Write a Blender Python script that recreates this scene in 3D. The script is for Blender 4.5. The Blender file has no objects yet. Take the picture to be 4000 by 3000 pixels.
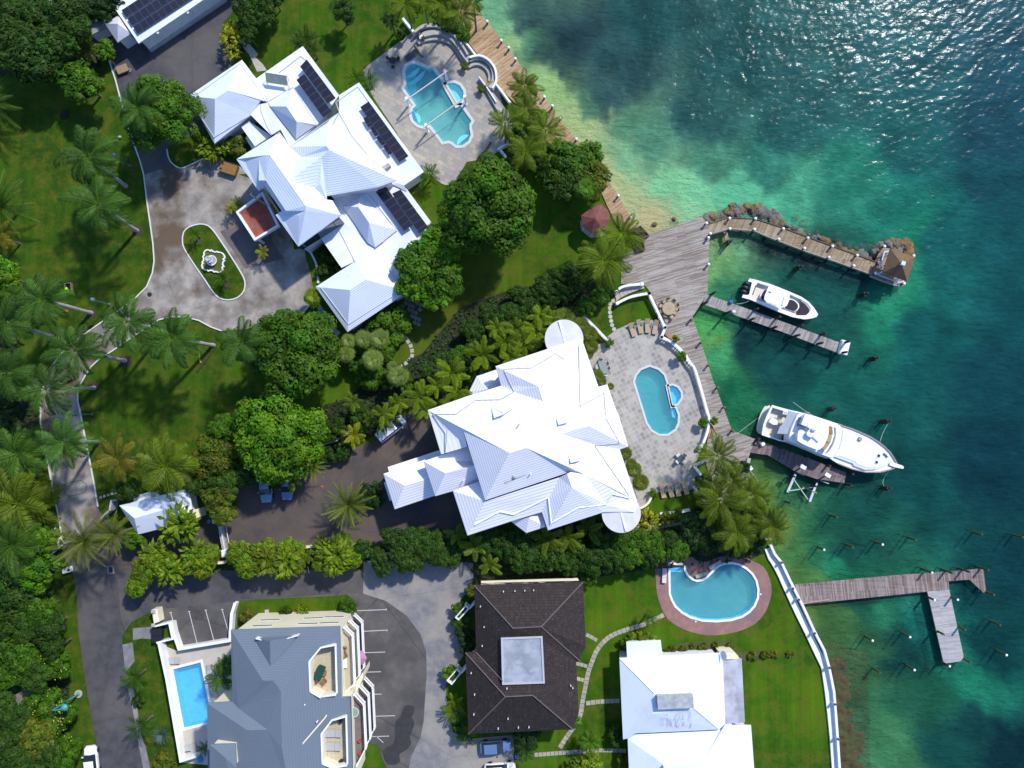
import bpy, bmesh, math, random
from mathutils import Vector, Matrix
from mathutils.geometry import tessellate_polygon
R = math.radians
S = bpy.context.scene
COL = S.collection
# ---------------- camera (aerial, nearly straight down) ----------------
H = 112.0; FPX = 3068.0; TILT = math.atan(130 / FPX)
cam = bpy.data.cameras.new('camera'); cam.sensor_width = 36.0; cam.lens = 36.0 * FPX / 4000.0
cam.clip_start = 1.0; cam.clip_end = 6000.0
co = bpy.data.objects.new('camera', cam); COL.objects.link(co)
co.location = (0, 0, H); co.rotation_euler = (TILT, 0, 0); S.camera = co
# ---------------- sky, sun, exposure ----------------
SUN_EL, SUN_AZ = R(47), R(38)          # azimuth clockwise from +Y
w = bpy.data.worlds.new('World'); S.world = w; w.use_nodes = True
nt = w.node_tree; bg = nt.nodes['Background']
sky = nt.nodes.new('ShaderNodeTexSky'); sky.sky_type = 'NISHITA'; sky.sun_disc = False
sky.air_density = 1.6; sky.ozone_density = 4.0; sky.sun_elevation = SUN_EL; sky.sun_rotation = SUN_AZ
sm = nt.nodes.new('ShaderNodeMix'); sm.data_type = 'RGBA'; sm.blend_type = 'MULTIPLY'; sm.inputs[0].default_value = 1.0; sm.inputs[7].default_value = (0.78, 0.95, 1.3, 1)
nt.links.new(sky.outputs[0], sm.inputs[6]); nt.links.new(sm.outputs[2], bg.inputs[0]); bg.inputs[1].default_value = 0.13
sl = bpy.data.lights.new('sun', 'SUN'); sl.energy = 4.15; sl.angle = R(2.6); sl.color = (1.0, 0.95, 0.87)
so = bpy.data.objects.new('sun', sl); COL.objects.link(so)
sd = Vector((math.sin(SUN_AZ) * math.cos(SUN_EL), math.cos(SUN_AZ) * math.cos(SUN_EL), math.sin(SUN_EL)))
so.rotation_euler = sd.to_track_quat('Z', 'Y').to_euler(); so.location = (60, 60, 90)
S.view_settings.view_transform = 'Standard'; S.view_settings.look = 'None'
S.view_settings.exposure = 0.2; S.view_settings.gamma = 1.0
S.cycles.transparent_max_bounces = 24; S.cycles.max_bounces = 6
rnd = random.Random(7)
# ---------------- photo coordinates -> places on the ground ----------------
CTL, STL = math.cos(TILT), math.sin(TILT)
def ray(px, py):
    x = (px - 2000) / FPX; y = -(py - 1500) / FPX
    return x, y * CTL + STL, y * STL - CTL
def W(px, py, z=0.0):
    dx, dy, dz = ray(px, py); t = (z - H) / dz
    return Vector((dx * t, dy * t, z))
def Fr(x0, y0, s):
    def f(u, v, z=0.0): return W(x0 + u / s, y0 + v / s, z)
    f.s = s; return f
def T(c, r): return Fr(1000 * c, 750 * r, 2.212)
T00, T10, T20, T30 = T(0, 0), T(1, 0), T(2, 0), T(3, 0)
T01, T11, T21, T31 = T(0, 1), T(1, 1), T(2, 1), T(3, 1)
T02, T12, T22, T32 = T(0, 2), T(1, 2), T(2, 2), T(3, 2)
T03, T13, T23, T33 = T(0, 3), T(1, 3), T(2, 3), T(3, 3)
NA = Fr(0, 0, 1.0); OV = Fr(0, 0, 0.553)
K5 = Fr(700, 180, 3.687); K6 = Fr(900, 560, 4.424); G7 = Fr(1640, 1240, 2.458)
def wall_hit(f, u, v, a, b):
    """point seen at (u,v) on the vertical plane through world points a, b"""
    p = f(u, v, 0.0); c = Vector((0, 0, H)); d = p - c
    n = Vector((-(b.y - a.y), b.x - a.x, 0)).normalized()
    t = (a - c).dot(n) / d.dot(n)
    return c + d * t
def P(f, s, z=0.0):
    n = [float(q) for q in s.replace(',', ' ').split()]
    return [f(n[i], n[i + 1], z) for i in range(0, len(n), 2)]
MPP = 0.0365                                     # metres per photo pixel on the ground
# ---------------- mesh helpers ----------------
class MB:
    def __init__(s): s.bm = bmesh.new()
    def face(s, pts):
        vs = [s.bm.verts.new(p) for p in pts]
        try: return s.bm.faces.new(vs)
        except Exception: return None
    def sheet(s, outer, z, holes=()):
        loops = [[Vector((p[0], p[1], 0)) for p in outer]] + [[Vector((p[0], p[1], 0)) for p in h] for h in holes]
        flat = [p for l in loops for p in l]
        vs = [s.bm.verts.new((p.x, p.y, z)) for p in flat]
        for t in tessellate_polygon(loops):
            try:
                f = s.bm.faces.new([vs[i] for i in t])
                f.normal_update()
                if f.normal.z < 0: f.normal_flip()
            except Exception: pass
        return s
    def side(s, loop, z0, z1, closed=True):
        n = len(loop)
        for i in range(n if closed else n - 1):
            a, b = loop[i], loop[(i + 1) % n]
            s.face([(a[0], a[1], z0), (b[0], b[1], z0), (b[0], b[1], z1), (a[0], a[1], z1)])
        return s
    def prism(s, loop, z0, z1, holes=()):
        s.sheet(loop, z1, holes); s.side(loop, z0, z1)
        for h in holes: s.side(h, z0, z1)
        return s
    def box(s, c, size, rz=0.0, taper=1.0):
        x, y, z = size[0] / 2, size[1] / 2, size[2]
        q = []
        for zz, k in ((0, 1), (z, taper)):
            for a, b in ((-x, -y), (x, -y), (x, y), (-x, y)):
                a, b = a * k, b * k
                q.append(s.bm.verts.new((c[0] + a * math.cos(rz) - b * math.sin(rz), c[1] + a * math.sin(rz) + b * math.cos(rz), c[2] + zz)))
        for f in ((3, 2, 1, 0), (4, 5, 6, 7), (0, 1, 5, 4), (1, 2, 6, 5), (2, 3, 7, 6), (3, 0, 4, 7)):
            s.bm.faces.new([q[i] for i in f])
        return s
    def lathe(s, c, prof, n=16, sx=1.0, sy=1.0, rz=0.0):
        rings = []
        for r, z in prof:
            ring = []
            for i in range(n):
                a = 2 * math.pi * i / n
                x, y = r * sx * math.cos(a), r * sy * math.sin(a)
                ring.append(s.bm.verts.new((c[0] + x * math.cos(rz) - y * math.sin(rz), c[1] + x * math.sin(rz) + y * math.cos(rz), c[2] + z)))
            rings.append(ring)
        for a, b in zip(rings, rings[1:]):
            for i in range(n):
                s.bm.faces.new((a[i], a[(i + 1) % n], b[(i + 1) % n], b[i]))
        s.bm.faces.new(rings[-1]); s.bm.faces.new(rings[0][::-1])
        return s
    def cyl(s, c, r, h, n=10, r2=None): return s.lathe(c, [(r, 0), (r if r2 is None else r2, h)], n)
    def ball(s, c, rx, ry, rz, n=10):
        pr = [(max(0.02, math.sin(math.pi * i / 6)), -math.cos(math.pi * i / 6) * rz) for i in range(7)]
        return s.lathe(c, pr, n, rx, ry)
    def tube(s, path, r, n=6):
        path = [Vector(p) for p in path]; rings = []
        for i, p in enumerate(path):
            d = (path[min(i + 1, len(path) - 1)] - path[max(i - 1, 0)]).normalized()
            up = Vector((0, 0, 1)) if abs(d.z) < 0.95 else Vector((1, 0, 0))
            a = d.cross(up).normalized(); b = d.cross(a)
            rr = r[i] if isinstance(r, (list, tuple)) else r
            rings.append([s.bm.verts.new(p + (a * math.cos(2 * math.pi * k / n) + b * math.sin(2 * math.pi * k / n)) * rr) for k in range(n)])
        for a, b in zip(rings, rings[1:]):
            for i in range(n): s.bm.faces.new((a[i], a[(i + 1) % n], b[(i + 1) % n], b[i]))
        s.bm.faces.new(rings[0][::-1]); s.bm.faces.new(rings[-1])
        return s
    def wall(s, path, wd, z0, z1, closed=False):
        n = len(path); L, Rr = [], []
        for i in range(n):
            if closed: a, b = path[i - 1], path[(i + 1) % n]
            else: a, b = path[max(i - 1, 0)], path[min(i + 1, n - 1)]
            p = path[i]
            d1 = Vector((p[0] - a[0], p[1] - a[1])); d2 = Vector((b[0] - p[0], b[1] - p[1]))
            if d1.length < 1e-6: d1 = d2
            if d2.length < 1e-6: d2 = d1
            d1.normalize(); d2.normalize()
            nn = Vector((-(d1.y + d2.y), d1.x + d2.x)); nn.normalize()
            k = 1 / max(0.5, nn.dot(Vector((-d1.y, d1.x))))
            L.append((p[0] + nn.x * wd / 2 * k, p[1] + nn.y * wd / 2 * k)); Rr.append((p[0] - nn.x * wd / 2 * k, p[1] - nn.y * wd / 2 * k))
        for i in range(n if closed else n - 1):
            j = (i + 1) % n
            s.face([(*L[i], z1), (*Rr[i], z1), (*Rr[j], z1), (*L[j], z1)])
            s.face([(*L[i], z0), (*L[j], z0), (*L[j], z1), (*L[i], z1)])
            s.face([(*Rr[i], z0), (*Rr[i], z1), (*Rr[j], z1), (*Rr[j], z0)])
        if not closed:
            for i in (0, n - 1): s.face([(*L[i], z0), (*Rr[i], z0), (*Rr[i], z1), (*L[i], z1)])
        return s
    def build(s, name, m, parent=None, smooth=False, bevel=0.0, weld=True):
        bm = s.bm
        if weld: bmesh.ops.remove_doubles(bm, verts=bm.verts, dist=0.0005)
        if bevel:
            bmesh.ops.bevel(bm, geom=[e for e in bm.edges if len(e.link_faces) == 2 and e.calc_face_angle(0) > 0.6], offset=bevel, segments=2, affect='EDGES', clamp_overlap=True)
        bmesh.ops.recalc_face_normals(bm, faces=bm.faces) if weld else None
        me = bpy.data.meshes.new(name)
        if parent is not None:
            bm.transform(Matrix.Translation(-Vector(parent.location)) if parent.type == 'EMPTY' else Matrix.Translation(-base_of(parent)))
        bm.to_mesh(me); bm.free()
        if smooth:
            for p in me.polygons: p.use_smooth = True
        me.materials.append(m)
        o = bpy.data.objects.new(name, me); COL.objects.link(o)
        if parent is not None: o.parent = parent
        return o
def base_of(o):
    v = Vector((0, 0, 0))
    while o is not None: v += Vector(o.location); o = o.parent
    return v
def tag(o, label, cat, group=None):
    o['label'] = label; o['category'] = cat
    if group: o['group'] = group
    return o
def thing(name, label, cat, loc=(0, 0, 0), group=None):
    o = bpy.data.objects.new(name, None); COL.objects.link(o); o.location = (loc[0], loc[1], loc[2])
    o.empty_display_size = 0.5
    return tag(o, label, cat, group)
def struct(o, kind='structure'): o['kind'] = kind; return o
def dup(root, loc, rz=0.0, label=None, group=None, sc=None):
    r = root.copy(); COL.objects.link(r); r.location = loc; r.rotation_euler = (0, 0, rz)
    if label: r['label'] = label
    if group: r['group'] = group
    if sc: r.scale = sc
    for ch in list(root.children):
        c = ch.copy(); COL.objects.link(c); c.parent = r
        for g in ch.children:
            d = g.copy(); COL.objects.link(d); d.parent = c
    return r
def inset(loop, d):
    n = len(loop); A = sum(loop[i][0] * loop[(i + 1) % n][1] - loop[(i + 1) % n][0] * loop[i][1] for i in range(n))
    sg = 1 if A > 0 else -1; out = []
    for i in range(n):
        p = loop[i]; a = loop[i - 1]; b = loop[(i + 1) % n]
        d1 = Vector((p[0] - a[0], p[1] - a[1])); d2 = Vector((b[0] - p[0], b[1] - p[1])); d1.normalize(); d2.normalize()
        nn = Vector((-(d1.y + d2.y), d1.x + d2.x))
        if nn.length < 1e-6: nn = Vector((-d1.y, d1.x))
        nn.normalize(); k = 1 / max(0.4, nn.dot(Vector((-d1.y, d1.x))))
        out.append(Vector((p[0] + nn.x * d * k * sg, p[1] + nn.y * d * k * sg, 0)))
    return out
def smooth(loop, k=3, closed=True):
    """Catmull-Rom resampling"""
    n = len(loop); out = []
    for i in range(n if closed else n - 1):
        g = lambda j: Vector(loop[j % n] if closed else loop[min(max(j, 0), n - 1)])
        p0, p1, p2, p3 = g(i - 1), g(i), g(i + 1), g(i + 2)
        for q in range(k):
            t = q / k
            out.append(0.5 * ((2 * p1) + (p2 - p0) * t + (2 * p0 - 5 * p1 + 4 * p2 - p3) * t * t + (3 * p1 - p0 - 3 * p2 + p3) * t ** 3))
    if not closed: out.append(Vector(loop[-1]))
    return out
def circle(c, r, n=32, a0=0, a1=2 * math.pi):
    m = n if abs(a1 - a0 - 2 * math.pi) < 1e-6 else n + 1
    return [Vector((c[0] + r * math.cos(a0 + (a1 - a0) * i / n), c[1] + r * math.sin(a0 + (a1 - a0) * i / n), 0)) for i in range(m)]
ORD = ['first', 'second', 'third', 'fourth', 'fifth', 'sixth', 'seventh', 'eighth', 'ninth', 'tenth', 'eleventh', 'twelfth', 'thirteenth', 'fourteenth', 'fifteenth', 'sixteenth', 'seventeenth', 'eighteenth', 'nineteenth', 'twentieth', 'twenty-first', 'twenty-second', 'twenty-third', 'twenty-fourth', 'twenty-fifth', 'twenty-sixth', 'twenty-seventh', 'twenty-eighth', 'twenty-ninth', 'thirtieth']
# ---------------- materials ----------------
def lin(r, g, b):
    f = lambda c: c / 12.92 if c <= 0.04045 else ((c + 0.055) / 1.055) ** 2.4
    return (f(r / 255), f(g / 255), f(b / 255), 1)
def nodes(name):
    m = bpy.data.materials.new(name); m.use_nodes = True; t = m.node_tree
    return m, t, t.nodes['Principled BSDF']
def N(t, kind, **kw):
    n = t.nodes.new(kind)
    for k, v in kw.items():
        if k.startswith('i_'):
            n.inputs[k[2:].replace('_', ' ')].default_value = v
        else: setattr(n, k, v)
    return n
def coords(t, world=True, rot=0.0, sc=(1, 1, 1)):
    if world: src = N(t, 'ShaderNodeNewGeometry').outputs['Position']
    else: src = N(t, 'ShaderNodeTexCoord').outputs['Object']
    mp = N(t, 'ShaderNodeMapping'); mp.inputs['Rotation'].default_value = (0, 0, rot); mp.inputs['Scale'].default_value = sc
    t.links.new(src, mp.inputs['Vector']); return mp.outputs[0]
def ramp(t, src, stops):
    r = N(t, 'ShaderNodeValToRGB'); e = r.color_ramp.elements
    e[0].position, e[0].color = stops[0]; e[1].position, e[1].color = stops[-1]
    for p, c in stops[1:-1]:
        q = e.new(p); q.color = c
    t.links.new(src, r.inputs[0]); return r.outputs[0]
def mixc(t, fac, a, b, mode='MIX'):
    m = N(t, 'ShaderNodeMix', data_type='RGBA', blend_type=mode)
    for i, v in ((0, fac), (6, a), (7, b)):
        if hasattr(v, 'links'): t.links.new(v, m.inputs[i])
        else: m.inputs[i].default_value = v if i == 0 or len(v) == 4 else (*v, 1)
    return m.outputs[2]
def c4(c): return c if len(c) == 4 else (*c, 1)
def noise(t, vec, scale, detail=4, rough=0.55):
    n = N(t, 'ShaderNodeTexNoise', i_Scale=scale, i_Detail=detail, i_Roughness=rough); t.links.new(vec, n.inputs['Vector']); return n.outputs[0]
def bump(t, src, bs, strength=0.3, dist=0.05):
    b = N(t, 'ShaderNodeBump', i_Strength=strength, i_Distance=dist); t.links.new(src, b.inputs['Height']); t.links.new(b.outputs[0], bs.inputs['Normal']); return b
def mat(name, c1, c2=None, scale=3.0, rough=0.7, metal=0.0, bmp=0.0, c3=None, big=0.25, world=False, spec=0.3, detail=5, crack=0):
    m, t, b = nodes(name); v = coords(t, world)
    c2 = c2 or tuple(q * 0.8 for q in c1[:3]); n = noise(t, v, scale, detail)
    col = ramp(t, n, [(0.35, c4(c1)), (0.65, c4(c2))])
    if c3:
        n2 = noise(t, v, big, 4, 0.6); f = ramp(t, n2, [(0.45, (0, 0, 0, 1)), (0.62, (1, 1, 1, 1))]); col = mixc(t, f, col, c4(c3))
    if crack:
        wv_ = N(t, 'ShaderNodeMix', data_type='RGBA'); wv_.inputs[0].default_value = 0.3; nn = N(t, 'ShaderNodeTexNoise', i_Scale=0.5, i_Detail=6.0); t.links.new(v, nn.inputs['Vector']); t.links.new(v, wv_.inputs[6]); t.links.new(nn.outputs[1], wv_.inputs[7])
        vo = N(t, 'ShaderNodeTexVoronoi', feature='DISTANCE_TO_EDGE', i_Scale=0.09); t.links.new(wv_.outputs[2], vo.inputs['Vector'])
        cf = ramp(t, vo.outputs[0], [(0.0, (crack, crack, crack, 1)), (0.007, (0, 0, 0, 1))]); col = mixc(t, cf, col, (0.03, 0.028, 0.026, 1))
        n4 = noise(t, v, 9.0, 3); col = mixc(t, 0.3, col, mixc(t, n4, (0.1, 0.1, 0.1, 1), (0.9, 0.9, 0.9, 1)), 'OVERLAY')
    t.links.new(col, b.inputs['Base Color'])
    b.inputs['Roughness'].default_value = rough; b.inputs['Metallic'].default_value = metal; b.inputs['Specular IOR Level'].default_value = spec
    if bmp: bump(t, n, b, bmp)
    return m
def planks(name, ang, cols, bw=0.14, bl=3.2, rough=0.8):
    """boards running along direction ang"""
    m, t, b = nodes(name); v = coords(t, True, -ang)
    br = N(t, 'ShaderNodeTexBrick', offset=0.37, squash=1.0); br.inputs['Scale'].default_value = 1.0
    br.inputs['Brick Width'].default_value = bl; br.inputs['Row Height'].default_value = bw; br.inputs['Mortar Size'].default_value = 0.008
    br.inputs['Color1'].default_value = (0, 0, 0, 1); br.inputs['Color2'].default_value = (1, 1, 1, 1); br.inputs['Mortar'].default_value = (0.5, 0.5, 0.5, 1)
    br.inputs['Bias'].default_value = 0.0
    t.links.new(v, br.inputs['Vector'])
    v2 = coords(t, True, -ang, (0.25, 5.0, 1)); n1 = noise(t, v2, 1.0, 5)
    v3 = coords(t, True); n2 = noise(t, v3, 0.22, 3)
    f = N(t, 'ShaderNodeMath', operation='MULTIPLY'); f.inputs[1].default_value = 0.45; t.links.new(br.outputs[0], f.inputs[0])
    g = N(t, 'ShaderNodeMath', operation='ADD'); t.links.new(f.outputs[0], g.inputs[0])
    g2 = N(t, 'ShaderNodeMath', operation='MULTIPLY'); g2.inputs[1].default_value = 0.75; t.links.new(n1, g2.inputs[0]); t.links.new(g2.outputs[0], g.inputs[1])
    c = ramp(t, g.outputs[0], [(0.2, c4(cols[0])), (0.5, c4(cols[1])), (0.8, c4(cols[2]))])
    c = mixc(t, ramp(t, n2, [(0.42, (0, 0, 0, 1)), (0.6, (1, 1, 1, 1))]), c, c4(cols[3]), 'MULTIPLY')
    c = mixc(t, br.outputs[1], c, (0.02, 0.017, 0.014, 1))
    t.links.new(c, b.inputs['Base Color']); b.inputs['Roughness'].default_value = rough
    bump(t, br.outputs[1], b, -0.5, 0.03)
    return m
def stepped(name, c1, stain, dz, line=0.55, strength=0.8, stainamt=0.25):
    """white-washed roof laid in level courses: the shade of each step is painted as a darker line"""
    m, t, b = nodes(name); g = N(t, 'ShaderNodeNewGeometry'); sx = N(t, 'ShaderNodeSeparateXYZ'); t.links.new(g.outputs['Position'], sx.inputs[0])
    d = N(t, 'ShaderNodeMath', operation='DIVIDE'); d.inputs[1].default_value = dz; t.links.new(sx.outputs[2], d.inputs[0])
    fr = N(t, 'ShaderNodeMath', operation='FRACT'); t.links.new(d.outputs[0], fr.inputs[0])
    r = ramp(t, fr.outputs[0], [(0.0, (0, 0, 0, 1)), (0.16, (0, 0, 0, 1)), (0.34, (1, 1, 1, 1)), (1.0, (1, 1, 1, 1))])
    v = coords(t, True); n = noise(t, v, 0.35, 5, 0.6); n2 = noise(t, v, 2.5, 5, 0.7)
    f = ramp(t, n, [(0.45, (0, 0, 0, 1)), (0.75, (stainamt, stainamt, stainamt, 1))])
    c = mixc(t, f, c4(c1), c4(stain)); c = mixc(t, ramp(t, n2, [(0.5, (0, 0, 0, 1)), (0.8, (0.3 * stainamt,) * 3 + (1,))]), c, (0.3, 0.28, 0.26, 1))
    lf = N(t, 'ShaderNodeMath', operation='SUBTRACT'); lf.inputs[0].default_value = 1.0; t.links.new(r, lf.inputs[1])
    nz = N(t, 'ShaderNodeSeparateXYZ'); t.links.new(g.outputs['True Normal'], nz.inputs[0])
    fl = ramp(t, nz.outputs[2], [(0.9, (1, 1, 1, 1)), (0.995, (0, 0, 0, 1))])
    l2 = N(t, 'ShaderNodeMath', operation='MULTIPLY'); t.links.new(lf.outputs[0], l2.inputs[0]); t.links.new(fl, l2.inputs[1])
    l3 = N(t, 'ShaderNodeMath', operation='MULTIPLY'); l3.inputs[1].default_value = 1 - line; t.links.new(l2.outputs[0], l3.inputs[0])
    c = mixc(t, l3.outputs[0], c, (0.46, 0.46, 0.5, 1))  # grey line in the colour imitates the shade at each course step
    t.links.new(c, b.inputs['Base Color']); b.inputs['Roughness'].default_value = 0.8; b.inputs['Specular IOR Level'].default_value = 0.15
    bp = bump(t, n2, b, 0.12, 0.03)
    return m
def tiles(name, ang, cols, w_, h_, mortar, msz=0.015, off=0.0, world=True, rough=0.8, dirt=None, bmpv=0.3):
    m, t, b = nodes(name); v = coords(t, world, -ang)
    br = N(t, 'ShaderNodeTexBrick', offset=off, squash=1.0); br.inputs['Scale'].default_value = 1.0
    br.inputs['Brick Width'].default_value = w_; br.inputs['Row Height'].default_value = h_; br.inputs['Mortar Size'].default_value = msz
    br.inputs['Color1'].default_value = (0, 0, 0, 1); br.inputs['Color2'].default_value = (1, 1, 1, 1); br.inputs['Mortar'].default_value = (0.5, 0.5, 0.5, 1)
    t.links.new(v, br.inputs['Vector'])
    k = len(cols); c = ramp(t, br.outputs[0], [(i / (k - 1), c4(q)) for i, q in enumerate(cols)])
    v2 = coords(t, world); n = noise(t, v2, 0.5, 5, 0.65)
    if dirt: c = mixc(t, ramp(t, n, [(0.45, (0, 0, 0, 1)), (0.7, (0.85, 0.85, 0.85, 1))]), c, c4(dirt))
    n3 = noise(t, v2, 6.0, 4); c = mixc(t, 0.25, c, mixc(t, n3, (0, 0, 0, 1), (1, 1, 1, 1)), 'OVERLAY')
    c = mixc(t, br.outputs[1], c, c4(mortar))
    t.links.new(c, b.inputs['Base Color']); b.inputs['Roughness'].default_value = rough; b.inputs['Specular IOR Level'].default_value = 0.25
    if bmpv: bump(t, br.outputs[1], b, -bmpv, 0.03)
    return m
def plain(name, c, rough=0.5, metal=0.0, spec=0.4):
    return mat(name, c, tuple(q * 0.9 for q in c[:3]), 4.0, rough, metal, spec=spec)
M = {}
M['grass'] = None
def grass_mat():
    m, t, b = nodes('grass'); v = coords(t)
    n1 = noise(t, v, 0.09, 8, 0.68); n2 = noise(t, v, 0.45, 8, 0.78); n3 = noise(t, v, 9.0, 4, 0.7)
    c = ramp(t, n1, [(0.36, (0.018, 0.052, 0.003, 1)), (0.5, (0.036, 0.1, 0.003, 1)), (0.62, (0.06, 0.13, 0.003, 1))])
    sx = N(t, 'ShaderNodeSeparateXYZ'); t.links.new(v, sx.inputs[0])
    lf_ = ramp(t, N_scale(t, sx.outputs[0], -1 / 60), [(0.2, (0, 0, 0, 1)), (0.75, (0.55, 0.55, 0.55, 1))]); c = mixc(t, lf_, c, (0.02, 0.045, 0.004, 1))  # more olive grass to the left, with lens vignetting painted into its colour
    n5 = noise(t, coords(t, True, R(4), (0.9, 0.035, 1)), 1.0, 3); c = mixc(t, 0.35, c, mixc(t, ramp(t, n5, [(0.35, (0, 0, 0, 1)), (0.65, (1, 1, 1, 1))]), (0.25, 0.25, 0.25, 1), (0.75, 0.75, 0.75, 1)), 'OVERLAY')
    n6 = noise(t, v, 0.2, 9, 0.75); c = mixc(t, ramp(t, n6, [(0.5, (0, 0, 0, 1)), (0.66, (0.45, 0.45, 0.45, 1))]), c, (0.02, 0.06, 0.004, 1))
    c = mixc(t, ramp(t, n2, [(0.46, (0, 0, 0, 1)), (0.64, (0.9, 0.9, 0.9, 1))]), c, (0.09, 0.10, 0.010, 1))
    sx = N(t, 'ShaderNodeSeparateXYZ'); t.links.new(v, sx.inputs[0])
    # drier, browner lawn between the two big houses
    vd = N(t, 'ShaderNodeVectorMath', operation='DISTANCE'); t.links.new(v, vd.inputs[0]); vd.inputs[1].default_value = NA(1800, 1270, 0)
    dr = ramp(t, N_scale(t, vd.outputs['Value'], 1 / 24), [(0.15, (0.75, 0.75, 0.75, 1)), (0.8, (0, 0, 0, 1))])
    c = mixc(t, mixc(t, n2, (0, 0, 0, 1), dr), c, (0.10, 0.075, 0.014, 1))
    c = mixc(t, 0.5, c, mixc(t, n3, (0.1, 0.1, 0.1, 1), (0.9, 0.9, 0.9, 1)), 'OVERLAY')
    t.links.new(c, b.inputs['Base Color']); b.inputs['Roughness'].default_value = 0.9; b.inputs['Specular IOR Level'].default_value = 0.1
    bump(t, n3, b, 0.6, 0.08); return m
def N_scale(t, s, k):
    q = N(t, 'ShaderNodeMath', operation='MULTIPLY'); q.inputs[1].default_value = k; t.links.new(s, q.inputs[0]); return q.outputs[0]
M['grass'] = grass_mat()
M['asphalt'] = mat('asphalt', (0.072, 0.07, 0.074), (0.048, 0.047, 0.052), 0.8, 0.9, bmp=0.15, c3=(0.095, 0.088, 0.085), big=0.12, world=True, crack=.2, detail=9)
M['asphalt_old'] = mat('old_asphalt', (0.115, 0.105, 0.095), (0.08, 0.076, 0.074), 0.7, 0.9, bmp=0.15, c3=(0.065, 0.06, 0.06), big=0.16, world=True, crack=.6, detail=9)
M['drive_warm'] = mat('warm_drive', (0.085, 0.068, 0.06), (0.06, 0.052, 0.05), 0.6, 0.9, bmp=0.15, c3=(0.105, 0.08, 0.066), big=0.13, world=True, crack=.18, detail=9)
M['concrete'] = mat('concrete', (0.22, 0.21, 0.205), (0.145, 0.145, 0.155), 0.9, 0.9, bmp=0.1, c3=(0.28, 0.255, 0.22), big=0.12, world=True, crack=.2, detail=9)
M['forecourt'] = mat('stained_concrete', (0.36, 0.325, 0.28), (0.18, 0.165, 0.15), 0.4, 0.9, bmp=0.1, c3=(0.11, 0.078, 0.052), big=0.17, world=True, detail=12, crack=.22)
M['kerb'] = plain('white_kerb', (0.62, 0.62, 0.6), 0.8)
M['white'] = mat('white_paint', (0.78, 0.78, 0.78), (0.7, 0.7, 0.7), 0.6, 0.55)
M['cream'] = mat('cream_paint', (0.74, 0.68, 0.5), (0.68, 0.62, 0.46), 0.6, 0.7)
M['roof_b'] = stepped('white_stepped_roof', (0.70, 0.76, 0.86), (0.56, 0.6, 0.68), 0.15, 0.05, 0.8, 0.35)
M['roof_c'] = stepped('pale_stepped_roof', (0.82, 0.8, 0.84), (0.66, 0.62, 0.6), 0.2, 0.25, 0.8, 0.35)
M['roof_flat'] = mat('white_roof_coating', (0.76, 0.78, 0.82), (0.68, 0.7, 0.75), 0.5, 0.7, c3=(0.62, 0.65, 0.7), big=0.2)
M['wallwhite'] = mat('white_render', (0.72, 0.72, 0.72), (0.64, 0.64, 0.65), 0.8, 0.8)
M['gutter'] = plain('roof_gutter', (0.5, 0.5, 0.52), 0.7)
M['darkmetal'] = plain('dark_metal', (0.03, 0.03, 0.035), 0.4, 0.3)
M['glass'] = plain('dark_glass', (0.02, 0.03, 0.04), 0.08, 0.0, 0.6)
M['black'] = plain('black_plastic', (0.015, 0.014, 0.018), 0.5)
M['grey'] = plain('grey_paint', (0.3, 0.31, 0.32), 0.6)
M['wood'] = mat('weathered_wood', (0.16, 0.11, 0.07), (0.09, 0.065, 0.045), 5, 0.8, bmp=0.3)
M['pile'] = mat('piling_wood', (0.05, 0.042, 0.034), (0.025, 0.022, 0.02), 5, 0.85, bmp=0.3)
M['pile_g'] = mat('mossy_piling_wood', (0.09, 0.10, 0.035), (0.05, 0.045, 0.02), 4, 0.85, bmp=0.3)
M['tan'] = mat('tan_fabric', (0.42, 0.31, 0.2), (0.36, 0.27, 0.18), 5, 0.85)
M['lgrey'] = mat('grey_fabric', (0.38, 0.39, 0.38), (0.33, 0.34, 0.33), 5, 0.8)
M['rope'] = plain('rope', (0.4, 0.5, 0.42), 0.8)
M['stone'] = mat('pale_stone', (0.42, 0.39, 0.33), (0.33, 0.31, 0.27), 3, 0.85, bmp=0.2)
M['stonewall'] = mat('stone_wall', (0.4, 0.39, 0.36), (0.3, 0.3, 0.29), 1.5, 0.85)
M['lampblue'] = plain('lamp_paint', (0.07, 0.15, 0.18), 0.5)
M['red'] = plain('red_paint', (0.4, 0.02, 0.02), 0.5)
M['earth'] = mat('bare_earth', (0.07, 0.045, 0.03), (0.045, 0.03, 0.022), 3, 0.95)
M['mulch'] = mat('dark_mulch', (0.03, 0.032, 0.014), (0.018, 0.02, 0.01), 1.5, 0.95, world=True)
# ======================= GROUND, SEA, PAVING, POOLS =======================
Q1 = Fr(1340, 40, 3.16); Q2 = Fr(2380, 1080, 4.424); Q3 = Fr(2540, 1600, 4.424); Q4 = Fr(2540, 2140, 4.424)
HOLES = []
def inside(p, poly):
    r = False; n = len(poly)
    for i in range(n):
        a, b = poly[i], poly[i - 1]
        if (a[1] > p[1]) != (b[1] > p[1]) and p[0] < (b[0] - a[0]) * (p[1] - a[1]) / (b[1] - a[1]) + a[0]: r = not r
    return r
pool_main = P(Q1, '770 805 765 740 790 690 840 662 900 660 950 680 1000 703 1045 722 1105 715 1250 920 1395 1170 1450 1180 1585 1370 1560 1410 1560 1470 1575 1540 1545 1615 1480 1665 1400 1670 1350 1625 1300 1610 1235 1625 1075 1412 1000 1435 930 1415 870 1360 845 1290 860 1220 905 1180 755 965 785 920 770 850')
pool_spa = P(Q1, '1262 925 1310 905 1370 897 1440 930 1485 1000 1485 1080 1450 1140 1402 1168')
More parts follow.
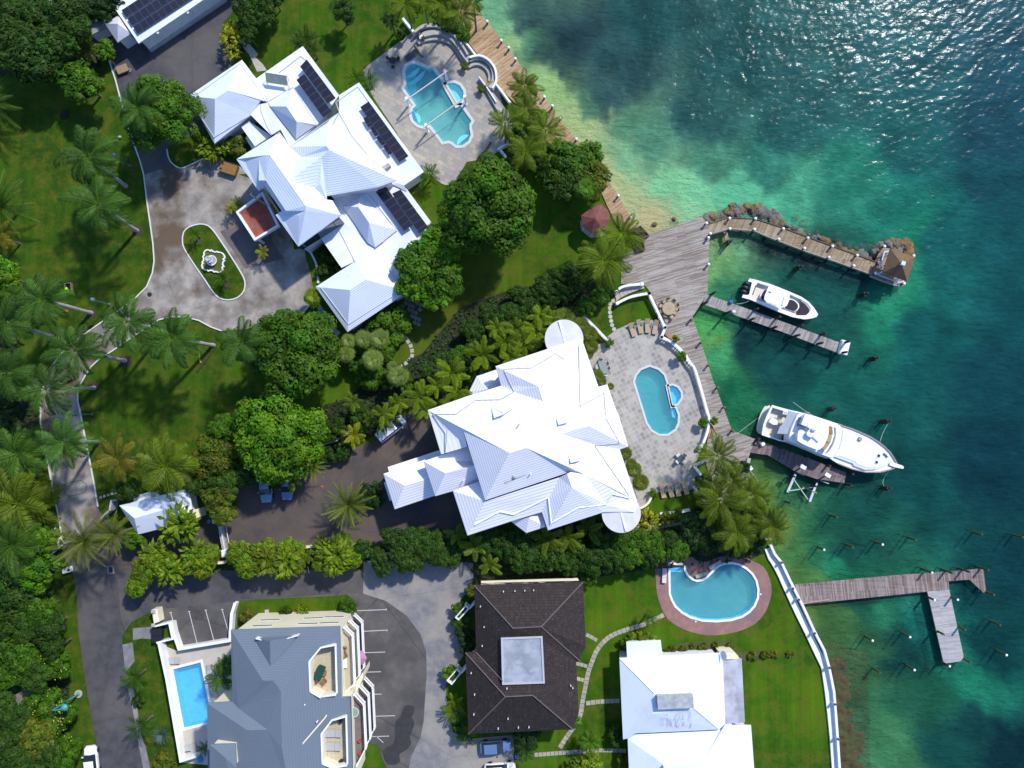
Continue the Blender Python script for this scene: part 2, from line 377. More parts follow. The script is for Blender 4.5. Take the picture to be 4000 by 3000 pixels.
pool_oval = P(T22, '1062 -19 1078 -72 1115 -118 1190 -148 1262 -122 1312 -75 1333 -10 1347 60 1372 195 1412 212 1433 270 1430 335 1405 390 1345 430 1275 432 1212 395 1172 335')
spa_oval = P(T22, '1346 22 1385 12 1430 32 1458 75 1458 120 1428 165 1384 186')
pool_kid = P(Q4, '345 290 560 300 590 400 640 490 720 560 800 590 900 575 980 530 1060 450 1130 380 1200 320 1300 285 1420 280 1540 310 1650 370 1750 460 1815 570 1848 720 1840 860 1780 1000 1700 1090 1580 1170 1400 1225 1150 1248 900 1235 700 1180 560 1100 450 1000 390 890 355 790')
pool_apt = P(T03, '1498 805 1735 745 1835 1250 1592 1310')
HOLES = [pool_main, pool_spa, pool_oval, spa_oval, pool_kid, pool_apt]
def sheet(name, loop, z, m, kind='structure', sides=None):
    hs = [h for h in HOLES if inside(h[0], loop)]
    b = MB().sheet(loop, z, hs)
    if sides is not None: b.side(loop, sides, z)
    o = b.build(name, m); struct(o, kind); return o
# ---- the land (reaches the horizon on three sides) ----
coast_px = [(1700, -220), (1835, -20), (1861, 36), (1925, 110), (2000, 208), (2059, 290), (2127, 380), (2190, 468), (2253, 545), (2289, 588), (2409, 753), (2445, 814), (2472, 872), (2505, 925), (2560, 915), (2741, 860), (2764, 877), (2773, 944), (2764, 1134), (2700, 1238), (2732, 1315), (2790, 1500), (2830, 1610), (2859, 1690), (2900, 1800), (2935, 1880), (2958, 1930), (2985, 2010), (3005, 2090), (3014, 2126)]
coast_px += [(3100, 2290), (3130, 2350), (3178, 2467), (3220, 2540), (3240, 2610), (3258, 2700), (3265, 2790), (3272, 2880), (3282, 3000), (3310, 3300)]
coast = [W(*p) for p in coast_px]
land = coast + [Vector((60, -1600, 0)), Vector((-1600, -1600, 0)), Vector((-1600, 1600, 0)), Vector((-260, 1600, 0))]
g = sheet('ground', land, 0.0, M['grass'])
b = MB(); b.side(coast, -5.0, 0.0, closed=False); struct(b.build('seawall_face', M['stonewall']))
# ---- sea bed with sand, weed and depth ----
CP = '''1255 285 182 196 142;1310 350 190 200 146;1380 455 200 188 142;1400 468 202 186 142;1215 235 168 188 134;1480 470 150 205 158;1060 20 110 170 130;1110 120 150 185 130;1085 60 125 180 135;1180 200 150 185 120;1240 260 165 190 130;1300 330 168 190 138;1350 420 180 190 140;1400 480 188 180 135;1430 490 185 180 135;1410 470 180 182 138;1150 60 42 70 78;1130 30 60 95 90;1250 100 38 66 85;1300 200 50 85 88;1200 150 48 78 78;1170 130 70 120 95;1250 220 72 122 100;1400 60 30 80 86;1350 140 42 80 90;1500 250 40 88 90;1400 300 80 140 115;1350 280 80 135 105;1330 330 115 160 120;1350 350 120 175 135;1450 400 128 200 150;1480 440 135 205 155;1500 440 120 200 155;1600 420 90 185 145;1650 450 85 180 140;1700 430 66 160 128;1550 350 70 135 110;1550 300 45 95 95;1700 300 32 92 92;1650 370 45 120 105;1800 200 36 94 100;1900 100 44 100 115;1750 100 40 95 100;1600 120 32 85 90;2100 60 34 86 118;2000 180 32 92 110;2150 250 22 74 108;2150 400 16 76 98;2150 500 14 82 96;1950 430 20 112 100;1950 330 26 96 100;1850 380 34 128 108;2050 500 16 95 98;2050 600 18 100 98;1900 650 26 132 100;1930 600 28 138 105;1980 480 20 122 100;1750 560 30 64 66;1650 540 36 70 66;1850 600 30 84 84;1600 540 95 150 110;1540 560 125 170 110;1545 600 110 165 100;1560 620 48 130 92;1570 650 40 120 90;1700 640 30 90 80;1800 650 24 84 80;1640 690 20 72 66;1600 740 18 62 70;1700 720 16 70 68;1700 800 20 78 78;1530 700 60 140 80;1525 670 70 160 85;1520 720 90 150 80;1570 850 24 105 74;1530 770 60 150 95;1550 820 50 130 85;1800 820 20 92 84;1900 900 18 86 84;2000 750 14 88 90;2150 800 12 70 92;2150 1000 10 58 84;2000 1050 14 76 80;1850 1100 20 80 74;1880 1000 20 82 76;1700 1080 60 124 84;1650 1060 85 125 60;1740 1050 30 90 74;1720 1180 66 118 68;1760 1160 46 112 76;1700 1230 85 130 68;1680 1150 92 128 66;1800 1200 42 112 82;1800 1130 28 88 72;1850 1200 22 76 70;1830 1240 30 130 95;1770 1270 76 124 70;1760 1330 96 128 64;1800 1340 64 106 60;1850 1320 24 78 66;1910 1340 42 122 92;1990 1310 34 132 112;2000 1350 20 100 92;1950 1430 16 62 64;1950 1380 18 68 66;2090 1470 28 132 102;2130 1490 26 120 98;2060 1450 24 105 86;1870 1450 62 108 66;1870 1500 52 104 72;1950 1550 38 102 78;1880 1540 55 112 78;1900 1620 64 126 84;1940 1600 66 130 88;2050 1600 20 78 74;2150 1400 10 62 72;2100 1300 12 68 76;2180 1600 10 46 68;2100 1560 16 66 72;2010 1500 28 90 70;1900 1420 46 96 66;2080 1350 26 116 98;2180 1250 10 60 80;2200 650 12 78 92;2200 150 26 80 118'''
cps = []
for q in CP.split(';'):
    a = [float(v) for v in q.split()]
    p = OV(a[0], a[1], -1.0); c = lin(a[2], a[3], a[4]); cps.append((p.x, p.y, c[0], c[1], c[2]))
from mathutils import noise as mn
def bed(x, y):
    jx = 3.2 * mn.noise(Vector((x * 0.12, y * 0.12, 3))) + 1.2 * mn.noise(Vector((x * 0.5, y * 0.5, 9))); jy = 3.2 * mn.noise(Vector((x * 0.12, y * 0.12, 17))) + 1.2 * mn.noise(Vector((x * 0.5, y * 0.5, 29)))
    fr_ = 1 + .42 * mn.fractal(Vector((x * .28, y * .28, 40)), .9, 2.1, 5); fr_ *= 1 + .22 * mn.noise(Vector((x * 1.6, y * 1.9, 3)))
    jx += .9 * mn.noise(Vector((x * 1.2, y * 1.2, 51))); jy += .9 * mn.noise(Vector((x * 1.2, y * 1.2, 77)))
    x += jx; y += jy; sw = 0; c = [0, 0, 0]
    for a in cps:
        d = (x - a[0]) ** 2 + (y - a[1]) ** 2 + 1.5; k = 1 / (d * d * math.sqrt(d)); sw += k
        c[0] += a[2] * k; c[1] += a[3] * k; c[2] += a[4] * k
    r_c, g_c, b_c = c[0] / sw, c[1] / sw, c[2] / sw; g3 = (r_c + g_c + b_c) / 3; fr_ = min(1.5, max(.55, fr_)) if g_c < .45 else 1 + (min(1.4, max(.6, fr_)) - 1) * .4
    if b_c > g_c * .95: b_c = g_c * .95 + (b_c - g_c * .95) * .45
    fr_ = fr_ if fr_ > 1 else 1 - (1 - fr_) * .7
    return (r_c * .9 + g3 * .1) * fr_, (g_c * .9 + g3 * .1) * fr_, (b_c * .92 + g3 * .08) * fr_
x0, x1, y0, y1, st_ = -16.0, 92.0, -66.0, 66.0, 0.5
nx = int((x1 - x0) / st_); ny = int((y1 - y0) / st_)
vs, fs, cols = [], [], []
BEDK = 1.0
for j in range(ny + 1):
    for i in range(nx + 1):
        x = x0 + (x1 - x0) * i / nx; y = y0 + (y1 - y0) * j / ny
        c = bed(x, y); L = (0.3 * c[0] + 0.6 * c[1] + 0.1 * c[2])
        z = -0.87 - 2.3 * max(0.0, 0.56 - L) ** 0.75 + 0.1 * mn.noise(Vector((x * 0.7, y * 0.7, 5)))
        if L > 0.5: z += (L - 0.5) * 0.55
        vs.append((x, y, z)); k_ = min(1.0, 0.7 / max(c)); kk = (1.15 + .5 * max(0, L - .12)) * k_ if L < 0.3 else (1.24 - min(0.3, (L - 0.3) * 1.0)) * min(1, k_ * 1.15); cols.append((c[0] * kk, c[1] * kk, c[2] * kk, 1))
for j in range(ny):
    for i in range(nx):
        a = j * (nx + 1) + i; fs.append((a, a + 1, a + nx + 2, a + nx + 1))
me = bpy.data.meshes.new('seabed'); me.from_pydata(vs, [], fs)
at = me.color_attributes.new('tint', 'FLOAT_COLOR', 'POINT')
for i, c in enumerate(cols): k = 1.0; g_ = (c[0] + c[1] + c[2]) / 3; sa = 1.12 if g_ < 0.15 else 1.0; at.data[i].color = tuple(max(0.0005, (g_ + (q - g_) * sa) * (0.9 if q is c[2] else 1)) for q in c[:3]) + (1,)
for p in me.polygons: p.use_smooth = True
def bed_mat():
    m, t, b = nodes('seabed'); a = N(t, 'ShaderNodeVertexColor', layer_name='tint'); v = coords(t)
    n = noise(t, v, 1.1, 8, 0.72); n2 = noise(t, v, 5.0, 5, 0.7)
    c = mixc(t, 0.55, a.outputs[0], mixc(t, ramp(t, n, [(0.3, (0, 0, 0, 1)), (0.7, (1, 1, 1, 1))]), (0.18, 0.2, 0.2, 1), (0.8, 0.8, 0.78, 1)), 'OVERLAY')
    c = mixc(t, 0.35, c, mixc(t, n2, (0, 0, 0, 1), (1, 1, 1, 1)), 'OVERLAY')
    t.links.new(c, b.inputs['Base Color']); b.inputs['Roughness'].default_value = 1; b.inputs['Specular IOR Level'].default_value = 0
    return m
me.materials.append(bed_mat()); o = bpy.data.objects.new('seabed', me); COL.objects.link(o); struct(o)
fb = MB()   # sea bed out to the horizon
for (a, b_, c_, d_) in ((x1, -1600, 1600, 1600), (-300, y1, x1, 1600), (-16, -1600, x1, y0)): fb.face([(a, b_, -4.2), (c_, b_, -4.2), (c_, d_, -4.2), (a, d_, -4.2)])
struct(fb.build('deep_seabed', mat('deep_seabed', (0.004, 0.04, 0.06), (0.006, 0.05, 0.065), 0.1, 1.0, spec=0.0)))
def water_mat(name, tint, body, bodyamt, wave, rough, strength, spark=1.0, tinted=False):
    m = bpy.data.materials.new(name); m.use_nodes = True; t = m.node_tree
    t.nodes.remove(t.nodes['Principled BSDF']); out = t.nodes['Material Output']
    v1 = coords(t, True, R(-38), (0.34 / wave, 0.8 / wave, 1)); v2 = coords(t, True, R(-25), (1.3 / wave, 2.1 / wave, 1)); v3 = coords(t, True, 0.3, (3.2 / wave, 3.6 / wave, 1))
    n1 = noise(t, v1, 1.0, 3, 0.5); n2 = noise(t, v2, 1.0, 3, 0.6); n3 = noise(t, v3, 1.0, 2, 0.5)
    def mad(a, k, b=None):
        q = N(t, 'ShaderNodeMath', operation='MULTIPLY_ADD'); t.links.new(a, q.inputs[0]); q.inputs[1].default_value = k
        if b is None: q.inputs[2].default_value = 0
        else: t.links.new(b, q.inputs[2])
        return q.outputs[0]
    h = mad(n1, 0.45, mad(n2, 0.26, mad(n3, 0.10)))
    bp = N(t, 'ShaderNodeBump', i_Strength=strength, i_Distance=wave); t.links.new(h, bp.inputs['Height'])
    tr = N(t, 'ShaderNodeBsdfTransparent'); tr.inputs[0].default_value = c4(tint)
    df = N(t, 'ShaderNodeBsdfDiffuse'); df.inputs[0].default_value = c4(body); b2_ = N(t, 'ShaderNodeBump', i_Strength=min(1.0, strength * 8 * spark), i_Distance=wave * (2.2 if tinted else .9)); t.links.new(h, b2_.inputs['Height']); t.links.new(b2_.outputs[0], df.inputs['Normal'])
    if tinted: va = N(t, 'ShaderNodeVertexColor', layer_name='tint'); t.links.new(va.outputs[0], df.inputs[0])
    gl = N(t, 'ShaderNodeBsdfGlossy'); gl.inputs['Roughness'].default_value = rough; t.links.new(bp.outputs[0], gl.inputs['Normal']); gl.inputs[0].default_value = (.24, .26, .28, 1) if tinted else (1, 1, 1, 1)
    fr = N(t, 'ShaderNodeFresnel', i_IOR=1.33); t.links.new(bp.outputs[0], fr.inputs['Normal'])
    m1 = N(t, 'ShaderNodeMixShader'); m1.inputs[0].default_value = bodyamt; t.links.new(tr.outputs[0], m1.inputs[1]); t.links.new(df.outputs[0], m1.inputs[2])
    m2 = N(t, 'ShaderNodeMixShader'); t.links.new(fr.outputs[0], m2.inputs[0]); t.links.new(m1.outputs[0], m2.inputs[1]); t.links.new(gl.outputs[0], m2.inputs[2])
    t.links.new(m2.outputs[0], out.inputs['Surface']); return m
SEA = -0.9
wm = water_mat('sea_water', (0.95, 0.99, 0.975), (0.008, 0.085, 0.075), 0.48, 0.5, 0.15, 0.13, 1.0, True)
def wave(x, y):
    c_, s_ = math.cos(R(-40)), math.sin(R(-40)); a_, b_ = x * c_ - y * s_, x * s_ + y * c_
    env = 0.75 + 0.5 * mn.noise(Vector((x * .05, y * .05, 7)))
    h = 0.055 * mn.noise(Vector((a_ * .36, b_ * .9, 1))) + 0.055 * mn.noise(Vector((a_ * .95 + 5, b_ * 2.0, 2)))
    h += 0.042 * mn.noise(Vector((x * 2.6, y * 3.1, 3)))
    return h * env
wx0, wx1, wy0, wy1, ws_ = -14.0, 90.0, -62.0, 66.0, 0.22
na, nb = int((wx1 - wx0) / ws_), int((wy1 - wy0) / ws_)
wv = [(wx0 + (wx1 - wx0) * i / na, wy0 + (wy1 - wy0) * j / nb) for j in range(nb + 1) for i in range(na + 1)]
wv = [(x, y, SEA + (wave(x, y) if wx0 + .5 < x < wx1 - .5 and wy0 + .5 < y < wy1 - .5 else 0)) for x, y in wv]
wf = [(j * (na + 1) + i, j * (na + 1) + i + 1, (j + 1) * (na + 1) + i + 1, (j + 1) * (na + 1) + i) for j in range(nb) for i in range(na)]
k = len(wv)
for (a_, b_, c_, d_) in ((wx1, -1600, 1600, 1600), (-300, wy1, wx1, 1600), (wx0, -1600, wx1, wy0)):
    wv += [(a_, b_, SEA), (c_, b_, SEA), (c_, d_, SEA), (a_, d_, SEA)]; wf.append((k, k + 1, k + 2, k + 3)); k += 4
me = bpy.data.meshes.new('sea'); me.from_pydata(wv, [], wf); me.materials.append(wm); at = me.color_attributes.new('tint', 'FLOAT_COLOR', 'POINT')
for i, p in enumerate(wv):
    fx = min(max((p[0] - x0) / (x1 - x0) * nx, 0), nx - 1.001); fy = min(max((p[1] - y0) / (y1 - y0) * ny, 0), ny - 1.001); ix, iy = int(fx), int(fy); tx, ty = fx - ix, fy - iy; k0 = iy * (nx + 1) + ix
    A_, B_, C_, D_ = cols[k0], cols[k0 + 1], cols[k0 + nx + 1], cols[k0 + nx + 2]
    at.data[i].color = [((A_[q] * (1 - tx) + B_[q] * tx) * (1 - ty) + (C_[q] * (1 - tx) + D_[q] * tx) * ty) * (.95, .95, .85)[q] for q in range(3)] + [1]
cols = None
for p in me.polygons: p.use_smooth = True
o = bpy.data.objects.new('sea', me); COL.objects.link(o); struct(o)
# exposed weedy rock foot of the lower seawall
rp = P(T33, '480 600 620 610 700 690 760 800 780 900 800 1050 830 1200 815 1400 800 1600 790 1800 600 1800 600 1400 570 1100 540 860 500 700', -0.8)
rb = MB(); xs = [p.x for p in rp]; ys = [p.y for p in rp]
sp = 0.3; gx = int((max(xs) - min(xs) + 2) / sp); gy = int((max(ys) - min(ys) + 2) / sp); gv = {}
for i in range(gx + 1):
    for j in range(gy + 1):
        x = min(xs) - 1 + i * sp; y = min(ys) - 1 + j * sp; q = (x, y)
        L0, L1 = rp[0], rp[-4]; k_ = (y - L0.y) / (L1.y - L0.y); xl = L0.x + (L1.x - L0.x) * k_
        t_ = (x - xl) / 6.5 + .18 * mn.noise(Vector((x * .3, y * .3, 8))); e = 1.0 if (-.3 < t_ < 1.35 and k_ > -.05) else 0.0
        z = -0.72 + 0.24 * mn.fractal(Vector((x * 0.9, y * 0.9, 1)), 1.0, 2.0, 5) - 1.2 * max(0, t_ - .2) ** 1.3 - max(0, .15 - k_) * 9
        gv[i, j] = (rb.bm.verts.new((x, y, z)), e)
for i in range(gx):
    for j in range(gy):
        k = [gv[i, j], gv[i + 1, j], gv[i + 1, j + 1], gv[i, j + 1]]
        if sum(q[1] for q in k) > 0.5: rb.bm.faces.new([q[0] for q in k])
struct(rb.build('rocky_foreshore', mat('weedy_rock', (0.085, 0.055, 0.025), (0.04, 0.03, 0.015), 1.6, 0.9, bmp=0.5, c3=(0.05, 0.06, 0.018), big=0.35, detail=9, world=True)))
# ---- paving, each sheet a little above the one below ----
sheet('north_drive', P(T00, '930 500 1000 640 1060 900 1170 1260 1235 1460 1255 1515 1480 1430 1440 1290 1550 1200 1800 1150 1800 840 2040 520 1900 330 1930 200 2100 0 2200 -200 1000 -260 700 280 820 540'), 0.045, M['asphalt'])
fc = P(T01, '1255 -150 1275 100 1300 270 1325 450 1335 600 1320 700 1270 820 1160 930 1000 1045 860 1140 730 1230') + P(NA, '250 1370 190 1450 165 1530 160 1590 160 1649 174 1735 190 1816 212 1929 230 2020 244 2101 300 2110 389 1997') + P(NA, '389 1997 384 1979 366 1875 346 1771 330 1690 316 1617 305 1568 305 1527 314 1500 334 1469 357 1433 389 1403 443 1369 500 1329') + P(T01, '1420 1090 1490 1078 1600 1080 1720 1110 1820 1165 1915 1200') + P(T11, '-50 1180 120 1120 240 1060 370 1070 460 985 500 860 470 700 430 560 420 480 330 500 300 300 0 -100 -150 -150') + P(T00, '2150 1500 2050 1420 1900 1370 1760 1375 1650 1430 1560 1455 1480 1430')
fc = [p for i, p in enumerate(fc) if i == 0 or (p - fc[i - 1]).length > 0.05]
sheet('forecourt', fc, 0.05, M['forecourt'])
sheet('entrance_bay', P(NA, '860 905 990 830 1110 1010 960 1050'), 0.056, mat('brick_bay', (0.13, 0.105, 0.105), (0.1, 0.085, 0.09), 2, 0.9, c3=(0.16, 0.13, 0.12), big=0.3, world=True))
isl = smooth(P(T01, '1580 430 1590 350 1640 303 1730 278 1800 292 1850 340 1900 410 2000 560 2080 690 2118 770 2112 850 2060 910 1980 933 1900 918 1840 860 1780 770 1690 640 1600 500'), 2)
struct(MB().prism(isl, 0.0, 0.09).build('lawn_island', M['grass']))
road = P(NA, '393 3200 380 2919 357 2792 337 2679 321 2566 307 2467 301 2340 289 2250 253 2178 240 2100 300 2050 389 1997 430 2050 534 2083 777 2024 925 1990 922 1884 1000 1862 1160 1880 1240 1815 1270 1790 1475 1717 1565 1627 1670 1590 1900 1700 1900 2060 1768 2106 1640 2125 1250 2135 1000 2130 880 2165 700 2215 520 2245 479 2300 479 2517 498 2634 518 2761 538 2883 561 3000 590 3200')
sheet('gate_drive', road, 0.03, M['drive_warm'])
sheet('public_road', P(NA, '393 3200 380 2919 357 2792 337 2679 321 2566 307 2467 301 2340 289 2250 270 2190 420 2210 520 2245 479 2300 479 2517 498 2634 518 2761 538 2883 561 3000 590 3200'), 0.036, M['asphalt'])
lotB = P(NA, '460 2262 560 2232 1419 2225 1419 2318 1507 2347 1588 2404 1642 2476 1665 2544 1667 2634 1662 2702 1655 2815 1642 2883 1606 2955 1560 3200 1480 3200 1512 3000 1492 2960 1474 2908 1400 2890 1380 2420 1394 2395 1389 2349 1353 2322 1280 2330 1158 2334 1000 2343 936 2347 930 2370 920 2530 700 2540 615 2390 588 2390 515 2430 479 2480')
sheet('parking_yard', lotB, 0.042, M['asphalt_old'])
sheet('upper_lot_asphalt', P(NA, '560 2233 1419 2226 1419 2318 1350 2315 1158 2330 936 2342 900 2352 640 2378 560 2400 500 2330'), 0.048, M['asphalt'])
sheet('light_concrete_drive', P(NA, '1420 2190 1700 2185 1848 2200 1850 2290 1800 2340 1782 2420 1820 2480 1812 2560 1745 2640 1742 2720 1770 2860 1840 2885 2006 2870 2010 3200 1560 3200 1606 2955 1642 2883 1655 2815 1662 2702 1667 2634 1665 2544 1642 2476 1588 2404 1507 2347 1419 2318'), 0.053, M['concrete'])
# white bay lines
bl = MB()
def line(f, a, b_, wd=0.1, z=0.06):
    p, q = f(*a, z), f(*b_, z); d = (q - p).normalized(); n = Vector((-d.y, d.x, 0)) * wd / 2; bl.face([p - n, q - n, q + n, p + n])
for (a, b_) in (((875, 300), (1125, 290)), ((920, 478), (1132, 468)), ((930, 663), (1118, 657)), ((915, 832), (1080, 827)), ((1010, 1022), (1085, 1020)), ((1010, 1212), (1200, 1207)), ((1005, 1388), (1150, 1383)), ((1040, 1385), (1100, 1440)), ((1125, 280), (1125, 300)), ((1132, 460), (1132, 478))): line(T13, a, b_)
for (a, b_) in (((1475, 318), (1565, 622)), ((1635, 310), (1707, 598)), ((1778, 298), (1852, 572)), ((1920, 292), (1978, 500))): line(T03, a, b_); line(T03, (a[0] - 10, a[1] - 3), (a[0] + 10, a[1] - 3))
for (a, b_) in (((160, 1585), (166, 1640)), ((448, 1580), (456, 1630))): line(T12, a, b_); line(T12, (b_[0] - 8, b_[1]), (b_[0] + 10, b_[1] - 2))
line(T02, (1795, 1630), (1798, 1670)); line(T02, (2085, 1600), (2092, 1655))
struct(bl.build('bay_lines', plain('line_paint', (0.5, 0.5, 0.5), 0.8), weld=False))
struct(MB().sheet(smooth(P(T13, '1300 1115 1360 1125 1365 1180 1345 1215 1370 1270 1350 1330 1330 1400 1340 1440 1300 1500 1240 1540 1245 1600 1200 1630 1130 1620 1100 1550 1110 1490 1190 1440 1200 1340 1205 1260 1250 1210 1270 1150'), 3), 0.062).build('dark_oil_patch', mat('oil_patch', (0.04, 0.038, 0.04), (0.03, 0.029, 0.031), 1.5, 0.7, world=True)))
# driveway slot outline (gate sensor loop)
lp = MB(); lp.wall(P(T02, '595 850 705 832 745 865 750 910 735 938 600 970 565 950 553 890'), 0.06, 0.04, 0.058, True); struct(lp.build('driveway_slot', M['black']))
# footways
struct(MB().prism(P(T03, '1060 592 1145 574 1165 735 1085 835 1080 780'), 0.0, 0.09).build('pavement', M['concrete']))
struct(MB().prism(P(T03, '1105 965 1155 975 1195 1190 1215 1360 1260 1480 1300 1659 1330 1900 1270 1900 1240 1659 1190 1400 1145 1130'), 0.0, 0.09).build('pavement', M['concrete']))
sheet('bin_apron', P(T03, '1150 450 1310 437 1315 545 1225 538 1150 555'), 0.05, M['concrete'])
# patios
pat_n = smooth(P(T10, '930 640 945 590 1000 540 1150 430 1360 270 1440 210 1560 205 1700 270 1800 370 1900 480 2060 600 2090 720 2130 900 2200 1000 2212 1250 2110 1290 1990 1380 1820 1400 1740 1560 1640 1600 1570 1560 1440 1480 1330 1330 1180 1090 1000 820'), 2)
M['patio_n'] = tiles('limestone_patio', R(-28), [(0.30, 0.27, 0.22), (0.37, 0.33, 0.26), (0.26, 0.24, 0.21), (0.40, 0.37, 0.3)], 0.95, 0.62, (0.24, 0.21, 0.17), 0.02, 0.33, dirt=(0.25, 0.25, 0.26))
sheet('north_patio', pat_n, 0.04, M['patio_n'], sides=-0.2)
terr = P(T21, '700 1420 725 1325 815 1290 830 1245 900 1190 1000 1145 1100 1115 1200 1105 1290 1115 1330 1180 1290 1250 1400 1310 1500 1420 1580 1560 1630 1659') + P(T22, '1665 80 1700 200 1705 330 1690 430 1650 520 1580 700 1640 780 1565 905 1520 925 1390 925 1260 935 1190 960 1170 1040 1100 1090 1060 1000 900 560 600 -300')
M['terrace'] = tiles('stone_terrace', R(28), [(0.24, 0.225, 0.2), (0.33, 0.30, 0.265), (0.2, 0.195, 0.185), (0.37, 0.345, 0.3), (0.3, 0.285, 0.26)], 0.62, 0.62, (0.42, 0.39, 0.33), 0.03, 0.0, dirt=(0.40, 0.375, 0.345))
sheet('pool_terrace', terr, 0.04, M['terrace'], sides=-0.2)
kd = smooth(P(Q4, '95 180 300 100 600 180 720 150 800 215 955 240 1100 190 1300 130 1600 150 1800 240 1960 330 2060 520 2095 720 2070 900 1980 1120 1800 1320 1500 1450 1150 1510 850 1490 560 1400 300 1230 170 980 110 750 95 500'), 2)
sheet('red_pool_surround', kd, 0.04, mat('red_concrete', (0.29, 0.155, 0.13), (0.24, 0.13, 0.115), 1.2, 0.85, c3=(0.2, 0.12, 0.12), big=0.3, world=True), sides=-0.1)
ap = P(T03, '1390 590 1530 645 1995 570 2100 570 2100 1659 1560 1610')
sheet('apartment_terrace', ap, 0.06, mat('cream_tiles', (0.46, 0.43, 0.36), (0.42, 0.39, 0.33), 1.0, 0.8, world=True))
sheet('red_step_patio', P(T10, '-60 470 10 620 95 610 60 555 0 500 20 470 -100 330 -160 350'), 0.05, M['stone'])
# stepping stones and paths: each run of slabs is one walk
def slabs(name, f, pts, w_, l_, gap, m, seed=1, z=0.035):
    """slabs of size w_ x l_ metres laid along a photo polyline"""
    r = random.Random(seed); path = smooth(P(f, pts), 6, False); b = MB(); s = 0.0; acc = 0.0; nxt = l_ / 2
    for p, q in zip(path, path[1:]):
        L = (q - p).length
        while acc + L >= nxt:
            k = (nxt - acc) / L; c = p.lerp(q, k); a = math.atan2(q.y - p.y, q.x - p.x) + r.uniform(-.04, .04)
            b.box((c.x, c.y, 0.0), (l_, w_, z + r.uniform(0, .01)), a); nxt += l_ + gap
        acc += L
    return struct(b.build(name, m))
pv = tiles('garden_slab', 0.2, [(0.35, 0.31, 0.22), (0.25, 0.24, 0.22), (0.4, 0.35, 0.26), (0.28, 0.26, 0.25)], 0.7, 0.7, (0.3, 0.27, 0.2), 0.01)
slabs('slab_path', T23, '1310 335 1230 375 1120 425 1000 460 880 505 800 560 735 640 695 730 660 830 635 950 610 1080 595 1180 560 1270 500 1350 400 1500', 0.62, 0.58, 0.06, pv, 2)
slabs('slab_path', T23, '640 1100 760 1085 860 1080 930 1078', 0.6, 0.62, 0.06, pv, 3)
slabs('slab_path', T23, '195 1545 400 1530 600 1515 800 1505 985 1510', 0.55, 0.5, 0.06, pv, 4)
slabs('slab_path', T23, '640 505 700 535 745 565', 0.5, 0.55, 0.05, pv, 5)
slabs('slab_path', T23, '555 755 600 765 645 780', 0.5, 0.5, 0.04, pv, 6)
slabs('slab_path', T23, '560 885 600 895 630 905', 0.5, 0.5, 0.04, pv, 7)
slabs('stepping_stones', T11, '1280 1245 1310 1285 1335 1325 1348 1370 1348 1415 1322 1455 1280 1490 1240 1515', 0.52, 0.52, 0.2, M['stone'], 8)
slabs('side_path', T22, '890 1270 1050 1255 1200 1235 1350 1210 1500 1180', 0.85, 0.5, 0.04, pv, 9)
slabs('side_path', T11, '545 990 580 1050 620 1130 660 1180 720 1235', 0.7, 0.6, 0.03, M['stone'], 10)
slabs('verge_stones', T02, '860 980 905 968 945 955 985 945 1030 935', 0.35, 0.35, 0.2, M['stone'], 11)
b = MB()
for u, v in ((874, 940), (849, 967), (845, 1003), (846, 1040), (850, 1077), (857, 1114), (865, 1150), (881, 1185)):
    p = T21(u, v); b.cyl((p.x, p.y, 0), 0.29, 0.04, 16)
struct(b.build('round_stepping_stones', mat('round_slab', (0.5, 0.46, 0.4), (0.38, 0.35, 0.31), 2, 0.9)))
b = MB()
for i in range(6):
    for j in range(5):
        if (i * 7 + j * 5) % 4 != 1:
            p = T11(1270 + i * 30 - j * 4, 905 + j * 42 + i * 14); b.box((p.x, p.y, 0), (0.5, 0.55, 0.04), 0.5)
struct(b.build('shaded_flagstones', M['concrete']))
# kerbs (raised white edging of the drives)
def kerb(name, path, wd=0.16, h=0.17, closed=False): return struct(MB().wall(path, wd, 0.0, h, closed).build(name, M['kerb']))
kerb('kerb', P(T00, '945 525 1000 690 1050 880 1110 1090 1165 1260 1215 1400 1245 1510 1265 1680') + P(T01, '1275 100 1300 270 1325 450 1335 600 1320 700 1270 820 1160 930 1000 1045 860 1140 730 1230') + P(NA, '250 1370 190 1450 165 1530 160 1590 160 1649 174 1735 190 1816 212 1929 230 2020 244 2101'))
kerb('kerb', P(T01, '1915 1200 1820 1165 1720 1110 1600 1080 1490 1078 1380 1103') + P(NA, '500 1329 443 1369 389 1403 357 1433 334 1469 316 1500 305 1527 305 1568 316 1617 330 1690 346 1771 366 1875 384 1979'))
kerb('kerb', isl, 0.16, 0.17, True)
kerb('kerb', smooth(P(T00, '1445 1290 1455 1350 1485 1410 1560 1455 1640 1430 1760 1375 1850 1375'), 3, False))
kerb('kerb', smooth(P(T11, '425 490 470 520 500 570 530 650 540 790'), 3, False), 0.28, 0.3)
kerb('kerb', P(T11, '460 985 420 1030 375 1072'))
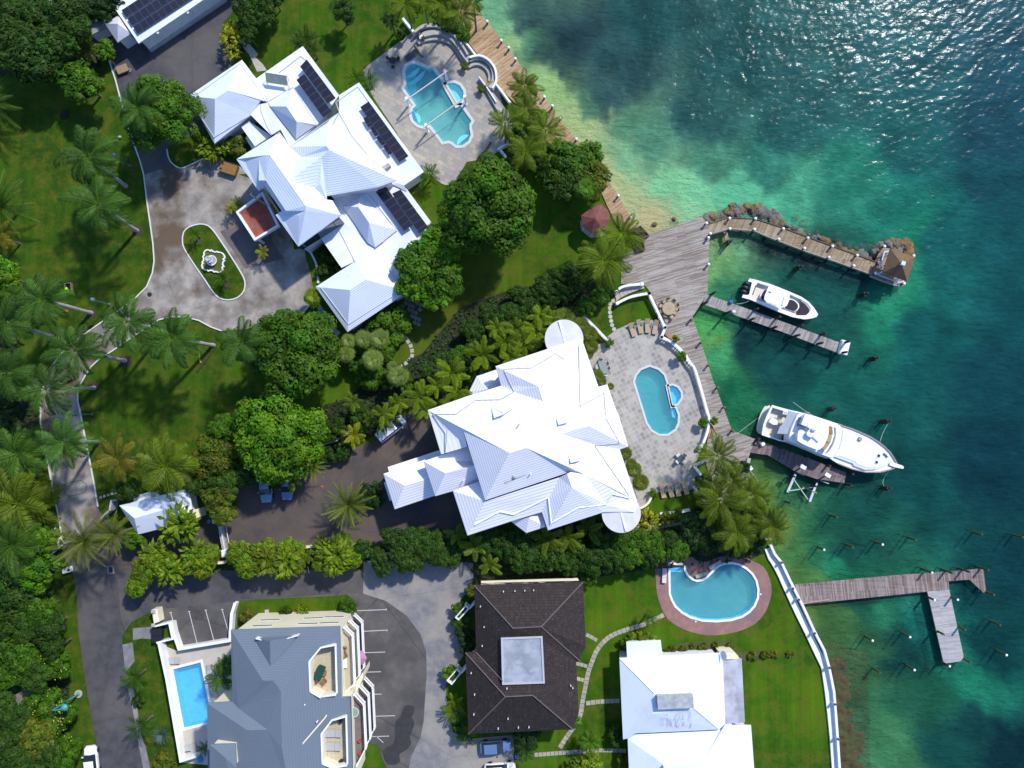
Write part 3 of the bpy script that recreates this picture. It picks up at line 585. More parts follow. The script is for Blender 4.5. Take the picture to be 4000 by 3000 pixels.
# bare soil rings under the royal palms, fallen-leaf patches, planting beds
for i, (f, u, v, r) in enumerate(((T01, 1185, 335, 52), (T01, 790, 1048, 42), (T01, 465, 1252, 48), (T01, 1080, 1458, 60), (T02, 815, 15, 45), (T02, 850, 520, 28), (T00, 1095, 1615, 28), (T01, 1700, 415, 35), (T01, 1960, 800, 32))):
    c = f(u, v, 0); zz = 0.098 if u > 1500 and f is T01 else 0.035
    lp = [Vector((c.x + r / 2.212 * MPP * (1 + .12 * math.sin(3 * a + i)) * math.cos(a), c.y + r / 2.212 * MPP * (1 + .1 * math.cos(2 * a)) * math.sin(a), 0)) for a in [2 * math.pi * k / 22 for k in range(22)]]
    struct(MB().sheet(lp, zz).build('soil_ring', M['earth']))
for nm, pts, mm in (('planting_bed', P(NA, '560 2170 880 2190 1000 2148 1250 2145 1640 2135 1780 2115 2200 2040 2480 2020 2660 2070 2960 2110 2990 2160 2900 2200 2550 2220 2300 2260 1850 2290 1840 2200 1420 2190 1410 2222 560 2230'), M['mulch']),
                    ('planting_bed', P(NA, '1340 1560 1500 1450 1650 1380 1800 1200 2000 1130 2250 1090 2420 1120 2290 1230 2330 1290 2320 1400 2250 1300 1900 1500 1680 1570 1560 1620 1460 1700 1240 1800 1220 1600'), M['mulch']),
                    ('planting_bed', P(NA, '-200 -100 330 -20 320 120 400 230 390 260 300 300 200 280 0 300 -200 300'), M['mulch']),
                    ('planting_bed', P(NA, '-200 1150 60 1200 80 1500 150 1600 150 1900 240 2130 200 2300 220 2450 240 2600 270 2650 270 2900 290 3200 -200 3200'), M['mulch']),
                    ('planting_bed', P(NA, '230 300 320 -100 700 -100 620 60 350 130'), M['mulch']),
                    ('planting_bed', P(NA, '925 90 1010 60 1010 120 950 210 890 140'), M['mulch'])):
    BZ = globals().get('BZ', 0.0) + 0.0045; BEDS = globals().get('BEDS', []) + [pts]; struct(MB().sheet(pts, BZ).build(nm, mm))
for (f, s) in ((T33, '0 650 60 655 100 700 60 720 0 700'), (T33, '135 680 230 655 240 690 150 705'), (T23, '1300 640 1500 570 1880 560 1920 620 1890 660 1300 680'), (T23, '1940 660 2100 650 2212 650 2212 700 2050 740 1950 700')):
    struct(MB().sheet(smooth(P(f, s), 3), 0.04).build('bare_soil', mat('patchy_soil', (0.08, 0.07, 0.025), (0.05, 0.075, 0.012), 2.5, 0.95, world=True, detail=8)))
# ---- decks ----
A_D = math.atan2(70, 230)
M['deck'] = planks('grey_deck', R(17), [(0.13, 0.105, 0.08), (0.25, 0.21, 0.17), (0.38, 0.34, 0.295), (0.85, 0.82, 0.8)], 0.15, 3.5)
M['boardwalk'] = planks('worn_boardwalk', R(38), [(0.20, 0.115, 0.045), (0.36, 0.215, 0.095), (0.44, 0.32, 0.2), (0.86, 0.82, 0.78)], 0.15, 2.4)
deck = P(NA, '2533 918 2741 846 2764 874 2772 944 2764 1134 2760 1152 2705 1238 2732 1315 2790 1500 2793 1502 2859 1681 2950 1715 2931 1767 2915 1816 2940 1884 2960 1916 2990 2000 3020 2110 2960 2110 2800 1950 2770 1850 2755 1800 2770 1650 2740 1500 2670 1380 2590 1300 2600 1260 2540 1140 2515 1110 2425 1108 2430 1000 2480 960 2490 900', 0.18)
dk = MB().prism(deck, -0.05, 0.18).build('wooden_deck', M['deck']); tag(dk, 'broad grey weathered wooden deck between the villa pool terrace and the harbour', 'deck')
bw = P(NA, '1640 -300 1835 -20 1861 36 1925 110 2000 208 2059 290 2127 380 2190 468 2253 545 2289 588 2409 753 2445 814 2476 872 2480 905 2420 900 2370 800 2340 730 2185 612 2095 500 2050 440 1960 350 1905 262 1830 165 1790 40 1600 -200', 0.15)
o = MB().prism(bw, -0.05, 0.15).build('boardwalk', M['boardwalk']); tag(o, 'long brown and grey wooden boardwalk running along the sandy shore', 'boardwalk')
# ---- pools ----
def pool_paint(name, c1, c2, scale=1.2):
    m, t, b = nodes(name); v = coords(t); n = N(t, 'ShaderNodeTexVoronoi', feature='SMOOTH_F1', i_Scale=3.2); t.links.new(v, n.inputs['Vector'])
    n2 = noise(t, v, 0.35, 4); c = ramp(t, n2, [(0.35, c4(c1)), (0.65, c4(c2))])
    c = mixc(t, 0.18, c, mixc(t, n.outputs[0], (1, 1, 1, 1), (0, 0, 0, 1)), 'OVERLAY')
    t.links.new(c, b.inputs['Base Color']); b.inputs['Roughness'].default_value = 0.7; return m
M['pw'] = water_mat('pool_water', (0.92, 0.99, 1.0), (0.14, 0.58, 0.66), 0.3, 0.3, 0.05, 0.05)
def pool(name, label, loop, depth, m, cop, copm, spas=(), z=0.04, steps=()):
    c = sum((Vector(p) for p in loop), Vector()) / len(loop)
    r = thing(name, label, 'swimming pool', (c.x, c.y, 0))
    b = MB()
    for lp, d in [(loop, depth)] + [(q, 0.8) for q in spas]: b.sheet(lp, -d); b.side(lp, -d, z + 0.01)
    b.build('basin', m, r)
    b = MB()
    for lp in [loop] + list(spas): b.wall(lp_off(lp, cop / 2 + 0.005), cop, z - 0.02, z + 0.05, True)
    b.build('coping', copm, r)
    b = MB()
    for lp in [loop] + list(spas): b.sheet(lp, -0.1)
    b.build('water', M['pw'], r)
    for s in steps:
        b = MB()
        for lp, zz in s: b.prism(lp, -depth + 0.01, zz)
        b.build('step', m, r)
    return r
def lp_off(lp, d): return inset(lp, -d)
cw = plain('pale_coping', (0.55, 0.54, 0.52), 0.8)
c1 = Q1(860, 780); c2 = Q1(1480, 1560)
def clipped(c, r, loop): return [q for q in circle(c, r, 40) if inside(q, inset(loop, 0.06))]
def stair(c, rs, loop, ztop, dz): return [(clipped(c, r, loop), ztop - dz * i) for i, r in enumerate(rs)]
pc = Q1(865, 755)
pool('swimming_pool', 'ornate turquoise pool with scalloped ends and a round spa on the stone patio', pool_main, 1.5, pool_paint('turquoise_plaster', (0.34, 0.80, 0.80), (0.27, 0.74, 0.78)), 0.4, cw, [pool_spa],
     steps=[[(clipped(Q1(800, 680), 1.6, pool_main), -0.35)], [(clipped(Q1(800, 680), 2.5, pool_main), -0.6)], [(clipped(Q1(1520, 1640), 1.4, pool_main), -0.4)], [(clipped(Q1(850, 1330), 1.2, pool_main), -0.5)]])
for o_ in (): pass
pool('swimming_pool', 'bright blue oval pool with a small round spa on the grey stone terrace', pool_oval, 1.4, pool_paint('blue_plaster', (0.17, 0.64, 0.92), (0.15, 0.6, 0.9)), 0.3, cw, [spa_oval],
     steps=[[(P(T22, '1376 200 1408 214 1424 260 1418 295 1392 285 1384 240'), -0.45)]])
pool('swimming_pool', 'kidney shaped turquoise pool set in a red concrete surround', pool_kid, 1.5, pool_paint('aqua_plaster', (0.2, 0.66, 0.9), (0.1, 0.5, 0.9)), 0.3, M['white'],
     steps=[[(P(Q4, '350 300 555 310 575 380 350 380'), -0.3)], [(P(Q4, '350 380 575 380 590 430 352 430'), -0.5)]])
pool('swimming_pool', 'rectangular blue pool on the cream terrace beside the grey roofed apartments', pool_apt, 1.5, pool_paint('azure_plaster', (0.10, 0.5, 0.88), (0.085, 0.46, 0.85)), 0.35, M['white'], z=0.06)
# ======================= BUILDINGS =======================
def verts(f, s):
    d = {}
    for q in s.split(';'):
        a = q.split()
        if a: d[a[0]] = f(float(a[1]), float(a[2]), float(a[3]))
    return d
def roof_mesh(b, d, fs):
    for q in fs.split(';'):
        k = q.split()
        if len(k) >= 3:
            pts = [d[i] for i in k]
            if len(k) <= 4: b.face(pts)
            else:
                loops = [[Vector((p.x, p.y, 0)) for p in pts]]
                for t in tessellate_polygon(loops): b.face([pts[i] for i in t])
    return b
def loopd(d, s): return [d[k] for k in s.split()]
def house(name, label, f, V, faces, eave, ze, mr, mw, ins=0.45, fascia=0.22, cat='house', base=0.0, extra=None):
    d = verts(f, V); ol = loopd(d, eave); c = sum(ol, Vector()) / len(ol)
    r = thing(name, label, cat, (c.x, c.y, 0))
    b = roof_mesh(MB(), d, faces)
    for p, q in zip(ol, ol[1:] + ol[:1]):
        b.face([(p.x, p.y, p.z - fascia), (q.x, q.y, q.z - fascia), q, p])
    rf = b.build('roof', mr, r)
    wl = inset(ol, ins); MB().prism(wl, base, ze - fascia - 0.02).build('wall', mw, r)
    return r, d, rf
def windows(root, f, a, b_, spots, w_, h_, m=None, frame=True, off=0.03):
    """windows on the wall between world points a,b at photo spots"""
    d = Vector((b_.x - a.x, b_.y - a.y, 0)).normalized(); n = Vector((-d.y, d.x, 0))
    if n.dot(Vector((0, 0, 0)) - a) < 0: n = -n
    for s in spots:
        u, v = s[0], s[1]; ww = s[2] if len(s) > 2 else w_
        p = wall_hit(f, u, v, a, b_)
        fr = MB(); q = p + n * off
        def rect(hw, hh, o): return [q + n * o + d * sx * hw + Vector((0, 0, sz * hh)) for sx, sz in ((-1, -1), (1, -1), (1, 1), (-1, 1))]
        A, B = rect(ww / 2 + .07, h_ / 2 + .07, 0.0), rect(ww / 2 + .07, h_ / 2 + .07, 0.05)
        C = rect(ww / 2, h_ / 2, 0.05)
        for i in range(4):
            j = (i + 1) % 4; fr.face([A[i], A[j], B[j], B[i]]); fr.face([B[i], B[j], C[j], C[i]])
        w0 = fr.build('window', M['white'], root)
        g = MB(); g.face(rect(ww / 2, h_ / 2, 0.02)); g.build('pane', m or M['glass'], w0)
def solar_mat():
    m, t, b = nodes('solar_cells'); tc = N(t, 'ShaderNodeUVMap'); v = tc.outputs[0]
    br = N(t, 'ShaderNodeTexBrick', offset=0.0); br.inputs['Scale'].default_value = 1.0; br.inputs['Brick Width'].default_value = 1.0; br.inputs['Row Height'].default_value = 1.66; br.inputs['Mortar Size'].default_value = 0.045
    br.inputs['Color1'].default_value = (0.012, 0.013, 0.022, 1); br.inputs['Color2'].default_value = (0.024, 0.018, 0.022, 1); br.inputs['Mortar'].default_value = (0.07, 0.075, 0.09, 1); t.links.new(v, br.inputs['Vector'])
    b2 = N(t, 'ShaderNodeTexBrick', offset=0.0); b2.inputs['Scale'].default_value = 1.0; b2.inputs['Brick Width'].default_value = 0.166; b2.inputs['Row Height'].default_value = 0.166; b2.inputs['Mortar Size'].default_value = 0.012; t.links.new(v, b2.inputs['Vector'])
    c = mixc(t, b2.outputs[1], br.outputs[0], (0.03, 0.03, 0.038, 1))
    t.links.new(c, b.inputs['Base Color']); b.inputs['Roughness'].default_value = 0.18; b.inputs['Specular IOR Level'].default_value = 0.5; return m
M['solar'] = solar_mat()
def solar(root, f, q, z, tilt=0.0, ax='long', name='solar_panels'):
    """array of panels over the photo quadrilateral q (4 corners), z metres up; tilt lifts the first edge"""
    p = P(f, q, z); p[0].z += tilt; p[1].z += tilt
    b = MB(); uvs = []
    fce = b.face(p); uv = b.bm.loops.layers.uv.new('UVMap')
    L, Wd = (p[1] - p[0]).length, (p[2] - p[1]).length
    for lp, c in zip(fce.loops, ((0, 0), (L, 0), (L, Wd), (0, Wd))): lp[uv].uv = c if ax == 'long' else (c[1], c[0])
    lo = [v - Vector((0, 0, 0.07)) for v in p]
    for i in range(4): b.face([p[i], lo[i], lo[(i + 1) % 4], p[(i + 1) % 4]])
    b.face([v - Vector((0, 0, 0.07)) for v in p][::-1])
    return b.build(name, M['solar'], root, weld=False)
from mathutils.bvhtree import BVHTree
def roof_bvh(root, keys=('roof',)):
    vs, fs = [], []
    for ch in root.children:
        if ch.type == 'MESH' and ch.name.startswith(keys):
            k = len(vs); o_ = base_of(ch)
            vs += [v.co + o_ for v in ch.data.vertices]; fs += [[k + i for i in p.vertices] for p in ch.data.polygons]
    return BVHTree.FromPolygons(vs, fs)
def cast(bvh, f, u, v, dflt=3.0):
    p = f(u, v, 0); c = Vector((0, 0, H)); h = bvh.ray_cast(c, (p - c).normalized())
    return h[0] if h[0] else f(u, v, dflt)
def tubes(root, name, f, lines, m, r=0.05):
    """ribs laid along the roof surface under the photo polylines"""
    bvh = roof_bvh(root)
    for s, z in lines:
        n = [float(q) for q in s.split()]; pts = []
        for i in range(0, len(n) - 2, 2):
            for k in range(6): pts.append((n[i] + (n[i + 2] - n[i]) * k / 6, n[i + 1] + (n[i + 3] - n[i + 1]) * k / 6))
        pts.append((n[-2], n[-1]))
        q = [cast(bvh, f, u, v, z) + Vector((0, 0, r * 0.7)) for u, v in pts]
        MB().tube(q, r, 5).build(name, m, root)
# ---------- north white house (many hipped roofs) ----------
VB = 'a 130 720 3.6;b 903 197 3.6;b2 1110 468 3.8;b3 1270 800 3.9;g1 1170 782 4.2;g2 1130 845 4.0;g3 1030 992 3.6;d 508 1405 3.6;r1 515 757 6.3;r2 705 636 6.3'
r, dB, _ = house('courtyard_villa', 'large white villa with many stepped hip roofs and solar arrays beside the ornate pool', K5, VB, 'a b r2 r1;b b2 b3 g1 r2;r1 r2 g1 g2 g3 d;a r1 d', 'a b b2 b3 g1 g2 g3 d', 3.6, M['roof_b'], M['wallwhite'])
villaN = r
def add_roof(root, f, V, faces, eave=None, ze=None, mr=None, fascia=0.22, base=0.0, ins=0.45, mw=None, name='roof'):
    d = verts(f, V); b = roof_mesh(MB(), d, faces)
    if eave:
        ol = loopd(d, eave)
        for p, q in zip(ol, ol[1:] + ol[:1]): b.face([(p.x, p.y, p.z - fascia), (q.x, q.y, q.z - fascia), q, p])
    o = b.build(name, mr or M['roof_b'], root)
    if eave and ze: MB().prism(inset(ol, ins), base, ze - fascia - 0.02).build('wall', mw or M['wallwhite'], root)
    return o, d
# flat and gently sloped lower roofs
add_roof(villaN, K5, 'a 1110 465 3.7;b 1780 0 3.7;c 2303 708 3.7;d 2010 1110 3.7;e 1640 1440 3.7;f 1590 1450 3.7;g 1460 1200 3.7;h 1322 1282 3.7;i 1030 992 3.7;j 1130 845 3.75;k 1280 800 3.75', 'a b c d e f g h i j k', 'a b c d e f g h i j k', 3.7, M['roof_flat'])
add_roof(villaN, K5, 'a 890 1160 2.8;b 1000 1075 2.8;c 1320 1290 2.8;d 1090 1445 2.8', 'a b c d', 'a b c d', 2.8, M['roof_flat'])
add_roof(villaN, K5, 'a 955 1325 2.0;b 975 1290 2.0;c 1090 1440 2.0;d 1045 1475 2.0', 'a b c d', 'a b c d', 2.0, M['roof_flat'], ins=0.1)
add_roof(villaN, K5, 'w 1310 868 3.9;x 1285 805 3.9;n 1640 592 3.9;e 1985 1135 3.9;f 1940 1158 3.9;s 1682 1345 3.9;r1 1545 870 5.6;r2 1690 1085 5.6', 'w x n r1;n e f r2 r1;r2 f s;w r1 r2 s', None)
# upper eastern wing
add_roof(villaN, T10, 'a 890 712 4.2;b 1450 1485 4.2;c 1280 1602 4.2;c2 1310 1659 3.9;d 1000 1500 4.2;e 560 1100 4.2;f 520 1085 4.0;g 720 970 4.2;h 718 822 4.2', 'a b c d e g h;d c c2', 'a b c d e f g h', 4.2, M['roof_flat'])
# two-storey blocks
e = 7.0
add_roof(villaN, K6, 'nw 105 275 7;n 850 -190 7;nb 950 -60 7;v1 1020 60 7;p1 1130 290 8.0;q1 1015 640 8.6;q2 1460 772 8.0;q3 1660 970 7.0;e2 1760 985 7;e 1912 1240 7;s 1172 1781 7;s2 782 1240 7;s3 885 1167 7;m2 600 750 7;m1 482 815 7;r1 682 200 9.7;r2 1300 1080 9.7;r1b 612 202 9.4;r2b 1298 1165 9.4;w1 490 285 8.6;w2 490 640 8.3;w3 612 640 8.6;x1 240 290 7.3;y1 1187 1245 8.8;y2 890 1245 7.3;x2 960 1165 8.6',
 'nw n r1 r1b w1 x1;n nb v1 p1 q1 r1;q1 q2 q3 e2 e r2 r1;x1 w1 w2 m1 nw;w1 r1b w3 w2;w2 w3 m2 m1;r1b r1 r2 r2b x2 w3;w3 x2 s3 m2;x2 r2b y1 y2 s3;y2 y1 s s2;s3 y2 s2;y1 r2b r2 e s',
 'nw n nb v1 q3 e2 e s s2 s3 m2 m1', 7.0, M['roof_b'], base=0.0)
add_roof(villaN, K6, 'v1 1020 60 7;n 1700 -380 7;a 1660 45 10.0;b 1715 115 9.9;e 2870 640 7;e3 2560 750 7;q3 1665 905 7;c 1555 700 8.3;d 1570 235 9.4;f 1220 237 7.9;q1 1015 640 8.6;q2 1460 772 8.0;p1 1130 290 8.0;q4 1670 970 7',
 'v1 n a;n e b a;b e e3 q3;a b q3 c d f v1;f d p1;d q1 p1;d c q2 q1;c q3 q4 q2;v1 f p1', None)
dw = verts(K6, 'v1 1020 60 7;n 1700 -380 7;e 2870 640 7;e3 2560 750 7;q3 1665 905 7'); MB().prism(inset(loopd(dw, 'v1 n e e3 q3'), 0.45), 0, 6.75).build('wall', M['wallwhite'], villaN)
b = MB(); ol = loopd(dw, 'n e e3 q3')
for p, q in zip(ol, ol[1:]): b.face([(p.x, p.y, p.z - .25), (q.x, q.y, q.z - .25), q, p])
b.build('fascia', M['white'], villaN)
# south-east wing
add_roof(villaN, T11, 'a 905 -110 3.8;b 1300 -30 3.8;c 1550 310 3.8;c2 1620 400 3.8;d 1300 860 3.8;h 1005 550 3.8;i 862 595 3.8;j 738 655 3.6;k 560 400 3.6;l 700 290 3.8;m 640 90 3.8', 'a b c c2 d h i j k l m', 'a b c c2 d h i j k l m', 3.8, M['roof_flat'])
add_roof(villaN, T11, 'w 750 125 4.0;n 905 22 4.0;e 1218 330 4.0;s 1032 482 4.0;s2 965 440 4.0;r1 885 130 5.6;r2 975 262 5.6', 'w n r1;n e r2 r1;r2 e s s2;w r1 r2 s2', None)
add_roof(villaN, T11, 'w 515 820 3.7;n 862 595 3.9;n2 1005 550 3.9;k 1130 560 4.0;e1 1200 720 3.8;e 1312 860 3.7;s 790 1210 3.7;r1 815 847 6.2;r2 955 757 6.2', 'w n n2 r2 r1;n2 k e1 e r2;r2 e s r1;w r1 s', 'w n n2 k e1 e s', 3.7, M['roof_b'])
add_roof(villaN, T10, 'a 950 1510 4.6;b 1045 1447 4.6;c 1120 1560 4.6;d 1030 1640 4.6', 'a b c d', 'a b c d', 4.7, M['roof_flat'], ins=0.02, name='roof')
b = MB(); b.prism(P(T10, '1062 1455 1142 1405 1162 1430 1080 1482', 5.0), 4.0, 5.0); b.build('chimney', M['stonewall'], villaN)
for q in ('440 515 690 850 618 895 380 575', '418 640 655 965 580 1015 348 690', '975 878 1318 1350 1240 1400 900 925', '965 1005 1010 1080 972 1100 925 1022', '1015 1088 1062 1160 1030 1180 982 1100', '1070 1166 1120 1238 1088 1258 1036 1186', '1130 1243 1178 1320 1148 1338 1094 1260'):
    solar(villaN, T10, q, 4.75, 0.1)
solar(villaN, T11, '1115 -60 1355 285 1280 335 1035 0', 4.5, 0.1); solar(villaN, T11, '1250 -20 1490 305 1412 355 1175 15', 4.5, 0.1)
wh = P(K5, '1235 378 1540 425 1545 535 1232 490', 5.2); wh[2].z = wh[3].z = 4.5
b = MB(); b.face(wh); lo = [p - Vector((0, 0, .12)) for p in wh]
for i in range(4): b.face([wh[i], lo[i], lo[(i + 1) % 4], wh[(i + 1) % 4]])
for p in lo: b.tube([p, (p.x, p.y, 3.7)], 0.04, 5)
b.build('solar_water_heater', mat('heater_panel', (0.26, 0.30, 0.27), (0.22, 0.25, 0.22), 3, 0.4), villaN)
tubes(villaN, 'gutter', K5, [('165 765 880 255 1060 500 1250 795', 3.85), ('1290 795 1640 595 1975 1130', 4.05), ('1440 385 1750 145 1830 210', 3.85), ('155 775 505 1320', 3.9), ('510 1310 1020 1000', 3.85), ('1435 1245 1590 1445', 7.2)], M['gutter'], 0.06)
tubes(villaN, 'gutter', T10, [('300 1265 715 978', 7.25), ('720 980 830 1175 1035 1420', 7.25), ('720 970 690 885 880 750', 4.3), ('880 750 975 880', 4.3), ('40 900 45 960 90 1080 135 1160', 3.85)], M['gutter'], 0.06)
tubes(villaN, 'gutter', T11, [('975 20 1210 325', 4.05), ('1030 480 1220 335', 4.05), ('715 320 855 600', 3.9), ('560 825 800 1145', 3.95), ('800 1145 1290 830', 3.95)], M['gutter'], 0.06)
b = MB(); b.wall(P(T11, '365 470 735 235', 6.0), 0.12, 3.9, 6.7); b.build('upper_window_band', M['glass'], villaN)
# porch with the red tiled roof terrace
tc = P(K6, '95 1190 560 835 850 1430 420 1690', 3.6); c = sum(tc, Vector()) / 4
b = MB(); b.prism(tc, 3.1, 3.3); fl = b.build('porch_slab', M['white'], villaN)
b = MB(); b.sheet(inset(tc, 0.35), 3.32); b.build('red_terrace_floor', tiles('red_tiles', R(33), [(0.28, 0.055, 0.035), (0.34, 0.08, 0.05), (0.24, 0.05, 0.035)], 0.45, 0.45, (0.2, 0.08, 0.06), 0.015, dirt=(0.2, 0.13, 0.1)), villaN)
b = MB(); b.wall(inset(tc, 0.16), 0.3, 3.3, 3.75, True); b.build('parapet', M['white'], villaN)
for k in (0, 1, 3): p = inset(tc, 0.4)[k]; MB().cyl((p.x, p.y, 0), 0.2, 3.12, 12).build('column', M['white'], villaN)
t = thing('scaffold', 'grey scaffold poles and planks standing on the red tiled porch roof', 'scaffold', W(1040, 780, 3.33))
b = MB()
for a_, c_ in ((0, 0), (1.9, -1.1), (0.75, 1.3), (2.6, 0.2)):
    b.tube([t.location + Vector((a_ - 1.4, c_, 0)), t.location + Vector((a_ - 1.4, c_, 2.6))], 0.03, 5)
for zz in (0.5, 1.5, 2.5):
    q = [t.location + Vector((a_ - 1.4, c_, zz)) for a_, c_ in ((0, 0), (1.9, -1.1), (2.6, 0.2), (0.75, 1.3), (0, 0))]; b.tube(q, 0.03, 5)
b.build('poles', M['grey'], t)
b = MB(); b.wall(P(K6, '560 790 720 1010 850 1210', 6.0), 0.24, 5.9, 5.98); b.build('plank', mat('new_timber', (0.5, 0.33, 0.15), (0.42, 0.27, 0.12), 3, 0.8), t)
o = MB().box(T00(1990, 1470), (2.4, 1.5, 0.9), R(-18)).build('timber_stack', mat('orange_timber', (0.24, 0.13, 0.04), (0.18, 0.10, 0.035), 3, 0.8), bevel=0.02); tag(o, 'brown timber crate standing against the villa wall above the forecourt', 'crate')
# ---------- garage at the top left ----------
Vg = 'a 975 48 3.4;b 1197 375 3.4;c 1850 -65 3.4;d 2300 -370 3.4;e 2080 -690 3.4'
gar, dg, _ = house('garage_block', 'long white flat roofed garage covered with solar panels at the top of the drive', T00, Vg, 'a b c d e', 'a b c d e', 3.4, M['roof_flat'], M['wallwhite'], cat='garage')
for k in range(3):
    a = (1045 + k * 50, 88 + k * 72)
    L = (1190, -775)
    q = [(a[0] + 4, a[1]), (a[0] + 4 + L[0], a[1] + L[1]), (a[0] + 42 + L[0], a[1] + 60 + L[1]), (a[0] + 42, a[1] + 60)]
    q = [q[0], q[1], q[2], q[3]]
    solar(gar, T00, ' '.join('%g %g' % p for p in q), 3.75, 0.0)
for (u, v) in ((1390, 270), (1650, 95)): MB().tube([T00(u - 30, v + 10, 3.2), T00(u + 30, v + 45, 0.4)], 0.24, 4).build('buttress', M['wallwhite'], gar)
b = MB(); b.prism(P(T00, '1225 365 1300 445 1960 0 1900 -70', 0.4), 0, 0.4); b.build('plinth', M['stonewall'], gar)
pv_, dp, _ = house('gate_pavilion', 'small square white pavilion with a stained pyramid roof beside the garage', T00, 'a 908 205 2.9;b 1030 128 2.9;c 1132 290 2.9;d 1015 366 2.9;t 1018 205 4.1', 'a b t;b c t;c d t;d a t', 'a b c d', 2.9, stepped('stained_stepped_roof', (0.62, 0.62, 0.68), (0.3, 0.28, 0.34), 0.13, 0.5, 0.8, 0.6), M['wallwhite'], ins=0.3, cat='pavilion')
house('tool_shed', 'low grey lean-to shed beside the small pyramid roofed pavilion', T00, 'a 745 238 2.2;b 875 165 2.2;c 925 232 2.2;d 785 305 2.2', 'a b c d', 'a b c d', 2.2, M['grey'] if False else mat('grey_roof', (0.26, 0.28, 0.3), (0.22, 0.23, 0.26), 1, 0.7), M['wallwhite'], ins=0.05, cat='shed')
o = MB().sheet(P(T00, '940 160 945 128 995 122 1000 150', 2.4), 2.4).side(P(T00, '940 160 945 128 995 122 1000 150', 2.4), 0, 2.4).build('electrical_cabinet', mat('teal_cabinet', (0.1, 0.14, 0.14), (0.08, 0.11, 0.11), 3, 0.6)); tag(o, 'small dark teal cabinet against the corner of the solar roofed garage', 'cabinet')
# ---------- central villa with two round corner turrets ----------
VC = '''A 75 890 8.6;N1 478 748 8.6;N2 780 655 8.6;N3 725 468 8.6;N4 1225 302 8.6;N5 1310 270 8.6;N6 1555 205 8.6;E1 1715 665 8.6;E2 1800 642 8.6;E3 1885 890 8.6;E3b 1910 940 8.6;E4 2002 1240 8.6;E5 1920 1268 8.6;E6 2085 1760 8.6;S1 2060 1870 8.6;S2 1765 1870 8.6;S3 1230 2045 8.6;S4 1170 1870 8.6;S5 870 1960 8.6;S6 457 2095 8.6;W1 317 1665 8.6;W2 600 1560 8.6;A2 205 1315 8.6;A3 455 1240 9.8;P 410 1060 10.9;Q 628 1755 10.9;R1 860 1300 14.2;R2 1020 1250 14.2;T 1465 1475 10.9;v1 905 715 9.8;v2 1130 822 11.5;v3 1185 805 11.7;n1 1140 665 11.7;v4 1540 852 9.6;h1 1620 1040 11.4;h2 1360 1120 11.5;g1 1690 1225 9.6;k1 1590 1510 11;k2 1950 1695 9.1;k3 1790 1795 9;m1 1415 1500 11.5;m2 1460 1635 11.5;m3 1340 1535 10.6;m4 1238 1735 9.5;q0 628 1765 10.5'''
villaC, dC, rfC = house('turret_villa', 'huge white central villa with steep stepped roofs and two round turrets', G7, VC,
 'A N1 N2 v1 v2 v3 R2 R1;N3 n1 v3 v2 v1 N2;N3 N4 N5 n1;N5 N6 E1 v4 v3 n1;R2 v3 v4 h1 h2;v4 E1 E2 E3 E3b E4 h1;h2 h1 E4 E5 g1;R2 h2 g1 k1 T;g1 E5 E6 k2 k1;k1 k2 k3;T k1 k3 m2 m1;k2 E6 S1 S2 k3;m2 k3 S2 S3;m1 m2 S3 m4 m3;q0 m3 m4 S4 S5 S6;m4 S3 S4;W1 W2 q0 S6;A P A3 A2;R1 R2 T Q;P R1 Q',
 'A N1 N2 N3 N4 N5 N6 E1 E2 E3 E3b E4 E5 E6 S1 S2 S3 S4 S5 S6 W1 W2 A3 A2', 8.6, M['roof_c'], mat('villa_wall', (0.62, 0.6, 0.56), (0.55, 0.53, 0.5), 0.8, 0.8), ins=0.7)
b = MB(); 
for p, q in ((dC['P'], dC['Q']), (dC['Q'], dC['T'])): b.face([(p.x, p.y, 9.6), (q.x, q.y, 9.6), (q.x, q.y, q.z - .002), (p.x, p.y, p.z - .002)])
b.build('fascia', M['white'], villaC)
for u, v in ((1385, 205), (1935, 1880)):
    c = G7(u, v, 8.35); b = MB(); b.lathe((c.x, c.y, 0), [(2.1, 0), (2.1, 8.1)], 32); b.build('turret', dC and M['wallwhite'], villaC, smooth=False)
    b = MB(); b.lathe((c.x, c.y, 8.1), [(2.5, 0), (2.56, 0.24), (0.02, 0.42)], 48); rr = b.build('turret_roof', mat('turret_coating', (0.62, 0.6, 0.64), (0.54, 0.52, 0.57), 0.8, 0.8), villaC)
    q1, q2 = c + Vector((-0.65, 2.35, 0.1)), c + Vector((0.6, -2.3, 0.1)); b = MB(); b.wall([q1, q2], 0.28, 8.35, 8.55); b.build('roof_rib', M['wallwhite'], villaC)
add_roof(villaC, G7, 'a 470 715 5.0;b 545 563 5.0;c 735 500 5.0;d 790 655 5.0;e 480 750 5.0;t 645 690 6.2', 'a b t;b c t;c d t;a t e;e t d', 'a b c d e', 5.0, M['roof_c'], ins=0.4)
add_roof(villaC, G7, 'a 870 1955 7.4;b 1022 2070 7.4;c 1210 2010 7.4;d 1165 1865 7.4;t 1045 1925 8.5', 'a b t;b c t;c d t;d a t', 'a b c d', 7.4, M['roof_c'], ins=0.4)
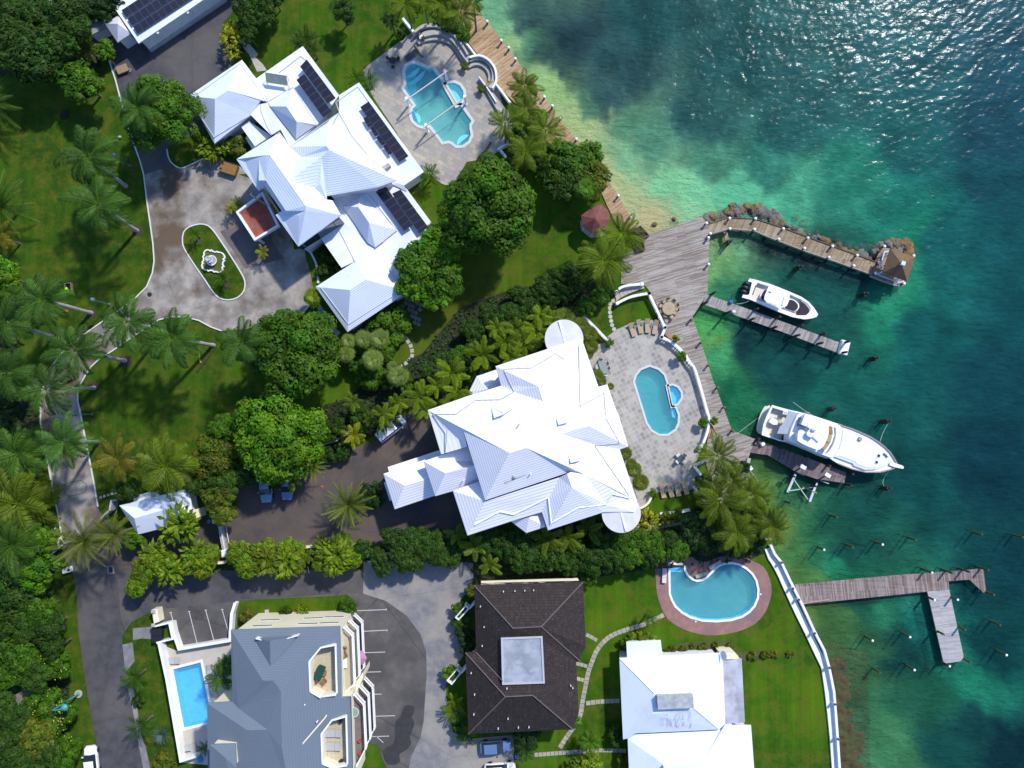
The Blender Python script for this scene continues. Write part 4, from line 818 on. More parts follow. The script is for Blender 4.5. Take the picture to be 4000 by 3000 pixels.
# entrance porch roofs stepping down to the west
add_roof(villaC, G7, 'a 35 1380 7.8;b 470 1235 7.8;c 570 1385 7.8;e 585 1590 7.8;d 147 1717 7.8;r1 245 1497 9.6;r2 530 1425 9.6', 'a b c r2 r1;r1 r2 e d;a r1 d;c e r2', 'a b c e d', 7.8, M['roof_c'], ins=0.5, mw=M['wallwhite'])
add_roof(villaC, T12, 'a 1100 775 5.2;b 1462 650 5.2;c 1548 965 5.2;d 1198 1083 5.2;r1 1285 880 6.7;r2 1500 815 6.7', 'a b r2 r1;r1 r2 c d;a r1 d;b c r2', 'a b c d', 5.2, M['roof_c'], ins=0.5, mw=M['wallwhite'])
add_roof(villaC, T12, 'a 1138 718 3.6;b 1590 570 3.6;c 1600 620 3.6;d 1150 760 3.6', 'a b c d', 'a b c d', 3.6, M['roof_c'], ins=0.15)
add_roof(villaC, T12, 'a 1105 853 2.6;b 1130 848 2.6;c 1180 1000 2.6;d 1155 1010 2.6', 'a b c d', 'a b c d', 2.6, M['roof_flat'], ins=0.02)
bv = roof_bvh(villaC)
for A_, B_, C_, D_, E_ in (((683, 855), (712, 967), (800, 932), (803, 905), (880, 880)), ((1303, 940), (1330, 1030), (1398, 1012), (1425, 1003), (1440, 960)), ((1423, 1307), (1450, 1395), (1520, 1378), (1550, 1365), (1560, 1325))):
    z0 = [cast(bv, G7, *q).z for q in (A_, B_, C_, D_, E_)]
    pA, pB, pC, pD, pE = G7(*A_, z0[0]), G7(*B_, z0[1] + .55), G7(*C_, z0[2] + .75), G7(*D_, z0[3] + .8), G7(*E_, z0[4] + .3)
    b = MB(); b.face([pA, pB, pC, pD]); b.face([pA, pD, pE]); b.face([pD, pC, pE])
    dn = Vector((0, 0, -1.0)); 
    for q, w_ in ((pA, pB), (pB, pC), (pC, pE)): b.face([q + dn, w_ + dn, w_, q])
    b.build('dormer', M['roof_c'], villaC)
tubes(villaC, 'gutter', G7, [('808 497 1075 484 1300 350 1385 400', 6.75), ('805 500 905 715', 6.9), ('905 715 770 790 535 795 345 930 125 930', 6.8), ('125 930 262 1080 245 1300', 6.7), ('1525 270 1540 852', 6.9), ('1540 852 1768 725 1788 975 1915 1200', 6.6), ('1678 1228 1920 1208', 6.6), ('1678 1230 2010 1710', 6.9)], mat('gutter_lip', (0.42, 0.42, 0.45), (0.38, 0.38, 0.4), 2, 0.7), 0.07)
H8 = Fr(1640, 1600, 2.458)
tubes(villaC, 'gutter', H8, [('375 760 492 935 480 1130', 6.7), ('480 1130 768 980 900 1008 1232 845', 6.7), ('1232 845 1260 1085', 6.8), ('1255 1095 1520 942 1790 910', 6.6), ('1795 905 1845 810 2015 850', 6.4)], mat('white_gutter', (0.78, 0.78, 0.82), (0.74, 0.74, 0.78), 2, 0.7), 0.11)
b = MB(); b.prism(P(G7, '805 1555 1005 1473 1022 1510 820 1590', 11.9), 11.2, 11.95); b.build('plant_well', M['stonewall'], villaC)
MB().ball(G7(905, 1530, 12.1), 0.28, 0.28, 0.25).build('vent', M['stone'], villaC)
for u, v, zz in ((1062, 1500, 11.4), (970, 1008, 12.8), (422, 1560, 8.2)): MB().cyl(G7(u, v, zz), 0.08, 0.9, 8).build('vent_pipe', M['white'], villaC)
# ---------- gatehouse ----------
gh, dh, _ = house('gatehouse', 'small white roofed gatehouse beside the fan of date palms', T02, 'a 1030 1050 3.2;b0 1310 980 3.2;b 1628 903 3.2;c 1678 1175 3.2;d 1195 1300 3.2;r1 1160 1160 4.6;x 1330 1000 4.4;y 1420 1085 4.6;r2 1520 1030 4.6', 'a b0 x y r1;b0 b r2 y x;b c r2;r1 y r2 c d;a r1 d', 'a b0 b c d', 3.2, stepped('blue_white_roof', (0.66, 0.7, 0.78), (0.5, 0.54, 0.6), 0.14, 0.55, 0.8, 0.3), M['wallwhite'], cat='gatehouse')
add_roof(gh, T02, 'a 1152 972 2.7;b 1298 930 2.7;c 1310 985 2.7;d 1155 1020 2.7', 'a b c d', 'a b c d', 2.7, M['roof_flat'], ins=0.1)
MB().wall(P(T02, '945 1095 960 1010 1055 990', 2.0), 0.25, 0, 2.0).build('yard_wall', M['stonewall'], gh); MB().wall(P(T02, '870 1165 905 1125 950 1092', 1.2), 0.25, 0, 1.2).build('curved_wall', M['stonewall'], gh)
b = MB(); b.prism(P(T02, '1665 1090 1715 1075 1725 1150 1675 1165', 2.4), 0, 2.4); b.build('side_room', M['cream'], gh)
# ---------- grey apartment block ----------
M['roof_grey'] = stepped('blue_grey_shingle', (0.12, 0.15, 0.185), (0.105, 0.13, 0.162), 0.11, 0.88, 0.5, 0.3)
VE = 'nw -217 465 10;ne 725 435 10;e1 745 1045 10;e2 820 1045 10;se 842 1900 10;sw -415 1900 10;w1 -422 1100 10;w2 -205 1085 10;r0 60 905 12.2;r1 215 995 12.4;r2 226 1487 12.4;r3 300 1900 12.4;v1 -150 1145 10.6;v2 150 906 12.2;x1 -80 1330 12.0;x2 100 1330 12.1'
d = verts(T13, VE); ol = loopd(d, 'nw ne e1 e2 se sw w1 w2'); c = sum(ol, Vector()) / len(ol)
apt = thing('apartment_block', 'tall grey roofed apartment block with stacked white curved balconies', 'apartment building', (c.x, c.y, 0))
pl = (d['ne'], d['se'], d['r1'])
nrm = (pl[1] - pl[0]).cross(pl[2] - pl[0]).normalized()
def zpl(x, y): return pl[0].z - (nrm.x * (x - pl[0].x) + nrm.y * (y - pl[0].y)) / nrm.z
d['r2'].z = zpl(d['r2'].x, d['r2'].y); d['r3'].z = zpl(d['r3'].x, d['r3'].y)
ter1 = P(T13, '470 728 560 618 680 595 692 1022 570 1038 480 985', 10.8); ter2 = P(T13, '570 1357 650 1252 770 1218 782 1642 690 1658 580 1612', 10.8)
east = loopd(d, 'ne e1 e2 se r3 r2 r1')
b = MB(); loops = [[Vector((p.x, p.y, 0)) for p in q] for q in (east, ter1, ter2)]; flat = [p for q in loops for p in q]
for t in tessellate_polygon(loops): b.face([(flat[i].x, flat[i].y, zpl(flat[i].x, flat[i].y)) for i in t])
roof_mesh(b, d, 'nw ne r1 v2 r0;nw r0 v1 w2;r0 v2 r1 r2 x2 x1 v1;v1 x1 w1 w2;w1 x1 x2 sw;x2 r2 r3 sw')
for p, q in zip(ol, ol[1:] + ol[:1]): b.face([(p.x, p.y, p.z - .25), (q.x, q.y, q.z - .25), (q.x, q.y, q.z), (p.x, p.y, p.z)])
b.build('roof', M['roof_grey'], apt)
wl = inset(ol, 0.35)
b = MB(); b.side(wl, 0, 9.74); b.build('wall', M['cream'], apt)
d1 = verts(T13, 'a -10 535 10.6;b 120 562 12.0;c 126 787 11.6;e 365 512 10.7;g 0 600 11.0')
b = MB(); 
for k in ('a b c', 'a b e', 'b c e'): b.face([d1[i] for i in k.split()])
b.build('dormer', M['roof_grey'], apt)
for q, (fm) in ((ter1, 'grey'), (ter2, 'cream')):
    b = MB(); b.sheet(q, 9.0); b.build('terrace_floor', tiles('beige_terrace_tiles', 0.03, [(0.42, 0.37, 0.26), (0.46, 0.4, 0.28), (0.4, 0.35, 0.25)], 0.5, 0.5, (0.32, 0.28, 0.2), 0.012), apt)
    b = MB(); n = len(q)
    for i in range(n):
        p, s_ = q[i], q[(i + 1) % n]; b.face([(p.x, p.y, 9.0), (s_.x, s_.y, 9.0), (s_.x, s_.y, zpl(s_.x, s_.y)), (p.x, p.y, zpl(p.x, p.y))])
    b.build('terrace_wall', M['cream'], apt)
    b = MB()
    for i in range(n):
        p, s_ = q[i], q[(i + 1) % n]; zz = max(zpl(p.x, p.y), zpl(s_.x, s_.y)); b.wall([p, s_], 0.2, zz - 0.5, zz + 0.12)
    b.build('terrace_coping', M['white'], apt)
MB().wall(P(T13, '328 1535 598 1222', 11.6), 0.16, 10.6, 11.75).build('roof_ridge_bar', M['cream'], apt)
MB().wall(P(T13, '0 537 60 552 125 555 240 545 365 512', 11.0), 0.12, 10.3, 11.2).build('flashing', M['white'], apt)
for u, v in ((432, 1098), (534, 1247)): MB().cyl(T13(u, v, 11), 0.09, 0.6, 8).build('vent_pipe', M['white'], apt)
windows(apt, T13, wl[0], wl[1], [(120, 383, 2.6), (498, 367, 2.6), (676, 357, 2.6), (55, 433, 2.6), (448, 416, 2.6), (632, 408, 2.6)], 2.6, 0.45)
# balconies: three floors in two bays
def bay(s, floor_m):
    top = P(T13, s, 7.4)
    for k in range(3):
        z = 7.4 - 3.25 * k - 0.9
        MB().prism(top, z - 0.22, z).build('balcony_floor', floor_m, apt)
        rail = top[1:-1]
        MB().wall(rail, 0.16, z + 0.88, z + 0.98).build('balcony_handrail', M['white'], apt)
        MB().wall(rail, 0.14, z, z + 0.12).build('balcony_kerb', M['white'], apt)
        b = MB()
        for p, q in zip(rail, rail[1:]):
            L = (q - p).length; m_ = max(1, int(L / 0.22))
            for i in range(m_): c_ = p.lerp(q, (i + .5) / m_); b.box((c_.x, c_.y, z + .1), (0.08, 0.08, 0.8), math.atan2(q.y - p.y, q.x - p.x))
        b.build('balusters', M['white'], apt, weld=False)
        for i in range(len(rail)): MB().box((rail[i].x, rail[i].y, z), (0.22, 0.22, 1.12)).build('balcony_post', M['white'], apt)
fb1 = mat('balcony_screed', (0.42, 0.38, 0.28), (0.38, 0.34, 0.26), 1, 0.8); fb2 = mat('balcony_red_screed', (0.17, 0.13, 0.12), (0.13, 0.11, 0.11), 1, 0.8)
bay('725 445 762 445 832 512 850 930 775 1012 735 1015', fb1)
bay('812 1025 850 1025 930 1110 947 1490 872 1635 835 1640', fb2)
b = MB(); b.prism(P(T13, '770 1045 925 830 925 880 850 1045', 5.0), 0, 5.0); b.build('bay_pier', M['cream'], apt)
t = thing('parasol', 'closed looking pink parasol poking out over the lowest apartment balcony', 'parasol', T13(905, 680, 0.9))
b = MB(); c = t.location; b.lathe((c.x, c.y, 2.4), [(1.15, 0), (0.6, 0.35), (0.03, 0.6)], 6); b.build('canopy', mat('pink_fabric', (0.40, 0.2, 0.33), (0.35, 0.17, 0.29), 3, 0.8), t)
MB().cyl((c.x, c.y, 0.9), 0.03, 1.9, 8).build('pole', M['white'], t)
def small(name, label, cat, f, u, v, z, bld, m, group=None):
    p = f(u, v, z); o = thing(name, label, cat, p, group); b = MB(); bld(b, p); b.build('body', m, o); return o
def flat_tag(o, label, cat, group=None): return tag(o, label, cat, group)
# small lower wing roof at the bottom edge
lw = thing('stair_tower', 'small square grey hip roofed tower against the apartment block at the bottom edge', 'tower', T03(1930, 1550, 0))
add_roof(lw, T03, 'a 1812 1455 12.6;b 2035 1450 12.6;c 2042 1655 12.6;d 1990 1700 12.6;e 1810 1700 12.6;t 1935 1560 13.5;t2 1930 1640 13.5', 'a b t;b c t;a t e;t c d;t d e', 'a b c d e', 12.6, M['roof_grey'], ins=0.25, mw=M['cream'])
# furniture on the roof terraces and balconies
green = mat('green_cover', (0.008, 0.06, 0.05), (0.006, 0.045, 0.04), 2, 0.7)
rt = mat('rattan', (0.26, 0.14, 0.07), (0.2, 0.11, 0.055), 8, 0.8)
o = MB().box(T13(555, 830, 9.0), (0.95, 1.9, 0.72), R(-22)).build('covered_table', green, bevel=0.08); tag(o, 'dark green covered table on the upper roof terrace of the apartment block', 'table')
def armchair(u, v, z, rz, label, m=rt, f=T13, s=0.72, group='rattan chairs on the roof terrace'):
    p = f(u, v, z); o = thing('armchair', label, 'armchair', p, group); 
    def lb(x, y, zz, sx, sy, sz, nm, mm=m):
        q = Vector((x * math.cos(rz) - y * math.sin(rz), x * math.sin(rz) + y * math.cos(rz), 0)) * s + p; MB().box((q.x, q.y, z + zz * s), (sx * s, sy * s, sz * s), rz).build(nm, mm, o, bevel=0.02)
    lb(0, 0, 0, .9, .8, .42, 'seat'); lb(0, -.42, .4, .95, .14, .5, 'backrest'); lb(.43, 0, .4, .12, .7, .2, 'armrest'); lb(-.43, 0, .4, .12, .7, .2, 'armrest')
    return o
armchair(588, 905, 9.0, 0.8, 'brown rattan chair standing apart below the green covered table'); armchair(515, 905, 9.0, 2.2, 'brown rattan chair at the lower left corner of the green covered table'); armchair(507, 850, 9.0, 1.6, 'brown rattan chair on the left side of the green covered table'); armchair(590, 835, 9.0, -1.6, 'brown rattan chair on the right side of the green covered table')
armchair(762, 625, 6.6, 2.8, 'upper of two brown chairs on the top apartment balcony', group=None); armchair(768, 680, 6.6, 0.5, 'lower of two brown chairs on the top apartment balcony', group=None)
def lounger(f, u, v, z, rz, label, m, L=1.95, Wd=0.66, group=None, back=0.35, name='sun_lounger', two=False):
    p = f(u, v, z); o = thing(name, label, 'sun lounger', p, group); ca, sa = math.cos(rz), math.sin(rz)
    def tr(x, y, zz): return Vector((p.x + x * ca - y * sa, p.y + x * sa + y * ca, z + zz))
    # x runs from foot (-) to head (+)
    sx = L * 0.12
    b = MB(); pts = [tr(-L / 2, -Wd / 2, .34), tr(sx, -Wd / 2, .34), tr(sx, Wd / 2, .34), tr(-L / 2, Wd / 2, .34)]; lo = [q - Vector((0, 0, .1)) for q in pts]
    b.face(pts); b.face(lo[::-1]); [b.face([lo[i], lo[(i + 1) % 4], pts[(i + 1) % 4], pts[i]]) for i in range(4)]; b.build('seat', m, o)
    b = MB(); pts = [tr(sx + .03, -Wd / 2, .35), tr(L / 2, -Wd / 2, .35 + back), tr(L / 2, Wd / 2, .35 + back), tr(sx + .03, Wd / 2, .35)]; lo = [q - Vector((0, 0, .1)) for q in pts]
    b.face(pts); b.face(lo[::-1]); [b.face([lo[i], lo[(i + 1) % 4], pts[(i + 1) % 4], pts[i]]) for i in range(4)]; b.build('backrest', m, o)
    for a_, c_ in ((-.42, -.4), (-.42, .4), (.4, -.4), (.4, .4)): q = tr(a_ * L, c_ * Wd, 0); MB().box((q.x, q.y, z), (.06, .06, .26)).build('leg', M['lgrey'], o)
    return o
lounger(T13, 667, 1350, 9.0, 0.0, 'upper of two grey sun loungers on the lower roof terrace', M['lgrey'], 2.3, 1.0, 'grey loungers on the roof terrace', 0.1); lounger(T13, 662, 1466, 9.0, 0.0, 'lower of two grey sun loungers on the lower roof terrace', M['lgrey'], 2.3, 1.0, 'grey loungers on the roof terrace', 0.1)
for (u, v, l) in ((735, 1250, 'dark round pot in the top corner of the lower roof terrace'), (741, 1590, 'dark round pot in the bottom corner of the lower roof terrace')):
    tag(MB().lathe(T13(u, v, 9.0), [(0.2, 0), (0.27, .4), (0.22, .42), (0.02, .38)], 14).build('plant_pot', M['darkmetal']), l, 'pot')
for (u, v, l) in ((902, 1418, 'red pot at the middle of the lower apartment balcony'), (905, 1528, 'red pot near the foot of the lower apartment balcony')):
    tag(MB().lathe(T13(u, v, 6.6), [(0.15, 0), (0.24, .35), (0.19, .36), (0.02, .3)], 12).build('plant_pot', plain('red_pot', (0.35, 0.04, 0.03))), l, 'pot')
tt = thing('round_glass_table', 'round glass table with white spokes on the lower apartment balcony', 'table', T13(855, 1160, 6.6)); c = tt.location
MB().lathe((c.x, c.y, 7.3), [(0.62, 0), (0.62, .03)], 24).build('table_top', mat('green_glass', (0.2, 0.3, 0.24), (0.17, 0.26, 0.2), 3, 0.15), tt)
MB().wall(circle((c.x, c.y), 0.62, 24), 0.05, 7.31, 7.35, True).build('rim', M['white'], tt); MB().cyl((c.x, c.y, 6.6), 0.06, 0.7, 8).build('pedestal', M['white'], tt)
o = MB().prism(P(T13, '740 712 782 710 785 792 742 795', 7.0), 6.55, 7.05).build('balcony_planter', M['white']); tag(o, 'white planter box let into the top apartment balcony', 'planter')
# apartment pool compound walls, bin store
def wall_thing(name, label, path, wd, z0, z1, m, closed=False, cat='wall'):
    return tag(MB().wall(path, wd, z0, z1, closed).build(name, m), label, cat)
wall_thing('garden_wall', 'long white and cream wall along the pavement side of the apartment pool', P(T03, '1370 578 1440 900 1500 1250 1560 1600 1690 1560', 1.7), 0.35, 0, 1.7, M['white'])
wall_thing('garden_wall', 'white wall wrapping the parking bays above the apartment pool', P(T03, '1480 400 1500 500 1545 632 1985 558 2000 330 2030 235', 1.2), 0.4, 0, 1.2, M['white'])
t = thing('bin_store', 'white walled bin enclosure with black bins at the corner of the apartment pool', 'bin enclosure', T03(1400, 480, 0))
MB().wall(P(T03, '1320 440 1460 405 1490 545 1350 578', 1.3), 0.22, 0, 1.3).build('wall', M['white'], t)
gwl = tag(MB().prism(P(T03, '1312 290 1360 285 1378 395 1330 412', 1.6), 0, 1.6).build('gate_wall', M['cream']), 'cream gate wall with stone capped pier above the bin store', 'wall')
MB().box(T03(1325, 308, 1.6), (.62, .5, .3), 0.1, 0.6).build('cap', M['stone'], gwl); MB().box(T03(1325, 425, 1.6), (.5, .5, .3), 0.1, 0.6).build('cap', M['stone'], gwl)
for (u, v, l) in ((1352, 485, 'upper black bin in the white enclosure'), (1352, 545, 'lower black bin in the white enclosure')):
    p = T03(u, v, 1.1); o = thing('wheeled_bin', l, 'bin', (p.x, p.y, 0), 'black bins'); MB().box((p.x, p.y, 0.1), (1.25, .85, .95), R(5), 1.08).build('body', M['black'], o, bevel=.03); MB().box((p.x, p.y, 1.06), (1.4, .98, .1), R(5), .9).build('lid', M['black'], o, bevel=.03)
lounger(T03, 1498, 728, .06, 0.05, 'grey double lounger above the top edge of the rectangular pool', M['lgrey'], 2.1, .85, None, .12); lounger(T03, 1815, 820, .06, R(88), 'grey lounger to the right of the rectangular pool', M['lgrey'], 2.0, .75, None, .15); lounger(T03, 1480, 955, .06, R(-82), 'grey lounger to the left of the rectangular pool', M['lgrey'], 2.1, .8, None, .15)
lounger(T03, 1635, 1482, .06, R(8), 'upper grey lounger near the foot of the rectangular pool', M['lgrey'], 2.2, 1.0, None, .1); lounger(T03, 1642, 1530, .06, R(8), 'lower grey lounger near the foot of the rectangular pool', M['lgrey'], 2.2, .8, None, .1)
# hedge side steps of the block
# ---------- brown tiled house ----------
M['brown'] = tiles('brown_roof_tiles', R(1), [(0.022, 0.017, 0.016), (0.04, 0.028, 0.026), (0.028, 0.021, 0.019), (0.055, 0.038, 0.034)], 0.3, 0.34, (0.010, 0.009, 0.009), 0.02, 0.0, dirt=(0.035, 0.026, 0.023), bmpv=1.0)
VF = 'a 1885 80 5;b 2826 50 5;b2 2850 610 5;b3 2803 690 5;c 2802 740 5;c2 2767 742 5;d 2788 1190 5;e 2737 1325 5;f 1835 1364 5;g 1810 662 5;h 1903 656 5;p1 2225 455 7.9;p2 2464 437 7.9;q1 2155 1042 7.9;q2 2390 1030 7.9;m1 2130 905 7.2;m2 2485 905 7.2;m3 2485 560 7.2;m4 2125 540 7.2'
brn, dF, _ = house('brown_tiled_house', 'dark brown tiled house with a flat white panel in the middle of its roof', T13, VF, 'a b p2 p1;b b2 b3 c c2 m3 p2;a p1 m4 h;p1 p2 m3 m4;h m4 m1 q1 g;m3 c2 d m2;m2 d e q2;g q1 f;q1 q2 e f;m1 m2 q2 q1', 'a b b2 b3 c c2 d e f g h', 5.0, M['brown'], M['cream'], ins=0.75)
fp = P(T13, '2125 540 2468 527 2487 918 2135 930', 7.6); MB().prism(fp, 6.6, 7.6).build('flat_roof', mat('weathered_white_roof', (0.27, 0.29, 0.32), (0.21, 0.23, 0.26), 0.8, 0.7, c3=(0.34, 0.36, 0.4), big=0.5), brn)
MB().wall(fp, 0.25, 7.55, 7.72, True).build('roof_kerb', plain('grey_kerb', (.42, .43, .46)), brn)
tubes(brn, 'ridge_tiles', T13, [('1885 80 2225 455', 5), ('2826 50 2464 437', 5), ('2225 450 2464 437', 5), ('2464 437 2800 735', 5), ('1810 662 2155 1042', 5), ('1835 1364 2155 1042', 5), ('2155 1042 2390 1030', 5), ('2390 1030 2737 1325', 5), ('1903 660 2130 905', 5)], mat('ridge', (0.14, 0.11, 0.10), (0.1, 0.08, 0.075), 4, 0.8), 0.09)
bv = roof_bvh(brn)
for u, v in ((2138, 130), (2237, 125), (2322, 122), (2398, 118), (1940, 258), (1972, 435), (1955, 598), (1860, 832), (1890, 1017), (1883, 1188), (2168, 965), (2178, 1225), (2093, 1310), (2267, 1300), (2358, 1298), (2718, 940), (2735, 960)):
    h = cast(bv, T13, u, v); MB().cyl(h + Vector((0, 0, -.2)), 0.07, 0.75, 6).build('vent_pipe', M['white'], brn)
windows(brn, T13, W(0, 0) * 0 + dF['a'], dF['b'], [], 1, 1)
MB().prism(P(T13, '1945 60 1945 45 2780 20 2790 40', 3.6), 3.3, 3.6).build('canopy', M['cream'], brn)
for (s, l) in (('1715 360 1812 250 1845 285 1750 387', 0), ('1642 905 1737 797 1775 842 1692 945', 1)):
    q = P(T13, s, 2.2); MB().prism(q, 0.0, 1.3).build('balcony', M['white'], brn); MB().sheet(inset(q, .12), 1.33).build('balcony_floor', mat('dark_red_floor', (0.2, 0.045, 0.04), (0.16, 0.04, 0.035), 2, 0.7), brn); MB().wall(inset(q, .1), .14, 1.3, 2.2, True).build('parapet', M['white'], brn)
    u, v = [float(k) for k in s.split()[4:6]]; MB().wall(P(T13, '%g %g %g %g' % (u, v, u + 40, v - 45), 2.2), .14, 0, 2.2).build('side_wall', M['wallwhite'], brn)
# ---------- white house at the lower right ----------
rw = stepped('smooth_white_roof', (0.68, 0.73, 0.8), (0.5, 0.52, 0.58), 0.05, 0.9, 0.3, 0.45)
VG = 'a 928 710 3.4;a2 995 706 3.4;n1 988 570 3.4;n2 1285 555 3.4;n3 1300 688 3.4;n4 1800 665 3.4;e0 1822 742 3.5;e1 1842 1278 3.5;k 1790 1327 3.7;l 1065 1360 3.7;s1 1008 1402 3.4;s0 960 1412 3.4;r1 1228 1012 5.4;r2 1570 1010 5.4;r3 1572 1142 5.4;r4 1215 1190 5.4'
wht, dG, _ = house('white_bungalow', 'white hip roofed house with a grey box on its ridge beside the lower lawn', T23, VG, 'a a2 n1 n2 n3 n4 r2 r1;n4 e0 e1 k r3 r2;r1 r2 r3 r4;r4 r3 k l s1;a r1 r4 s1 s0', 'a a2 n1 n2 n3 n4 e0 e1 k l s1 s0', 3.4, rw, M['wallwhite'])
add_roof(wht, T23, 'a 1820 742 3.3;b 1985 715 3.3;c 2013 1265 3.3;d 1842 1278 3.3', 'a b c d', 'a b c d', 3.3, mat('streaked_grey_roof', (0.38, 0.38, 0.42), (0.27, 0.27, 0.3), 0.7, 0.8, c3=(0.45, 0.45, 0.5), big=0.4, world=True, detail=9), ins=0.1)
bp_ = P(T23, '1255 1042 1565 1032 1572 1140 1262 1155', 6.3); MB().prism(bp_, 5.0, 6.3).build('roof_box', mat('mottled_box', (0.4, 0.41, 0.42), (0.26, 0.27, 0.28), 1.8, 0.8, detail=10), wht)
def streak_mat():
    m, t, q = nodes('streaked_roof_wash'); n1 = noise(t, coords(t, True, 0, (2.4, .22, 1)), 1.0, 6, .7); n2 = noise(t, coords(t), .5, 4)
    c = ramp(t, n1, [(.42, (.68, .73, .8, 1)), (.6, (.36, .33, .38, 1))]); c = mixc(t, ramp(t, n2, [(.4, (0, 0, 0, 1)), (.6, (.6, .6, .6, 1))]), c, (.66, .7, .77, 1)); t.links.new(c, q.inputs['Base Color']); q.inputs['Roughness'].default_value = .85; return m
bv = roof_bvh(wht); sm_ = streak_mat()
def wash(u0, u1, v0, v1, nu, nv):
    b = MB(); g_ = [[cast(bv, T23, u0 + (u1 - u0) * i / nu + (rnd.uniform(-6, 6) if j == nv else 0), v0 + (v1 - v0) * j / nv + (rnd.uniform(-14, 14) if j == nv else 0)) + Vector((0, 0, .012)) for j in range(nv + 1)] for i in range(nu + 1)]
    for i in range(nu):
        for j in range(nv): b.face([g_[i][j], g_[i + 1][j], g_[i + 1][j + 1], g_[i][j + 1]])
    b.build('water_stain', sm_, wht)
wash(1280, 1552, 1160, 1310, 14, 4)
tubes(wht, 'ridge', T23, [('928 710 1228 1012', 3.4), ('1572 1142 1790 1325', 3.4)], M['white'], 0.05)
MB().prism(P(T23, '1800 665 1925 660 1955 690 1955 718 1820 722', 3.0), 0, 3.0).build('chimney_block', M['cream'], wht)
w2, dw2, _ = house('white_lower_house', 'second white hip roofed house joined below, cut by the bottom edge', T23, 'a 1000 1410 3.2;b 1065 1366 3.2;c 1800 1330 3.2;d 1842 1280 3.2;e 1880 1262 3.2;f 1905 1290 3.2;g 2065 1290 3.2;h 2110 1900 3.2;i 1020 1900 3.2;r1 1320 1632 5.0;r2 1640 1625 5.0;r3 1650 1900 5.0;r4 1330 1900 5.0', 'a b r1 r4 i;b c d e r2 r1;e f g h r3 r2;r1 r2 r3 r4', 'a b c d e f g h i', 3.2, rw, M['wallwhite'])
MB().prism(P(T23, '1310 1648 1648 1642 1660 1900 1320 1900', 5.6), 4.8, 5.6).build('roof_box', rw, w2)
t = thing('air_conditioner', 'grey air conditioner with round fan beside the white house wall', 'air conditioner', T23(966, 682, 0)); c = T23(966, 682, .9)
MB().box((c.x, c.y, 0), (.95, .8, .85), 0).build('casing', M['grey'], t, bevel=.03); MB().lathe((c.x, c.y, .86), [(.3, 0), (.3, .03), (.08, .05)], 18).build('fan', M['lgrey'], t)
t = thing('satellite_dish', 'white satellite dish at the upper corner of the white house roof', 'satellite dish', T23(1832, 700, 3.4)); c = T23(1832, 690, 4.2)
b = MB(); n_ = Vector((-.85, .1, .5)).normalized(); q_ = n_.to_track_quat('Z', 'Y').to_matrix()
for i in range(3):
    r0, r1_ = i * .22, (i + 1) * .22
    for k in range(20):
        a0, a1 = 2 * math.pi * k / 20, 2 * math.pi * (k + 1) / 20
        f4 = [c + q_ @ Vector((r_ * math.cos(a_), r_ * math.sin(a_), r_ * r_ * .35)) for r_, a_ in ((r0, a0), (r1_, a0), (r1_, a1), (r0, a1))]
        b.face(f4 if i else [f4[1], f4[2], f4[0]])
b.build('dish', M['white'], t); MB().tube([c, (c.x, c.y, 3.4)], .04, 6).build('mast', M['grey'], t)
# ======================= VEGETATION =======================
def leaf_mat(name, gloss=0.35, trans=0.25):
    m = bpy.data.materials.new(name); m.use_nodes = True; t = m.node_tree; b = t.nodes['Principled BSDF']; out = t.nodes['Material Output']
    oi = N(t, 'ShaderNodeObjectInfo'); vc = N(t, 'ShaderNodeVertexColor', layer_name='lv')
    c = mixc(t, 1.0, oi.outputs['Color'], vc.outputs[0], 'MULTIPLY')
    t.links.new(c, b.inputs['Base Color']); b.inputs['Roughness'].default_value = 0.55; b.inputs['Specular IOR Level'].default_value = gloss
    tl = N(t, 'ShaderNodeBsdfTranslucent'); c2 = mixc(t, 1.0, c, (0.9, 1.0, 0.3, 1), 'MULTIPLY'); t.links.new(c2, tl.inputs[0])
    mx = N(t, 'ShaderNodeMixShader'); mx.inputs[0].default_value = trans; t.links.new(b.outputs[0], mx.inputs[1]); t.links.new(tl.outputs[0], mx.inputs[2])
    t.links.new(mx.outputs[0], out.inputs['Surface']); return m
M['leaf'] = leaf_mat('foliage', .18, .3)
M['bark'] = mat('bark', (0.16, 0.13, 0.10), (0.1, 0.08, 0.06), 4, 0.9, bmp=0.4)
M['palmbark'] = mat('royal_palm_trunk', (0.36, 0.36, 0.34), (0.26, 0.26, 0.25), 2.5, 0.85, bmp=0.2)
class LM:
    """leaf mesh collector with a colour per leaf"""
    def __init__(s): s.v, s.f, s.c = [], [], []
    def quad(s, pts, c):
        k = len(s.v); s.v += [tuple(p) for p in pts]; s.f.append(tuple(range(k, k + len(pts)))); s.c.append((c, len(pts)))
    def mesh(s, name):
        me = bpy.data.meshes.new(name); me.from_pydata(s.v, [], s.f); at = me.color_attributes.new('lv', 'FLOAT_COLOR', 'CORNER'); i = 0
        for c, n in s.c:
            for _ in range(n): at.data[i].color = c; i += 1
        me.materials.append(M['leaf']); return me
def lc(r, lo=0.7, hi=1.35, warm=0.0):
    k = r.uniform(lo, hi); h = r.uniform(-.12, .12) + warm; return (k * (1 + h), k, k * (1 - h), 1)
def leafquad(L, r, p, n, s, c):
    a = Vector((r.uniform(-1, 1), r.uniform(-1, 1), r.uniform(-.6, .6))); a = (a - n * a.dot(n))
    if a.length < 1e-3: a = Vector((1, 0, 0))
    a.normalize(); b = n.cross(a); q = s * r.uniform(.7, 1.3)
    L.quad([p - a * q, p - b * q * .55, p + a * q, p + b * q * .55], c)
